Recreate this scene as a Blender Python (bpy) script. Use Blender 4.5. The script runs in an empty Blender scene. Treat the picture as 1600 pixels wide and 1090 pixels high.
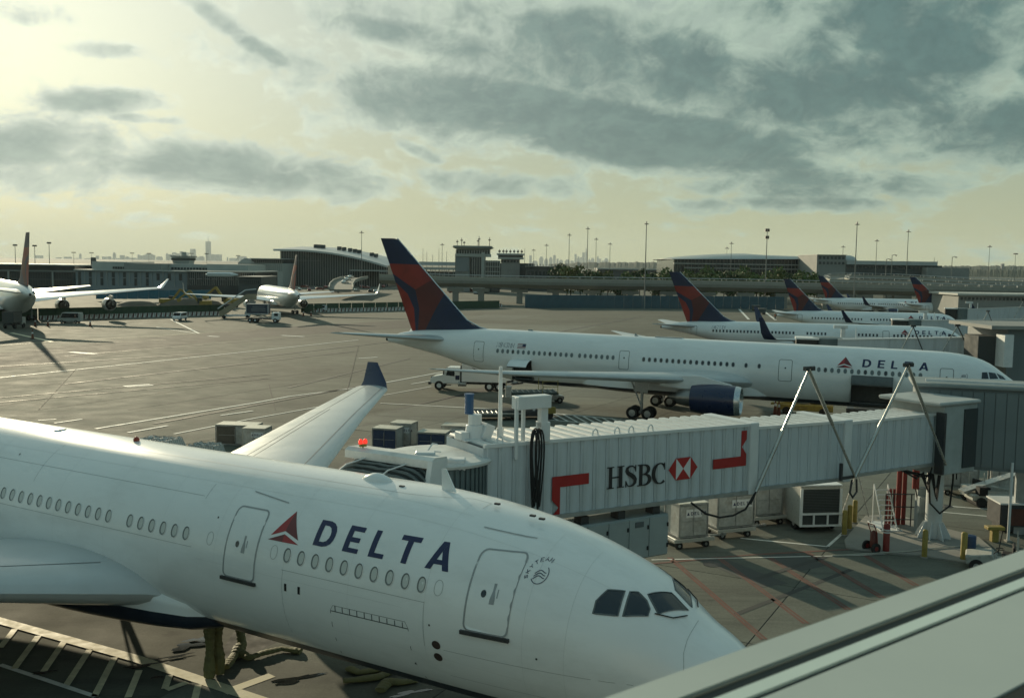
import bpy, bmesh, math, random
from mathutils import Vector, Matrix
random.seed(11)
R_ = math.radians
sc = bpy.context.scene
COL = sc.collection
HAZE_D = 3.3e-5
# ------------------------------------------------------------------ camera
CAM_H, FPX, PITCH, ROLL = 14.08, 1556.0, 0.08455, 0.0145      # pixels of a 1600 px wide frame
def cam_axes():
    f = Vector((0, math.cos(PITCH), -math.sin(PITCH)))
    r = Vector((1, 0, 0)); u = r.cross(f)
    c, s = math.cos(ROLL), math.sin(ROLL)
    return c*r + s*u, -s*r + c*u, f
RX, UX, FX = cam_axes()
cd = bpy.data.cameras.new('camera'); cam = bpy.data.objects.new('camera', cd); COL.objects.link(cam)
cam.matrix_world = Matrix(((RX.x, UX.x, -FX.x, 0), (RX.y, UX.y, -FX.y, 0), (RX.z, UX.z, -FX.z, CAM_H), (0, 0, 0, 1)))
cd.sensor_width = 36; cd.lens = FPX/1600*36; cd.clip_start = 0.05; cd.clip_end = 60000
cd.dof.use_dof = True; cd.dof.focus_distance = 48; cd.dof.aperture_fstop = 8
sc.camera = cam
sc.view_settings.view_transform = 'Standard'; sc.view_settings.look = 'None'
sc.view_settings.exposure = 0.0; sc.view_settings.gamma = 1.0
# ------------------------------------------------------------------ daylight
SUN_EL, SUN_AZ = R_(13.2), R_(-28.5)          # azimuth measured from +Y (view direction), negative = left
SUN_DIR = Vector((math.sin(SUN_AZ)*math.cos(SUN_EL), math.cos(SUN_AZ)*math.cos(SUN_EL), math.sin(SUN_EL)))
sd = bpy.data.lights.new('sun', 'SUN'); sd.energy = 4.8; sd.angle = R_(0.6); sd.color = (1.0, 0.87, 0.60)
sun = bpy.data.objects.new('sun', sd); COL.objects.link(sun)
sun.rotation_euler = SUN_DIR.to_track_quat('Z', 'Y').to_euler(); sun.location = (-200, 300, 300)
world = bpy.data.worlds.new('World'); sc.world = world; world.use_nodes = True
def build_world():
    nt = world.node_tree; nt.nodes.clear(); N = nt.nodes.new; L = nt.links.new
    out = N('ShaderNodeOutputWorld'); bg = N('ShaderNodeBackground'); bg.inputs[1].default_value = 0.1
    L(bg.outputs[0], out.inputs[0])
    sky = N('ShaderNodeTexSky'); sky.sky_type = 'NISHITA'; sky.sun_disc = False
    sky.sun_elevation = SUN_EL; sky.sun_rotation = SUN_AZ
    sky.air_density = 1.2; sky.dust_density = 4.0; sky.ozone_density = 1.0; sky.altitude = 10
    geo = N('ShaderNodeTexCoord'); sep = N('ShaderNodeSeparateXYZ'); L(geo.outputs['Generated'], sep.inputs[0])
    def M(op, a, b=None, c=None, clamp=False):
        n = N('ShaderNodeMath'); n.operation = op; n.use_clamp = clamp
        for i, x in enumerate((a, b, c)):
            if x is None: continue
            if isinstance(x, (int, float)): n.inputs[i].default_value = x
            else: L(x, n.inputs[i])
        return n.outputs[0]
    def MIX(fac, a, b, mode='MIX'):
        n = N('ShaderNodeMix'); n.data_type = 'RGBA'; n.blend_type = mode
        if isinstance(fac, (int, float)): n.inputs[0].default_value = fac
        else: L(fac, n.inputs[0])
        for x, i in ((a, 6), (b, 7)):
            if isinstance(x, tuple): n.inputs[i].default_value = (*x, 1)
            else: L(x, n.inputs[i])
        return n.outputs[2]
    def NOISE(vec, scale, detail=6, rough=.55, dist=0.0):
        n = N('ShaderNodeTexNoise'); n.inputs['Scale'].default_value = scale; n.inputs['Detail'].default_value = detail
        n.inputs['Roughness'].default_value = rough; n.inputs['Distortion'].default_value = dist; L(vec, n.inputs['Vector'])
        return n
    def SS(x, lo, hi):
        n = N('ShaderNodeMapRange'); n.interpolation_type = 'SMOOTHSTEP'
        L(x, n.inputs[0]); n.inputs[1].default_value = lo; n.inputs[2].default_value = hi
        return n.outputs[0]
    X, Y, Z = sep.outputs
    az = M('ARCTAN2', X, Y); hyp = M('SQRT', M('ADD', M('MULTIPLY', X, X), M('MULTIPLY', Y, Y)))
    el = M('ARCTAN2', Z, hyp)
    # the cloud layer: noise on a coordinate that flattens towards the horizon, as a level layer of cloud does
    comb = N('ShaderNodeCombineXYZ'); L(M('MULTIPLY', az, 4.2), comb.inputs[0])
    L(M('MULTIPLY', M('LOGARITHM', M('ADD', M('MAXIMUM', el, 0.0), .12), 2.718), 1.7), comb.inputs[1]); comb.inputs[2].default_value = 3.7
    warp = NOISE(comb.outputs[0], 2.2, 3)
    wv = N('ShaderNodeVectorMath'); wv.operation = 'MULTIPLY_ADD'; L(warp.outputs['Color'], wv.inputs[0])
    wv.inputs[1].default_value = (.28, .28, .28); L(comb.outputs[0], wv.inputs[2])
    n1 = NOISE(wv.outputs[0], 2.6, 9, .60).outputs[0]
    n2 = NOISE(wv.outputs[0], 9.0, 8, .66).outputs[0]
    # banks of cloud: azimuth, elevation, half sizes (degrees), tilt, weight
    banks = [(3.0, 8.0, 15.5, 2.3, -9, .68), (8.0, 7.0, 9.5, 2.0, -10, .62), (7.0, 11.3, 17.0, 2.6, -9, .58), (-4.5, 12.3, 7.0, 1.0, -6, .46), (22.0, 12.5, 13.0, 4.6, 0, .50),
             (25.0, 6.8, 9.0, 2.2, 2, .46), (16.5, 4.7, 9.0, 1.0, 0, .42), (15.0, 3.5, 7.0, .5, 0, .36),
             (-25.0, 5.5, 8.5, 1.9, 0, .50), (-14.5, 4.9, 8.5, 1.5, -4, .50), (-1.0, 4.6, 7.0, .9, -2, .44),
             (-16.6, 12.9, 2.8, .6, -30, .36), (-14.0, 11.3, 2.0, .5, -25, .34), (-26.0, 12.2, 3.6, .8, 0, .44), (-22.6, 10.7, 2.2, .5, 0, .40), (-21.5, 8.2, 4.4, .7, 4, .42), (-20.0, 7.4, 2.0, .3, 0, .38),
             (-5.5, 6.3, 1.6, .4, -25, .38), (6, 15.8, 9, .8, -4, .30), (-18, 15.5, 4, .5, 10, .36),
             (75, 14, 28, 7, 0, .38), (-80, 12, 26, 5, 0, .36), (130, 18, 30, 8, 5, .38), (-140, 15, 30, 7, 0, .38), (40, 35, 30, 9, 0, .33), (-20, 42, 34, 10, 0, .30), (10, 26, 26, 3.5, -5, .34)]
    azd = M('MULTIPLY', az, 57.2958); eld = M('MULTIPLY', el, 57.2958)
    tot = None
    for a0, e0, ra, re, tilt, w in banks:
        c, s = math.cos(R_(tilt)), math.sin(R_(tilt))
        da = M('SUBTRACT', azd, a0); de = M('SUBTRACT', eld, e0)
        p = M('MULTIPLY', M('MULTIPLY_ADD', da, c, M('MULTIPLY', de, s)), 1/ra)
        q = M('MULTIPLY', M('MULTIPLY_ADD', da, -s, M('MULTIPLY', de, c)), 1/re)
        g = M('MULTIPLY', M('EXPONENT', M('MULTIPLY', M('POWER', M('MULTIPLY_ADD', p, p, M('MULTIPLY', q, q)), 1.35), -0.9)), w)
        tot = g if tot is None else M('MAXIMUM', M('MULTIPLY_ADD', tot, .30, g), tot)
    dens = M('ADD', tot, M('ADD', M('MULTIPLY', M('SUBTRACT', n1, .5), 1.4), M('MULTIPLY', M('SUBTRACT', n2, .5), .62)))
    cover = SS(dens, .07, .33); thick = SS(dens, .14, .60)
    # high thin veil, brightest round the sun
    dotn = N('ShaderNodeVectorMath'); dotn.operation = 'DOT_PRODUCT'; L(geo.outputs['Generated'], dotn.inputs[0]); dotn.inputs[1].default_value = SUN_DIR
    glow = M('POWER', M('MAXIMUM', dotn.outputs['Value'], 0.0), 8.0)
    glow2 = M('POWER', M('MAXIMUM', dotn.outputs['Value'], 0.0), 50.0)
    low = M('EXPONENT', M('MULTIPLY', M('MAXIMUM', el, 0.0), -7.5))
    veil = MIX(low, (2.5, 3.85, 3.8), (5.6, 5.45, 2.8))
    anti = M('MULTIPLY', M('SUBTRACT', 1.0, SS(dotn.outputs['Value'], -.35, .75)), .85)
    veil = MIX(anti, veil, MIX(low, (1.2, 2.4, 2.85), (2.2, 2.9, 2.6)))
    veil = MIX(M('MULTIPLY', glow, .9), veil, MIX(low, (6.7, 7.2, 6.9), (6.6, 6.1, 3.6)))
    veil = MIX(M('MULTIPLY', glow2, .5), veil, (9.0, 9.2, 8.4))
    skyc = MIX(1.0, sky.outputs[0], (.45, .62, .62), 'MULTIPLY')
    base = MIX(.90, skyc, veil)
    dark = MIX(M('MULTIPLY', glow, .9), (.66, 1.40, 1.46), (3.7, 4.5, 4.1))
    rim = MIX(glow, (3.5, 4.7, 4.0), (7.4, 8.0, 6.9))
    cl = MIX(thick, rim, dark)
    cl = MIX(M('MULTIPLY', SS(n2, .36, .68), .60), cl, MIX(1.0, cl, (1.6, 1.52, 1.42), 'MULTIPLY'))
    fin = MIX(M('MULTIPLY', cover, .95), base, cl)
    L(fin, bg.inputs[0])
build_world()
# ------------------------------------------------------------------ helpers
def ray(u, v):
    return (FX + RX*((u-800)/FPX) - UX*((v-545)/FPX))
def G(u, v, h=0.0):
    """the point at height h seen at pixel u, v of the 1600 x 1090 photograph"""
    d = ray(u, v); t = (h-CAM_H)/d.z
    return Vector((d.x*t, d.y*t, h))
def D(u, v, y):
    """the point at distance y in front of the camera seen at pixel u, v"""
    d = ray(u, v); t = y/d.y
    return Vector((d.x*t, y, CAM_H+d.z*t))
MAT = {}
def mat(name, col, rough=.5, metal=0, var=.12, scale=1.5, bump=0.0, coat=0.0, emit=None, spec=.5, stretch=(1, 1, 1), dirt=None, dscale=.4):
    if name in MAT: return MAT[name]
    m = bpy.data.materials.new(name); m.use_nodes = True; nt = m.node_tree
    b = nt.nodes['Principled BSDF']; N = nt.nodes.new; L = nt.links.new
    b.inputs['Roughness'].default_value = rough; b.inputs['Metallic'].default_value = metal
    b.inputs['Specular IOR Level'].default_value = spec
    if coat: b.inputs['Coat Weight'].default_value = coat; b.inputs['Coat Roughness'].default_value = .12
    tc = N('ShaderNodeTexCoord'); mp = N('ShaderNodeMapping'); mp.inputs['Scale'].default_value = stretch
    L(tc.outputs['Object'], mp.inputs[0])
    n = N('ShaderNodeTexNoise'); n.inputs['Scale'].default_value = scale; n.inputs['Detail'].default_value = 6; n.inputs['Roughness'].default_value = .6
    L(mp.outputs[0], n.inputs['Vector'])
    cr = N('ShaderNodeMapRange'); L(n.outputs[0], cr.inputs[0]); cr.inputs[1].default_value = .3; cr.inputs[2].default_value = .7
    cr.inputs[3].default_value = 1-var; cr.inputs[4].default_value = 1+var*.6
    mx = N('ShaderNodeMix'); mx.data_type = 'RGBA'; mx.blend_type = 'MULTIPLY'; mx.inputs[0].default_value = 1
    mx.inputs[6].default_value = (*col, 1); L(cr.outputs[0], mx.inputs[7]); cur = mx.outputs[2]
    if dirt:
        n2 = N('ShaderNodeTexNoise'); n2.inputs['Scale'].default_value = dscale; n2.inputs['Detail'].default_value = 8; n2.inputs['Roughness'].default_value = .7
        L(mp.outputs[0], n2.inputs['Vector'])
        r2 = N('ShaderNodeMapRange'); L(n2.outputs[0], r2.inputs[0]); r2.inputs[1].default_value = .5; r2.inputs[2].default_value = .75; r2.inputs[4].default_value = .75
        m2 = N('ShaderNodeMix'); m2.data_type = 'RGBA'; L(r2.outputs[0], m2.inputs[0]); L(cur, m2.inputs[6]); m2.inputs[7].default_value = (*dirt, 1); cur = m2.outputs[2]
    L(cur, b.inputs['Base Color'])
    rr = N('ShaderNodeMapRange'); L(n.outputs[0], rr.inputs[0]); rr.inputs[1].default_value = .3; rr.inputs[2].default_value = .7
    rr.inputs[3].default_value = max(.02, rough*.85); rr.inputs[4].default_value = min(1, rough*1.15); L(rr.outputs[0], b.inputs['Roughness'])
    if bump:
        bp = N('ShaderNodeBump'); bp.inputs['Strength'].default_value = bump; bp.inputs['Distance'].default_value = .02
        n3 = N('ShaderNodeTexNoise'); n3.inputs['Scale'].default_value = scale*6; n3.inputs['Detail'].default_value = 5; L(mp.outputs[0], n3.inputs['Vector'])
        L(n3.outputs[0], bp.inputs['Height']); L(bp.outputs[0], b.inputs['Normal'])
    if emit: b.inputs['Emission Color'].default_value = (*emit[0], 1); b.inputs['Emission Strength'].default_value = emit[1]
    MAT[name] = m; return m
class MB:
    def __init__(s): s.v = []; s.f = []; s.m = []; s.xf = None
    def add(s, vs, fs, mi=0):
        o = len(s.v)
        s.v += [tuple(s.xf @ Vector(p)) if s.xf else tuple(p) for p in vs]
        s.f += [tuple(i+o for i in f) for f in fs]; s.m += [mi]*len(fs); return s
    def box(s, c, d, rz=0, mi=0, rx=0, ry=0):
        x, y, z = (k/2 for k in d); vs = [(a*x, b*y, e*z) for a in (-1, 1) for b in (-1, 1) for e in (-1, 1)]
        M = Matrix.Rotation(rz, 3, 'Z') @ Matrix.Rotation(ry, 3, 'Y') @ Matrix.Rotation(rx, 3, 'X'); c = Vector(c)
        return s.add([c+M@Vector(p) for p in vs], [(0, 1, 3, 2), (4, 6, 7, 5), (0, 4, 5, 1), (2, 3, 7, 6), (0, 2, 6, 4), (1, 5, 7, 3)], mi)
    def bar(s, p, q, w, h=None, mi=0):
        p = Vector(p); q = Vector(q); h = h or w; d = (q-p).normalized()
        up = Vector((0, 0, 1)) if abs(d.z) < .98 else Vector((0, 1, 0))
        a = d.cross(up).normalized()*w/2; b = a.cross(d).normalized()*h/2
        vs = [p+a*i+b*j for i, j in ((-1, -1), (1, -1), (1, 1), (-1, 1))]+[q+a*i+b*j for i, j in ((-1, -1), (1, -1), (1, 1), (-1, 1))]
        return s.add(vs, [(3, 2, 1, 0), (4, 5, 6, 7), (0, 1, 5, 4), (1, 2, 6, 5), (2, 3, 7, 6), (3, 0, 4, 7)], mi)
    def tube(s, pts, r, n=8, mi=0):
        pts = [Vector(p) for p in pts]; rs = r if isinstance(r, (list, tuple)) else [r]*len(pts)
        rings = []; ref = None
        for i, p in enumerate(pts):
            d = (pts[min(i+1, len(pts)-1)]-pts[max(i-1, 0)]).normalized()
            if ref is None:
                up = Vector((0, 0, 1)) if abs(d.z) < .9 else Vector((1, 0, 0)); ref = d.cross(up).normalized()
            a = (ref-d*ref.dot(d)).normalized(); ref = a; b = d.cross(a)
            rings.append([p+(a*math.cos(2*math.pi*k/n)+b*math.sin(2*math.pi*k/n))*rs[i] for k in range(n)])
        vs = [q for rg in rings for q in rg]; fs = []
        for i in range(len(pts)-1):
            for k in range(n): fs.append((i*n+k, i*n+(k+1) % n, (i+1)*n+(k+1) % n, (i+1)*n+k))
        fs.append(tuple(range(n-1, -1, -1))); fs.append(tuple((len(pts)-1)*n+k for k in range(n)))
        return s.add(vs, fs, mi)
    def cyl(s, p, q, r, r2=None, n=16, mi=0): return s.tube([p, q], [r, r if r2 is None else r2], n, mi)
    def lathe(s, prof, n=32, o=(0, 0, 0), ax='X', mi=0, close=False):
        """prof: (along axis, radius)"""
        vs = []; fs = []; k = len(prof)
        for a, r in prof:
            for j in range(n):
                c, t = r*math.cos(2*math.pi*j/n), r*math.sin(2*math.pi*j/n)
                p = {'X': (a, c, t), 'Z': (c, t, a), 'Y': (c, a, t)}[ax]; vs.append((p[0]+o[0], p[1]+o[1], p[2]+o[2]))
        for i in range(k-1):
            for j in range(n): fs.append((i*n+j, i*n+(j+1) % n, (i+1)*n+(j+1) % n, (i+1)*n+j))
        if close: fs.append(tuple(range(n-1, -1, -1))); fs.append(tuple((k-1)*n+j for j in range(n)))
        return s.add(vs, fs, mi)
    def prism(s, poly, z0, z1, mi=0):
        n = len(poly); vs = [(p[0], p[1], z0) for p in poly]+[(p[0], p[1], z1) for p in poly]
        return s.add(vs, [tuple(range(n-1, -1, -1)), tuple(range(n, 2*n))]+[(i, (i+1) % n, n+(i+1) % n, n+i) for i in range(n)], mi)
    def sweep(s, poly, A, B, ex, ez, mi=0):
        """2-D outline (in axes ex, ez) swept from A to B"""
        A = Vector(A); B = Vector(B); n = len(poly)
        vs = [A+ex*p[0]+ez*p[1] for p in poly]+[B+ex*p[0]+ez*p[1] for p in poly]
        return s.add(vs, [tuple(range(n-1, -1, -1)), tuple(range(n, 2*n))]+[(i, (i+1) % n, n+(i+1) % n, n+i) for i in range(n)], mi)
    def loft(s, rings, mi=0, caps=True, closed=True):
        n = len(rings[0]); vs = [p for r in rings for p in r]; fs = []
        for i in range(len(rings)-1):
            for k in range(n if closed else n-1): fs.append((i*n+k, i*n+(k+1) % n, (i+1)*n+(k+1) % n, (i+1)*n+k))
        if caps: fs.append(tuple(range(n-1, -1, -1))); fs.append(tuple((len(rings)-1)*n+k for k in range(n)))
        return s.add(vs, fs, mi)
    def build(s, name, mats, parent=None, smooth=False, bevel=0, kind=None, fix=True, loc=None, rz=0):
        me = bpy.data.meshes.new(name); me.from_pydata(s.v, [], s.f)
        if not isinstance(mats, (list, tuple)): mats = [mats]
        for m in mats: me.materials.append(m)
        me.polygons.foreach_set('material_index', s.m); me.update()
        if fix or bevel:
            bm = bmesh.new(); bm.from_mesh(me)
            if bevel: bmesh.ops.bevel(bm, geom=[e for e in bm.edges if len(e.link_faces) == 2 and e.calc_face_angle(0) > .5], offset=bevel, segments=1, affect='EDGES', clamp_overlap=True)
            bmesh.ops.recalc_face_normals(bm, faces=bm.faces[:]); bm.to_mesh(me); bm.free()
        if smooth:
            me.shade_smooth(); me.set_sharp_from_angle(angle=R_(38 if smooth is True else smooth))
        o = bpy.data.objects.new(name, me); COL.objects.link(o)
        if parent: o.parent = parent
        if loc: o.location = loc
        if rz: o.rotation_euler.z = rz
        if kind: o['kind'] = kind
        return o
def tag(o, label, cat=None, group=None):
    o['label'] = label
    if cat: o['category'] = cat
    if group: o['group'] = group
    return o
def thing(name, label, cat, loc=(0, 0, 0), rz=0, group=None):
    o = bpy.data.objects.new(name, None); COL.objects.link(o); o.location = loc; o.rotation_euler.z = rz; o.empty_display_size = .2
    return tag(o, label, cat, group)
def copy_tree(o, loc=None, rz=None, label=None, parent=None, scale=None):
    c = o.copy(); COL.objects.link(c)
    if parent: c.parent = parent
    if loc is not None: c.location = loc
    if rz is not None: c.rotation_euler.z = rz
    if label: c['label'] = label
    if scale: c.scale = scale
    for ch in list(o.children):
        copy_tree(ch, parent=c)
    return c
def inst(src, name, loc, parent, rz=0):
    o = bpy.data.objects.new(name, src if isinstance(src, bpy.types.Mesh) else src.data); COL.objects.link(o); o.parent = parent; o.location = loc
    if rz: o.rotation_euler.z = rz
    return o
def smooth1(a, b, x):
    t = min(1, max(0, (x-a)/(b-a))); return t*t*(3-2*t)
# shared materials
WHITE = mat('white_paint', (.79, .81, .81), .24, var=.06, scale=.5, coat=.35, spec=.5, stretch=(.35, 1, 1), bump=.05, dirt=(.66, .67, .66), dscale=.9)
WHITE2 = mat('off_white_paint', (.66, .67, .64), .42, var=.12, scale=2.2, dirt=(.30, .28, .24), dscale=1.1)
NAVY = mat('navy_paint', (.011, .021, .068), .30, var=.12, scale=.8, coat=.3)
RED = mat('red_paint', (.34, .022, .024), .38, var=.12, scale=.8, coat=.1)
DKRED = mat('dark_red_paint', (.135, .014, .017), .34, var=.12, scale=.8, coat=.2)
FINB = mat('fin_blue', (.010, .018, .055), .5, var=.25, scale=.5)
FINR = mat('fin_red', (.235, .024, .016), .5, var=.3, scale=.5)
FIND = mat('fin_dark_red', (.095, .016, .014), .5, var=.3, scale=.5)
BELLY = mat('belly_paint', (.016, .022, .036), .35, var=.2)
GREYP = mat('grey_paint', (.30, .32, .33), .42, var=.10)
LINE = mat('panel_gap', (.10, .115, .12), .6, var=.1)
LINE2 = mat('fine_panel_gap', (.36, .38, .38), .5, var=.1)
GLASS = mat('dark_glass', (.012, .018, .026), .06, var=.2, spec=.8)
SHADE = mat('window_shade', (.55, .57, .55), .45, var=.05)
SILVER = mat('bare_metal', (.62, .63, .64), .26, metal=.9, var=.08)
STEEL = mat('galvanised_steel', (.42, .44, .44), .42, metal=.7, var=.15, scale=4)
DSTEEL = mat('dark_metal', (.06, .062, .065), .5, metal=.4, var=.2, scale=4)
RUBBER = mat('rubber', (.018, .018, .018), .8, var=.2)
BLACK = mat('black_gap', (.012, .012, .013), .8, var=.2)
YELLOW = mat('yellow_paint', (.30, .23, .05), .55, var=.25, scale=3, dirt=(.10, .08, .04), dscale=2.0)
REDP = mat('bollard_red', (.23, .025, .02), .5, var=.15, dirt=(.12, .05, .04), dscale=2)
CONC = mat('concrete', (.30, .29, .26), .85, var=.2, scale=.6, dirt=(.15, .145, .13), dscale=.3, bump=.15)
# ------------------------------------------------------------------ aircraft
NOSE = [(0, -.33, -.35, .02, -.34), (.03, -.20, -.46, .13, -.34), (.1, -.08, -.57, .25, -.33), (.25, .07, -.70, .42, -.30), (.5, .25, -.83, .60, -.25),
        (.8, .47, -.92, .75, -.19), (1.1, .68, -.965, .86, -.13), (1.5, .845, -.99, .94, -.08), (2.0, .945, -1, .98, -.03), (2.6, .99, -1, 1, 0), (3.2, 1, -1, 1, 0)]
TAIL = [(0, 1, -1, 1, 0), (.1, 1, -.97, .995, 0), (.2, 1, -.86, .97, .02), (.35, .99, -.62, .88, .08), (.5, .965, -.38, .75, .16), (.65, .90, -.13, .58, .26),
        (.8, .80, .06, .38, .36), (.92, .66, .20, .20, .42), (1.0, .50, .28, .085, .40)]
def interp(tab, x):
    if x <= tab[0][0]: return tab[0][1:]
    if x >= tab[-1][0]: return tab[-1][1:]
    for i in range(len(tab)-1):
        if x <= tab[i+1][0]: break
    x0, x1 = tab[i][0], tab[i+1][0]; h = x1-x0; t = (x-x0)/h; out = []
    for k in range(1, len(tab[0])):
        y0, y1 = tab[i][k], tab[i+1][k]; d = (y1-y0)/h
        def slope(j):
            if j == 0: return (tab[1][k]-tab[0][k])/(tab[1][0]-tab[0][0])
            if j == len(tab)-1: return 0.0
            a = (tab[j][k]-tab[j-1][k])/(tab[j][0]-tab[j-1][0]); b = (tab[j+1][k]-tab[j][k])/(tab[j+1][0]-tab[j][0])
            return 0.0 if a*b <= 0 else 2*a*b/(a+b)
        m0, m1 = slope(i), slope(i+1); t2, t3 = t*t, t*t*t
        out.append((2*t3-3*t2+1)*y0+(t3-2*t2+t)*h*m0+(-2*t3+3*t2)*y1+(t3-t2)*h*m1)
    return tuple(out)
def prof(sp, s):
    """z of top, z of bottom, half width, z of widest line at station s (metres aft of the nose)"""
    Rw, Rh, L, TL = sp['rw'], sp['rh'], sp['L'], sp['TL']
    t, b, w, c = interp(sp.get('nose', NOSE), s/Rh) if s < L-TL else interp(TAIL, (s-(L-TL))/TL)
    return sp['zc']+t*Rh, sp['zc']+b*Rh, w*Rw, sp['zc']+c*Rh
def surf(sp, s, th, side=-1, off=0.0):
    t, b, w, c = prof(sp, s); h = (t-c) if th >= 0 else (c-b)
    y, z = w*math.cos(th), c+h*math.sin(th)
    ny, nz = math.cos(th)/max(w, .01), math.sin(th)/max(h, .01); l = math.hypot(ny, nz)
    return Vector((-s, side*(y+off*ny/l), z+off*nz/l))
def th_of(sp, s, z):
    t, b, w, c = prof(sp, s); h = (t-c) if z >= c else (c-b)
    return math.asin(max(-.999, min(.999, (z-c)/h)))
def surz(sp, s, z, side=-1, off=0.0): return surf(sp, s, th_of(sp, s, z), side, off)
def decal(sp, polys, name, mats, parent, side=-1, off=.006, step=.25, mi=None, useth=False):
    """flat outlines in (station, z) laid on to the fuselage skin, cut finely enough to follow it"""
    me = bpy.data.meshes.new(name); bm = bmesh.new()
    for i, pl in enumerate(polys):
        vs = [bm.verts.new((p[0], p[1], 0)) for p in pl]
        f = bm.faces.new(vs); f.material_index = mi[i] if mi else 0
    bmesh.ops.triangulate(bm, faces=bm.faces[:])
    xs = [v.co.x for v in bm.verts]; ys = [v.co.y for v in bm.verts]
    k = math.floor(min(xs)/step)+1
    while k*step < max(xs):
        bmesh.ops.bisect_plane(bm, geom=bm.verts[:]+bm.edges[:]+bm.faces[:], plane_co=(k*step, 0, 0), plane_no=(1, 0, 0)); k += 1
    k = math.floor(min(ys)/(step*.5))+1
    while k*step*.5 < max(ys):
        bmesh.ops.bisect_plane(bm, geom=bm.verts[:]+bm.edges[:]+bm.faces[:], plane_co=(0, k*step*.5, 0), plane_no=(0, 1, 0)); k += 1
    for v in bm.verts: v.co = surf(sp, v.co.x, v.co.y, side, off) if useth else surz(sp, v.co.x, v.co.y, side, off)
    for f in bm.faces:
        f.normal_update(); c = f.calc_center_median()
        if f.normal.dot(Vector((0, c.y, c.z-sp['zc']))) < 0: f.normal_flip()
        f.smooth = True
    bm.to_mesh(me); bm.free()
    for m in (mats if isinstance(mats, (list, tuple)) else [mats]): me.materials.append(m)
    o = bpy.data.objects.new(name, me); COL.objects.link(o); o.parent = parent; return o
def ribbon(sp, mb, path, width, side=-1, off=.008, closed=False, mi=0, step=.3, useth=False):
    """thin flat strip along a path of (station, z) on the skin"""
    pts = []; q = path+[path[0]] if closed else path
    for a, b in zip(q[:-1], q[1:]):
        n = max(1, int(math.dist(a, b)/step))
        for k in range(n): pts.append((a[0]+(b[0]-a[0])*k/n, a[1]+(b[1]-a[1])*k/n))
    if not closed: pts.append(q[-1])
    P = []; Nn = []
    for s_, z_ in pts:
        th = z_ if useth else th_of(sp, s_, z_)
        p0 = surf(sp, s_, th, side, off); P.append(p0); Nn.append((surf(sp, s_, th, side, off+.5)-p0).normalized())
    vs = []; n = len(P)
    for i in range(n):
        a = P[(i-1) % n] if (closed or i > 0) else P[0]; b = P[(i+1) % n] if (closed or i < n-1) else P[-1]
        d = (b-a).normalized(); w = d.cross(Nn[i]).normalized()*width/2; vs += [P[i]+w, P[i]-w]
    fs = [(2*i, 2*i+1, 2*((i+1) % n)+1, 2*((i+1) % n)) for i in range(n if closed else n-1)]
    mb.add(vs, fs, mi)
def rrect(s0, s1, z0, z1, r, k=4, lean=0.0):
    out = []
    for cx, cz, a0 in ((s1-r, z1-r, 0), (s0+r, z1-r, 90), (s0+r, z0+r, 180), (s1-r, z0+r, 270)):
        for j in range(k+1):
            a = R_(a0+90*j/k); out.append((cx+r*math.cos(a), cz+r*math.sin(a)))
    return out
def airfoil(chord, tc, n=12):
    """closed loop of (distance aft, height)"""
    up = []; lo = []
    for i in range(n+1):
        x = .5*(1-math.cos(math.pi*i/n)); y = tc/.2*(.2969*math.sqrt(x)-.126*x-.3516*x*x+.2843*x**3-.1030*x**4)
        up.append((x*chord, (y*1.1+.02*math.sin(math.pi*x)*tc/.12)*chord)); lo.append((x*chord, (-y*.9)*chord))
    return up+lo[-2:0:-1]
def lifting(mb, secs, side, mi=0, n=12):
    """secs: (y, z, station of leading edge, chord, thickness ratio, cant degrees, twist degrees)"""
    rings = []
    for y, z, s, ch, tc, cant, tw in secs:
        ca, sa = math.cos(R_(cant)), math.sin(R_(cant)); ct, st = math.cos(R_(tw)), math.sin(R_(tw)); ring = []
        for a, h in airfoil(ch, tc, n):
            a2, h2 = a*ct+h*st, -a*st+h*ct
            ring.append(Vector((-(s+a2), side*(y-h2*sa), z+h2*ca)))
        rings.append(ring)
    mb.loft(rings, mi)
def pip(x, y, pl):
    r = False; j = len(pl)-1
    for i in range(len(pl)):
        if (pl[i][1] > y) != (pl[j][1] > y) and x < (pl[j][0]-pl[i][0])*(y-pl[i][1])/(pl[j][1]-pl[i][1])+pl[i][0]: r = not r
        j = i
    return r
MOTIF = [([(0, .725), (1, .72), (1, .56), (.43, .45), (0, .617)], 1), ([(.43, .45), (1, .56), (1, .41), (.21, 0), (.1, 0), (.30, .243)], 2),
         ([(0, .52), (.195, .40), (.195, .243), (.06, 0), (0, 0)], 1)]
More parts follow.
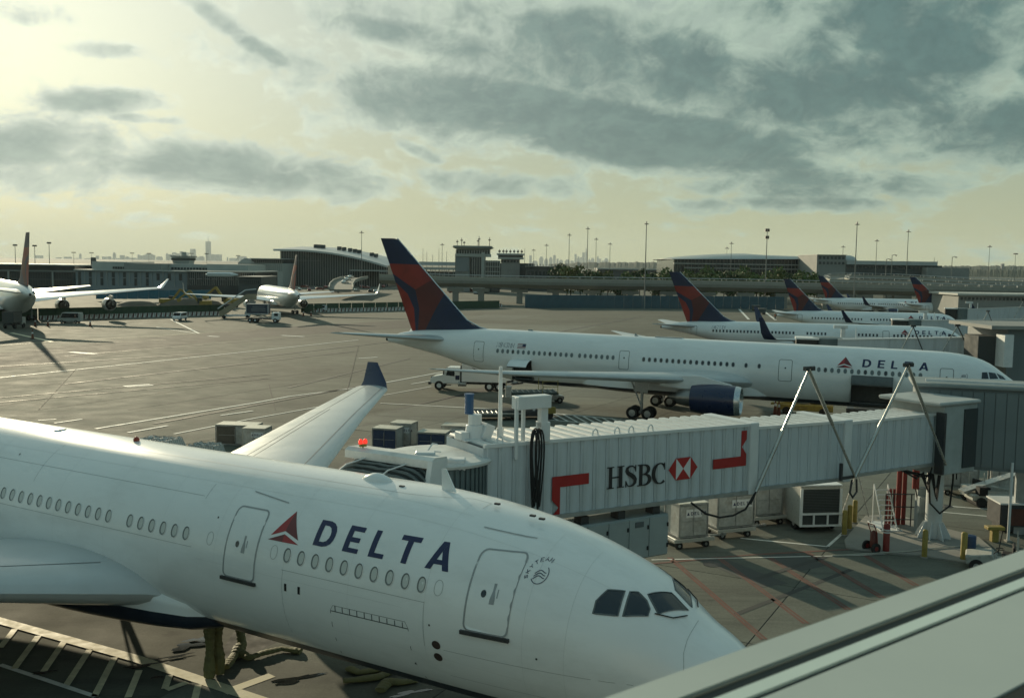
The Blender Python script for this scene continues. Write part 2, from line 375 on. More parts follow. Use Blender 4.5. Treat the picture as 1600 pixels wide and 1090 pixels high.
def make_fin(sp, root, mats, number=None, swap=False):
    te0, te1, le0, le1, z0, z1 = sp['fin']           # stations of trailing and leading edge at root and tip, heights
    mb = MB(); secs = []
    ro = sp.get('dorsal', 4.0)
    hts = [0, .03, .06, .10, .14, .3, .5, .7, .9, .985, 1.0]
    for b in hts:
        te = te0+(te1-te0)*b; le = le0+(le1-le0)*b; z = z0+(z1-z0)*b
        if b < .14: le -= ro*(1-b/.14)**2.2
        if b == 1.0: le += .35
        secs.append((0, z, le, te-le, .095 if b < .14 else .09, 90, 0))
    lifting(mb, secs, 1, 0, 14)
    o = mb.build('tail_fin', mats, root, smooth=30)
    bm = bmesh.new(); bm.from_mesh(o.data)
    def P(a, b):
        te = te0+(te1-te0)*b; le = le0+(le1-le0)*b
        return (te+(le-te)*a, z0+(z1-z0)*b)
    done = set(); polys = []
    for pl, mi in MOTIF:
        q = [P(a, b) for a, b in pl]; polys.append((q, mi))
        for (x0, y0), (x1, y1) in zip(q, q[1:]+q[:1]):
            if math.dist((x0, y0), (x1, y1)) < .05: continue
            nrm = Vector((y1-y0, 0, (x1-x0))).normalized()          # line in (station, z); x = -station
            key = (round(nrm.x, 3), round(nrm.z, 3), round(-x0*nrm.x+y0*nrm.z, 2))
            if key in done: continue
            done.add(key)
            bmesh.ops.bisect_plane(bm, geom=bm.verts[:]+bm.edges[:]+bm.faces[:], plane_co=(-x0, 0, y0), plane_no=nrm)
    for f in bm.faces:
        c = f.calc_center_median(); f.material_index = 0
        lim = te0+(te1-te0)*(c.z-z0)/(z1-z0)
        for q, mi in polys:
            # widen slightly past both edges so the motif meets them
            if pip(min(-c.x, lim-.02), c.z, q): f.material_index = mi
        f.smooth = True
    bm.to_mesh(o.data); bm.free(); o.data.set_sharp_from_angle(angle=R_(35))
    mb = MB(); q = []
    for b in [i/14 for i in range(15)]:
        le = le0+(le1-le0)*b
        if b < .14: le -= ro*(1-b/.14)**2.2
        q.append(Vector((-(le-.02), 0, z0+(z1-z0)*b)))
    mb.tube(q, .07, 6); mb.build('fin_leading_edge', SILVER, root, smooth=True)
    return o
def make_engine(sp, root, x, y, z, Lg, r, col=NAVY, core=True, pyl=None, side=1):
    e = MB()
    e.lathe([(-.00*Lg, r*.93), (-.05*Lg, r*.99), (-.14*Lg, r*1.03), (-.34*Lg, r*1.05), (-.52*Lg, r*.99), (-.66*Lg, r*.88), (-.665*Lg, r*.84), (-.5*Lg, r*.84)], 40, (x, y, z))
    eng = e.build('engine', col, root, smooth=True)
    e = MB(); e.lathe([(-.06*Lg, r*.80), (-.015*Lg, r*.82), (.012*Lg, r*.86), (.02*Lg, r*.89), (.012*Lg, r*.93), (-.01*Lg, r*.965), (-.055*Lg, r*1.0)], 40, (x, y, z)); e.build('inlet_lip', SILVER, eng, smooth=True)
    e = MB(); e.lathe([(-.055*Lg, r*.805), (-.20*Lg, r*.80), (-.21*Lg, .02)], 32, (x, y, z), mi=0)
    for k in range(20):
        a = k*math.pi/10; c, s = math.cos(a), math.sin(a); c2, s2 = math.cos(a+.26), math.sin(a+.26)
        e.add([(x-.19*Lg, y+c*r*.25, z+s*r*.25), (x-.19*Lg, y+c*r*.79, z+s*r*.79), (x-.16*Lg, y+c2*r*.79, z+s2*r*.79), (x-.16*Lg, y+c2*r*.25, z+s2*r*.25)], [(0, 1, 2, 3)], 1)
    e.lathe([(-.19*Lg, r*.26), (-.13*Lg, r*.18), (-.09*Lg, r*.05), (-.085*Lg, .005)], 20, (x, y, z), mi=1); e.build('fan', [DSTEEL, STEEL], eng, smooth=True)
    e = MB(); e.lathe([(-.60*Lg, r*.62), (-.74*Lg, r*.58), (-.86*Lg, r*.47), (-.862*Lg, r*.43), (-.7*Lg, r*.42)], 32, (x, y, z), mi=0)
    e.lathe([(-.78*Lg, r*.34), (-.88*Lg, r*.30), (-1.0*Lg, r*.06), (-1.005*Lg, .01)], 24, (x, y, z), mi=0); e.build('exhaust_nozzle', mat('nozzle_metal', (.30, .29, .28), .33, metal=.85, var=.2), eng, smooth=True)
    e = MB(); dz, back = pyl or (r*1.5, Lg*1.05); w = r*.12
    pts = [(-.10*Lg, r*.98), (-.02*Lg-.12*Lg, r*1.08), (-.55*Lg, r*1.0+dz*.75), (-back, dz+r*.7), (-back, dz), (-.72*Lg, r*.6), (-.5*Lg, r*.8)]
    n = len(pts); vs = [(x+a, y-w, z+b) for a, b in pts]+[(x+a, y+w, z+b) for a, b in pts]
    e.add(vs, [tuple(range(n)), tuple(range(2*n-1, n-1, -1))]+[(i, (i+1) % n, n+(i+1) % n, n+i) for i in range(n)])
    e.build('pylon', WHITE, eng)
    return eng
def make_gear(root, x, y, ztop, r, name='landing_gear', bogie=True, wdt=.4, lean=0):
    g = MB(); g.cyl((x, y+lean, ztop), (x, y, r), .16, .12, 10); g.cyl((x-1.1, y, ztop), (x, y, r+.5), .07, n=6)
    if bogie: g.bar((x-.75, y, r), (x+.75, y, r), .22)
    g.box((x, y+(-.28 if y < 0 else .28 if y > 0 else 0), ztop-.45), (1.3, .05, 1.3), ry=.1)
    gr = g.build(name, STEEL, root)
    ws = MB()
    for dx in ((-.72, .72) if bogie else (0,)):
        for dy in (-.58, .58):
            ws.lathe([(-wdt/2, r*.55), (-wdt/2, r*.9), (-wdt*.3, r), (wdt*.3, r), (wdt/2, r*.9), (wdt/2, r*.55)], 20, (x+dx, y+dy, r), 'Y', 0)
            ws.lathe([(-wdt*.45, .02), (-wdt*.4, r*.55), (wdt*.4, r*.55), (wdt*.45, .02)], 14, (x+dx, y+dy, r), 'Y', 1)
    ws.build('wheel_set', [RUBBER, STEEL], gr, smooth=True); return gr
def make_plane(sp, label, loc, heading, attitude=0.0):
    root = thing('airliner', label, 'airplane', loc, heading)
    root.rotation_euler = (0, attitude, heading)
    L, TL, Rw, Rh, zc = sp['L'], sp['TL'], sp['rw'], sp['rh'], sp['zc']
    # fuselage
    st = [0.0, .006*Rh, .02*Rh, .05*Rh, .1*Rh, .17*Rh, .25*Rh, .36*Rh, .5*Rh, .65*Rh, .8*Rh, .95*Rh, 1.1*Rh, 1.3*Rh, 1.5*Rh, 1.75*Rh, 2*Rh, 2.3*Rh, 2.6*Rh, 3.2*Rh]
    if 'nose' in sp: st = [0.0, .02, .06, .12]+[.2+.12*i for i in range(92)]
    s = st[-1]+1.5
    while s < L-TL-1: st.append(s); s += 1.5
    k = sp.get('tn', 22); st += [L-TL+TL*i/k for i in range(k+1)]
    n = sp.get('n', 48); rings = []
    for s in st: rings.append([surf(sp, s, math.asin(math.sin(a)), 1 if math.cos(a) >= 0 else -1) for a in [2*math.pi*(j+.5)/n for j in range(n)]])
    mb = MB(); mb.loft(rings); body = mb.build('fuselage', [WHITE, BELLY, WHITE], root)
    bm = bmesh.new(); bm.from_mesh(body.data)
    zb = zc-sp.get('belly', .80)*Rh
    bmesh.ops.bisect_plane(bm, geom=bm.verts[:]+bm.edges[:]+bm.faces[:], plane_co=(0, 0, zb), plane_no=(0, 0, 1))
    for s0, s1, z0, z1, sd in sp.get('holes', []):
        for c, nn in (((-s0, 0, 0), (1, 0, 0)), ((-s1, 0, 0), (1, 0, 0)), ((0, 0, z0), (0, 0, 1)), ((0, 0, z1), (0, 0, 1))):
            bmesh.ops.bisect_plane(bm, geom=bm.verts[:]+bm.edges[:]+bm.faces[:], plane_co=c, plane_no=nn)
        kill = [f for f in bm.faces if s0 < -f.calc_center_median().x < s1 and z0 < f.calc_center_median().z < z1 and f.calc_center_median().y*sd > .3]
        bmesh.ops.delete(bm, geom=kill, context='FACES')
    for f in bm.faces:
        c = f.calc_center_median(); f.smooth = True
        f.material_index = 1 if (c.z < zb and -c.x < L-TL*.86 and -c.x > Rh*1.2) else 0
    bm.to_mesh(body.data); bm.free(); body.data.set_sharp_from_angle(angle=R_(50))
    # wings
    for side in (-1, 1):
        if 'wing' in sp:
            mb = MB(); lifting(mb, sp['wing'], side, 0, 14); w = mb.build('wing', sp.get('wingmat', GREYW), root, smooth=40)
            if 'winglet' in sp: mb = MB(); lifting(mb, sp['winglet'], side, 0, 8); mb.build('winglet', sp.get('wlmat', NAVY), w, smooth=40)
            # control surface gaps on the upper skin
            if sp.get('seams'):
                mb = MB()
                for fr0, fr1, y0, y1 in sp['seams']:
                    pts = []
                    for i in range(13):
                        y = y0+(y1-y0)*i/12; fr = fr0+(fr1-fr0)*i/12
                        for a, b in zip(sp['wing'][:-1], sp['wing'][1:]):
                            if a[0] <= y <= b[0]: break
                        t = (y-a[0])/(b[0]-a[0]); S = [a[j]+(b[j]-a[j])*t for j in range(7)]
                        x = fr; yy = S[4]/.2*(.2969*math.sqrt(x)-.126*x-.3516*x*x+.2843*x**3-.1030*x**4)
                        h = (yy*1.1+.02*math.sin(math.pi*x)*S[4]/.12)*S[3]+.006; a_ = x*S[3]
                        ct, s_t = math.cos(R_(S[6])), math.sin(R_(S[6]))
                        pts.append(Vector((-(S[2]+a_*ct+h*s_t), side*y, S[1]-a_*s_t+h*ct)))
                    vs = []
                    for i, p in enumerate(pts):
                        d = (pts[min(i+1, 12)]-pts[max(i-1, 0)]).normalized(); q = d.cross(Vector((0, 0, 1))).normalized()*.022; vs += [p+q, p-q]
                    mb.add(vs, [(2*i, 2*i+1, 2*i+3, 2*i+2) for i in range(12)])
                mb.build('wing_seam', LINE, w, fix=False)
            for yf, sf, zf, lf in sp.get('flaptracks', []):
                mb = MB(); mb.lathe([(0, .02), (-.1*lf, .2), (-.35*lf, .33), (-.7*lf, .22), (-1*lf, .02)], 10, (-sf, side*yf, zf)); mb.build('flap_track_fairing', WHITE, w, smooth=True)
        mb = MB(); lifting(mb, sp['stab'], side, 0, 10); mb.build('tailplane', sp.get('stabmat', GREYW), root, smooth=40)
        for (x, y, z, Lg, r, dz, back) in sp.get('engines', []):
            make_engine(sp, root, -x, side*y, z, Lg, r, sp.get('engmat', NAVY), pyl=(dz, back))
        if 'gear' in sp: make_gear(root, -sp['gear'][0], side*sp['gear'][1], sp['gear'][2], sp['gear'][3])
    if 'wing' in sp:       # wing to body fairing
        mb = MB(); s0, s1, fw, fz0, fz1 = sp['fairing']; rings = []
        for i in range(17):
            t = i/16; s = s0+(s1-s0)*t; q = max(.0, math.sin(math.pi*min(1, max(0, t))))**.45
            ww = Rw*.55+(fw-Rw*.55)*q; lo = zc-Rh*.86+(fz0-(zc-Rh*.86))*q; hi = fz1-.9+.9*q
            rings.append([Vector((-s, ww*max(-1, min(1, 1.18*math.cos(a))) if abs(math.cos(a)) > .75 else ww*math.cos(a)*1.18, (lo+hi)/2+(hi-lo)/2*math.sin(a))) for a in [2*math.pi*j/28 for j in range(28)]])
        mb.loft(rings); o = mb.build('belly_fairing', [WHITE, BELLY], root, smooth=60)
        bm = bmesh.new(); bm.from_mesh(o.data); bmesh.ops.bisect_plane(bm, geom=bm.verts[:]+bm.edges[:]+bm.faces[:], plane_co=(0, 0, sp.get('fairnavy', zb)), plane_no=(0, 0, 1))
        for f in bm.faces: f.material_index = 1 if f.calc_center_median().z < sp.get('fairnavy', zb) else 0
        bm.to_mesh(o.data); bm.free()
    if 'ngear' in sp: make_gear(root, -sp['ngear'][0], 0, sp['ngear'][1], sp['ngear'][2], 'nose_gear', bogie=False, wdt=.3)
    make_fin(sp, root, [FINB, FINR, FIND])
    mb = MB(); t_, b_, w_, c_ = prof(sp, L); mb.lathe([(0, w_*1.05), (-.25, w_*.9), (-.24, .02)], 14, (-L+.02, 0, (t_+b_)/2)); mb.build('tail_exhaust', DSTEEL, root, smooth=True)
    return root
GREYW = mat('wing_paint', (.50, .53, .54), .33, var=.10, scale=.6, coat=.2)
_winmesh = {}
def windows(sp, root, stations, z, side=-1, w=.27, h=.40, style=0, rim=.035, off=.006):
    """each cabin window is a part: dark rim, inset pane or pulled shade"""
    cyl = [q for q in stations if 3.9*sp['rh'] < q < sp['L']-sp['TL']]; odd = [q for q in stations if q not in cyl]
    for grp in ([cyl] if cyl else [])+[[q] for q in odd]:
        s0 = grp[0]; mb = MB(); k = 20
        def oval(f): return [((w/2+f)*math.cos(2*math.pi*j/k), (h/2+f)*math.copysign(abs(math.sin(2*math.pi*j/k))**.8, math.sin(2*math.pi*j/k))) for j in range(k)]
        def M3(q, off_): return [surz(sp, s0+a, z+b, side, off_)-Vector((-s0, 0, 0)) for a, b in q]
        A = M3(oval(rim), .004); B = M3(oval(rim*.55), .018); C = M3(oval(0), .014); Dd = M3(oval(-.02), .003)
        fs = []; ms = []
        for r in range(3):
            for j in range(k): fs.append((r*k+j, r*k+(j+1) % k, (r+1)*k+(j+1) % k, (r+1)*k+j)); ms.append(0 if r < 1 else 1)
        mb.add(A+B+C+Dd, fs); mb.m = ms; mb.add(Dd, [tuple(range(k))], 2)
        me_o = mb.build('window', [sp.get('rimmat', WHITE), mat('window_recess', (.16, .18, .18), .5), (mat('tinted_pane', (.13, .165, .175), .2, var=.25) if sp is B767 else SHADE) if style == 0 else GLASS], root, smooth=50)
        me_o.location.x = -s0
        for s in grp[1:]: inst(me_o.data, 'window', (-s, 0, 0), root)
def door(sp, root, s0, s1, z0, z1, side=-1, wf=.055, sill=True, fine=False, mt=None):
    d = decal(sp, [rrect(s0, s1, z0, z1, .16)], 'door', WHITE, root, side, .004, .2)
    mb = MB(); ribbon(sp, mb, rrect(s0, s1, z0, z1, .16), wf, side, .010, True); mb.build('door_frame', mt or GREYP, d, fix=False)
    if sill:
        mb = MB(); P = [surz(sp, s0-.08, z0-.06, side, .03), surz(sp, s1+.08, z0-.06, side, .03)]
        mb.bar(P[0], P[1], .09, .10); mb.build('door_sill', DSTEEL, d)
    c = (s0+s1)/2; zm = z0+(z1-z0)*.50
    mb = MB(); P = []
    k = 14; ov = [(c+.18+.075*math.cos(2*math.pi*j/k), zm+.09*math.sin(2*math.pi*j/k)) for j in range(k)]
    if sill:
        decal(sp, [ov], 'door_window', GLASS, d, side, .010, .5)
        decal(sp, [[(c-.16, zm-.22), (c-.02, zm-.22), (c-.02, zm-.10), (c-.06, zm+.10), (c-.05, zm+.26), (c-.13, zm+.26), (c-.12, zm+.10), (c-.16, zm-.08)], [(c-.22, zm-.06), (c-.19, zm-.06), (c-.19, zm+.14), (c-.22, zm+.14)]], 'door_handle', GREYP, d, side, .010, .5)
    else:
        ov = [(c+.07*math.cos(2*math.pi*j/k), z0+(z1-z0)*.62+.085*math.sin(2*math.pi*j/k)) for j in range(k)]
        decal(sp, [ov], 'door_window', GLASS, d, side, .010, .5)
    return d
# the airline name, as outlines in a box one unit high (x grows towards the nose)
LET = {
 'D': (.86, [[(0, 0), (.22, 0), (.22, .80), (.22, 1), (0, 1)], [(.22, 0), (.42, 0), (.60, .05), (.60, .05), (.74, .16), (.82, .32), (.84, .5), (.62, .5), (.60, .37), (.53, .25), (.42, .19), (.22, .18)],
            [(.22, .82), (.42, .81), (.53, .75), (.60, .63), (.62, .5), (.84, .5), (.82, .68), (.74, .84), (.60, .95), (.42, 1), (.22, 1)]]),
 'E': (.66, [[(0, 0), (.22, 0), (.22, 1), (0, 1)], [(.22, 0), (.66, 0), (.66, .18), (.22, .18)], [(.22, .41), (.60, .41), (.60, .59), (.22, .59)], [(.22, .82), (.65, .82), (.65, 1), (.22, 1)]]),
 'L': (.62, [[(0, 0), (.22, 0), (.22, 1), (0, 1)], [(.22, 0), (.62, 0), (.62, .18), (.22, .18)]]),
 'T': (.78, [[(.28, 0), (.50, 0), (.50, .82), (.28, .82)], [(0, .82), (.78, .82), (.78, 1), (0, 1)]]),
 'A': (.90, [[(0, 0), (.23, 0), (.56, 1), (.34, 1)], [(.56, 1), (.45, .66), (.67, 0), (.90, 0)], [(.20, .20), (.68, .20), (.62, .37), (.26, .37)]])}
def title(sp, root, s_left, z, H, side=-1, shear=.22, track=.55, word='DELTA', matr=None, widget=True, gap=1.0, name='airline_name'):
    """s_left: station of the aft end of the word; letters run forward"""
    polys = []; x = 0; wx = 1.25
    for ch in word:
        w, pls = LET[ch]
        for pl in pls: polys.append([(s_left-(x+p[0]+shear*p[1])*H, z+p[1]*H) for p in pl])
        x += w+track
    t = decal(sp, polys, name, matr or NAVY, root, side, .007, .22)
    if widget:
        cx = s_left+gap*H; b = z-.06*H; hh = 1.32*H; hw = .86*H; sx = shear*H*1.32
        def Q(a, c): return (cx-a*hw-shear*H*c*1.1, b+c*hh)
        up = [[Q(-.93, .24), Q(0, .46), Q(0, 1.0)], [Q(0, 1.0), Q(0, .46), Q(.93, .24)], [Q(-1, .08), Q(0, 0.08), Q(0, .32)], [Q(0, .32), Q(0, 0.08), Q(1, .08)]]
        decal(sp, up, 'airline_emblem', [RED, DKRED], root, side, .007, .22, mi=[0, 1, 1, 0])
    return t
# ------------------------------------------------------------------ the two near jets
TH1, TH2 = 0.54172, 0.37063
A330 = dict(L=63.7, TL=21, rw=2.82, rh=2.82, zc=4.7, belly=.70, n=96, fin=(61.8, 64.0, 53.0, 60.4, 7.2, 16.9),
    wing=[(1.5, 3.05, 17.9, 12.8, .135, 0, 1), (2.8, 3.35, 19.3, 11.5, .14, 0, 1.5), (9.5, 4.6, 22.9, 6.9, .12, 0, 1.5), (20, 5.35, 29.1, 4.1, .11, 0, 0), (28.0, 5.72, 33.75, 2.6, .105, 0, -1), (28.4, 5.75, 34.1, 2.25, .10, 8, -1)],
    winglet=[(28.4, 5.75, 34.1, 2.25, .10, 45, 0), (28.7, 6.1, 34.4, 1.95, .09, 62, 0), (29.15, 7.35, 35.5, .85, .08, 68, 0)],
    stab=[(1.2, 6.3, 55.5, 5.6, .1, 0, 0), (9.6, 7.4, 61.2, 2.0, .1, 0, 0)], engines=[(21.5, 9.4, 2.9, 6.8, 1.45, .9, 7)],
    fairing=(16.6, 38, 3.25, 1.6, 4.1), fairnavy=2.75, gear=(32.5, 5.3, 4.0, .68), ngear=(6.7, 2.6, .5),
    seams=[(.13, .16, 3.2, 28), (.70, .70, 3.2, 28), (.62, .62, 6, 20)])
A330['wlmat'] = NAVY
A330['nose'] = [(0, -.36, -.38, .02, -.37), (.02, -.27, -.46, .12, -.37), (.06, -.19, -.54, .21, -.37), (.16, -.08, -.66, .33, -.36), (.36, .05, -.79, .48, -.33),
        (.57, .16, -.87, .58, -.30), (.96, .45, -.95, .73, -.22), (1.3, .60, -.98, .82, -.16), (1.8, .76, -1, .91, -.09), (2.3, .87, -1, .965, -.04), (3.0, .96, -1, 1, 0), (3.8, 1, -1, 1, 0)]
_w = Vector((-18.23256, 35.35299, 0)); _n = Vector((math.sin(TH1), math.cos(TH1), 0)); _d = Vector((math.cos(TH1), -math.sin(TH1), 0))
T330 = 27.05
P330 = _w+_d*T330+_n*2.67
B767 = dict(L=61.4, TL=17.5, rw=2.515, rh=2.7, zc=4.62, belly=.80, n=72, fin=(58.6, 62.5, 50.9, 60.5, 6.7, 16.4), dorsal=4.0,
    wing=[(1.5, 3.6, 21.5, 12.5, .13, 0, 2), (2.5, 3.75, 22.8, 11.2, .13, 0, 2.5), (8.2, 4.25, 27.9, 6.9, .12, 0, 1), (22.5, 5.5, 38.3, 2.9, .11, 0, -1), (25.9, 5.9, 43.3, .7, .10, 0, -1)],
    stab=[(.9, 6.0, 53.6, 6.2, .1, 0, 0), (9.3, 6.8, 61.3, 1.7, .1, 0, 0)], engines=[(22.9, 7.9, 2.7, 6.3, 1.30, .9, 7)],
    fairing=(21, 39.5, 2.75, 1.75, 4.1), gear=(32.3, 4.7, 3.6, .58), ngear=(6.6, 2.3, .75), seams=[(.7, .7, 3, 22)],
    holes=[])
_w2 = Vector((-1.52899, 99.43471, 0)); _n2 = Vector((math.sin(TH2), math.cos(TH2), 0)); _d2 = Vector((math.cos(TH2), -math.sin(TH2), 0))
T767 = 47.8
P767 = _w2+_d2*T767+_n2*2.45+Vector((0, 0, -.31))
def title_block(sp, root, s_left, z, H, track, side=-1, shear=.10, xs=1.3, wid=None, step=.22):
    x = 0
    for ch in 'DELTA':
        w, pls = LET[ch]
        decal(sp, [[(s_left-(x+p[0]*xs+shear*p[1])*H, z+p[1]*H) for p in pl] for pl in pls], 'letter', mat('title_navy', (.008, .016, .075), .4, var=.05), root, side, .008, step)
        x += w*xs+track
    if wid:
        s0, b, hw, hh = wid
        def Q(a, c): return (s0-a*hw, b+c*hh)
        ap = (.05, 1.0)
        up = [[Q(-.89, .15), Q(-.07, .36), Q(*ap)], [Q(*ap), Q(-.07, .36), Q(.90, .15)], [Q(-1, 0), Q(-.05, 0), Q(-.04, .26)], [Q(-.04, .26), Q(-.05, 0), Q(1, .01)]]
        decal(sp, up, 'airline_emblem', [RED, DKRED], root, side, .008, step, mi=[0, 1, 1, 0])
def make_a330():
    sp = A330
    r = make_plane(sp, 'foreground airliner', P330, -TH1)
    S = lambda i: T330+.07-.533*i
    windows(sp, r, [S(i) for i in range(-9, 12)]+[S(i) for i in range(13, 19)]+[S(i) for i in range(26, 36)], 5.6, -1, .23, .36)
    for i in (20, 25, 36):
        mb = MB(); q = [(S(i)+.125*math.cos(a), 5.6+.19*math.copysign(abs(math.sin(a))**.8, math.sin(a))) for a in [2*math.pi*j/24 for j in range(24)]]
        ribbon(sp, mb, q, .014, -1, .006, True, step=.1); mb.build('plugged_window', LINE2, r, fix=False)
    door(sp, r, 14.48, 15.75, 4.62, 6.60); door(sp, r, 5.82, 7.06, 4.70, 6.60)
    for s0, z0, s1, z1 in ((15.55, 6.98, 14.0, 6.86), (7.4, 7.0, 5.9, 6.86)):      # rain gutters over the doors
        mb = MB(); ribbon(sp, mb, [(s0, z0), (s1, z1)], .035, -1, .02); mb.build('rain_gutter', GREYP, r, fix=False)
    title_block(sp, r, 12.45, 6.0, .635, .60, shear=.01, wid=(13.56, 5.91, .60, .80))
    # alliance roundel by the front door
    cx, cz, R = 5.34, 6.2, .2; pts = [(cx-R*math.cos(R_(a)), cz+R*math.sin(R_(a))*.95) for a in range(-150, 60, 10)]
    mb = MB(); ribbon(sp, mb, pts, .022, -1, .009, step=.05); rd = mb.build('alliance_roundel', NAVY, r, fix=False)
    for k, dz in enumerate((-.055, .0, .055)):
        mb = MB(); pts = [(cx-(-.14+.28*t+.0), cz+dz+.035*math.sin(t*math.pi*1.7-.6)+.04*(t-.5)) for t in [i/12 for i in range(13)]]; ribbon(sp, mb, pts, .024, -1, .009, step=.05)
        mb.build('roundel_wave', NAVY, rd, fix=False)
    STR = {'S': [[(1, .85), (.5, 1), (0, .8), (.1, .58), (.9, .42), (1, .2), (.5, 0), (0, .15)]], 'K': [[(0, 0), (0, 1)], [(1, 1), (0, .42)], [(.3, .58), (1, 0)]], 'Y': [[(0, 1), (.5, .5), (1, 1)], [(.5, .5), (.5, 0)]],
           'T': [[(0, 1), (1, 1)], [(.5, 1), (.5, 0)]], 'E': [[(1, 0), (0, 0), (0, 1), (1, 1)], [(0, .5), (.8, .5)]], 'A': [[(0, 0), (.5, 1), (1, 0)], [(.2, .38), (.8, .38)]], 'M': [[(0, 0), (0, 1), (.5, .3), (1, 1), (1, 0)]]}
    for k, ch in enumerate('SKYTEAM'):
        mb = MB(); a = R_(192-k*20.5); rc = .285; ux, uz = math.cos(a), math.sin(a)
        for stx in STR[ch]:
            pts = []
            for x_, z_ in stx:
                lx = (x_-.5)*.07; lz = z_*.08
                px_ = (rc+lz)*ux+lx*uz; pz_ = (rc+lz)*uz-lx*ux; pts.append((cx-px_, cz+pz_*.95))
            ribbon(sp, mb, pts, .018, -1, .009, step=.05)
        mb.build('letter', NAVY, rd, fix=False)
    # cockpit glass, in (station, angle round the section)
    glass = [[(3.78, .611), (3.80, .76), (3.65, .945), (3.28, 1.037), (3.21, .704)], [(3.10, .725), (3.12, .856), (3.17, 1.066), (3.0, 1.122), (2.75, 1.076), (2.61, .995), (2.59, .89)],
             [(2.80, 1.175), (2.43, 1.51), (1.97, 1.50), (2.41, 1.012)]]
    for i, g in enumerate(glass):
        for sd in (-1, 1):
            w = decal(sp, [g], 'windshield' if i == 2 else 'cockpit_side_window', GLASS, r, sd, .006, .12, useth=True)
            mb = MB(); ribbon(sp, mb, g, .045, sd, .012, True, step=.08, useth=True); mb.build('window_seal', LINE, w, fix=False)
    for sd in (-1, 1):
        mb = MB(); mb.tube([surf(sp, 2.47, .98, sd, .03), surf(sp, 2.1, 1.12, sd, .05), surf(sp, 1.9, 1.36, sd, .05)], .016, 6); mb.build('wiper', BLACK, r)
    # seams of the skin
    mb = MB()
    for z, s0, s1 in ((6.67, 34, 17.4), (5.24, 34, 17.2), (5.18, 13.4, 8.3), (7.42, 34, 7.9), (4.0, 7.7, 2.6), (3.2, 7.7, 2.6)): ribbon(sp, mb, [(s0, z), (s1, z)], .014, -1, .004, step=.6)
    for s0, z0, z1 in ((25.7, 7.45, 6.15), (17.3, 7.0, 6.6), (13.35, 5.18, 3.2), (8.3, 5.2, 4.0), (7.9, 7.42, 7.3)):
        ribbon(sp, mb, [(s0, z0+(z1-z0)*k/8) for k in range(9)], .014, -1, .004, step=.4)
    o = mb.build('skin_seam', LINE2, r, fix=False); o['kind'] = 'stuff'
    mb = MB(); RV = mat('rivet_line', (.60, .62, .62), .4)
    for s0 in (4.3, 5.4, 8.3, 10.9, 13.35, 16.2, 18.7, 21.4, 24.1, 28.6, 31): ribbon(sp, mb, [(s0, a) for a in [x*.08 for x in range(-10, 19)]], .008, -1, .003, step=.5, useth=True)
    for s0, s1, th in ((33, 3.2, .98), (33, 5.5, -.35), (17, 9, .08), (33, 7.9, 1.2)): ribbon(sp, mb, [(s0, th), (s1, th)], .008, -1, .003, step=.5, useth=True)
    o = mb.build('skin_lap', RV, r, fix=False); o['kind'] = 'stuff'
    mb = MB(); ribbon(sp, mb, [(1.7, 1.5), (1.68, 1.3), (1.68, .98), (1.65, .74), (1.57, .525), (1.5, .2), (1.4, -.3)], .02, -1, .004, step=.1, useth=True); mb.build('radome_seam', LINE2, r, fix=False)
    # forward hold door outline with its hinge row
    cd_ = MB(); ribbon(sp, cd_, [(11.52, 4.34), (11.53, 3.9), (11.56, 3.4), (11.66, 2.9), (11.8, 2.45)], .02, -1, .005); ribbon(sp, cd_, [(8.8, 4.37), (8.8, 3.8), (8.78, 3.3), (8.7, 2.8), (8.6, 2.4)], .02, -1, .005)
    ribbon(sp, cd_, [(11.52, 4.34), (8.8, 4.37)], .028, -1, .005); ribbon(sp, cd_, [(11.52, 4.36), (11.42, 4.51), (8.9, 4.55), (8.8, 4.38)], .012, -1, .005)
    hd_ = cd_.build('cargo_door', LINE, r, fix=False); hd_['kind'] = 'stuff'
    for k in range(10):
        s = 11.34-k*.262; mb = MB(); ribbon(sp, mb, [(s, 4.35), (s, 4.52)], .03, -1, .006, step=.1); mb.build('hinge', LINE, hd_, fix=False)
    for s, z in ((13.21, 4.70), (12.69, 4.70)): decal(sp, [[(s-.045, z-.11), (s+.045, z-.11), (s+.045, z+.11), (s-.045, z+.11)]], 'vent_port', BLACK, r, -1, .008, .5)
    for s, z in ((7.92, 4.1), (7.92, 3.74)):
        decal(sp, [[(s+.135*math.cos(a), z+.12*math.sin(a)) for a in [2*math.pi*j/20 for j in range(20)]]], 'outflow_port', mat('port_brown', (.05, .03, .025), .6), r, -1, .008, .5)
    for s, z in ((8.1, 4.62), (8.8, 3.3), (5.0, 4.3), (16.4, 6.2), (27.4, 6.85)): decal(sp, [[(s+.03*math.cos(a), z+.03*math.sin(a)) for a in [2*math.pi*j/10 for j in range(10)]]], 'static_port', DSTEEL, r, -1, .008, .5)
    # things on the crown
    mb = MB(); mb.lathe([(-.06, .47), (.02, .44), (.10, .33), (.17, .16), (.19, .01)], 20, (0, 0, 0), 'Z'); o = mb.build('satcom_dome', WHITE, r, smooth=True); o.location = (-12.0, -.12, 7.52); o.scale = (1.2, .6, 1.1)
    for s, w, h in ((9.45, .5, .62),):
        mb = MB(); mb.add([(-s-w/2, 0, 7.48), (-s+w/2, .035, 7.48), (-s+w/2, -.035, 7.48), (-s-w*.55, 0, 7.5+h), (-s-w*.2, .02, 7.5+h), (-s-w*.2, -.02, 7.5+h)], [(0, 1, 4, 3), (0, 3, 5, 2), (1, 2, 5, 4), (3, 4, 5), (0, 2, 1)]); mb.build('blade_antenna', WHITE, r)
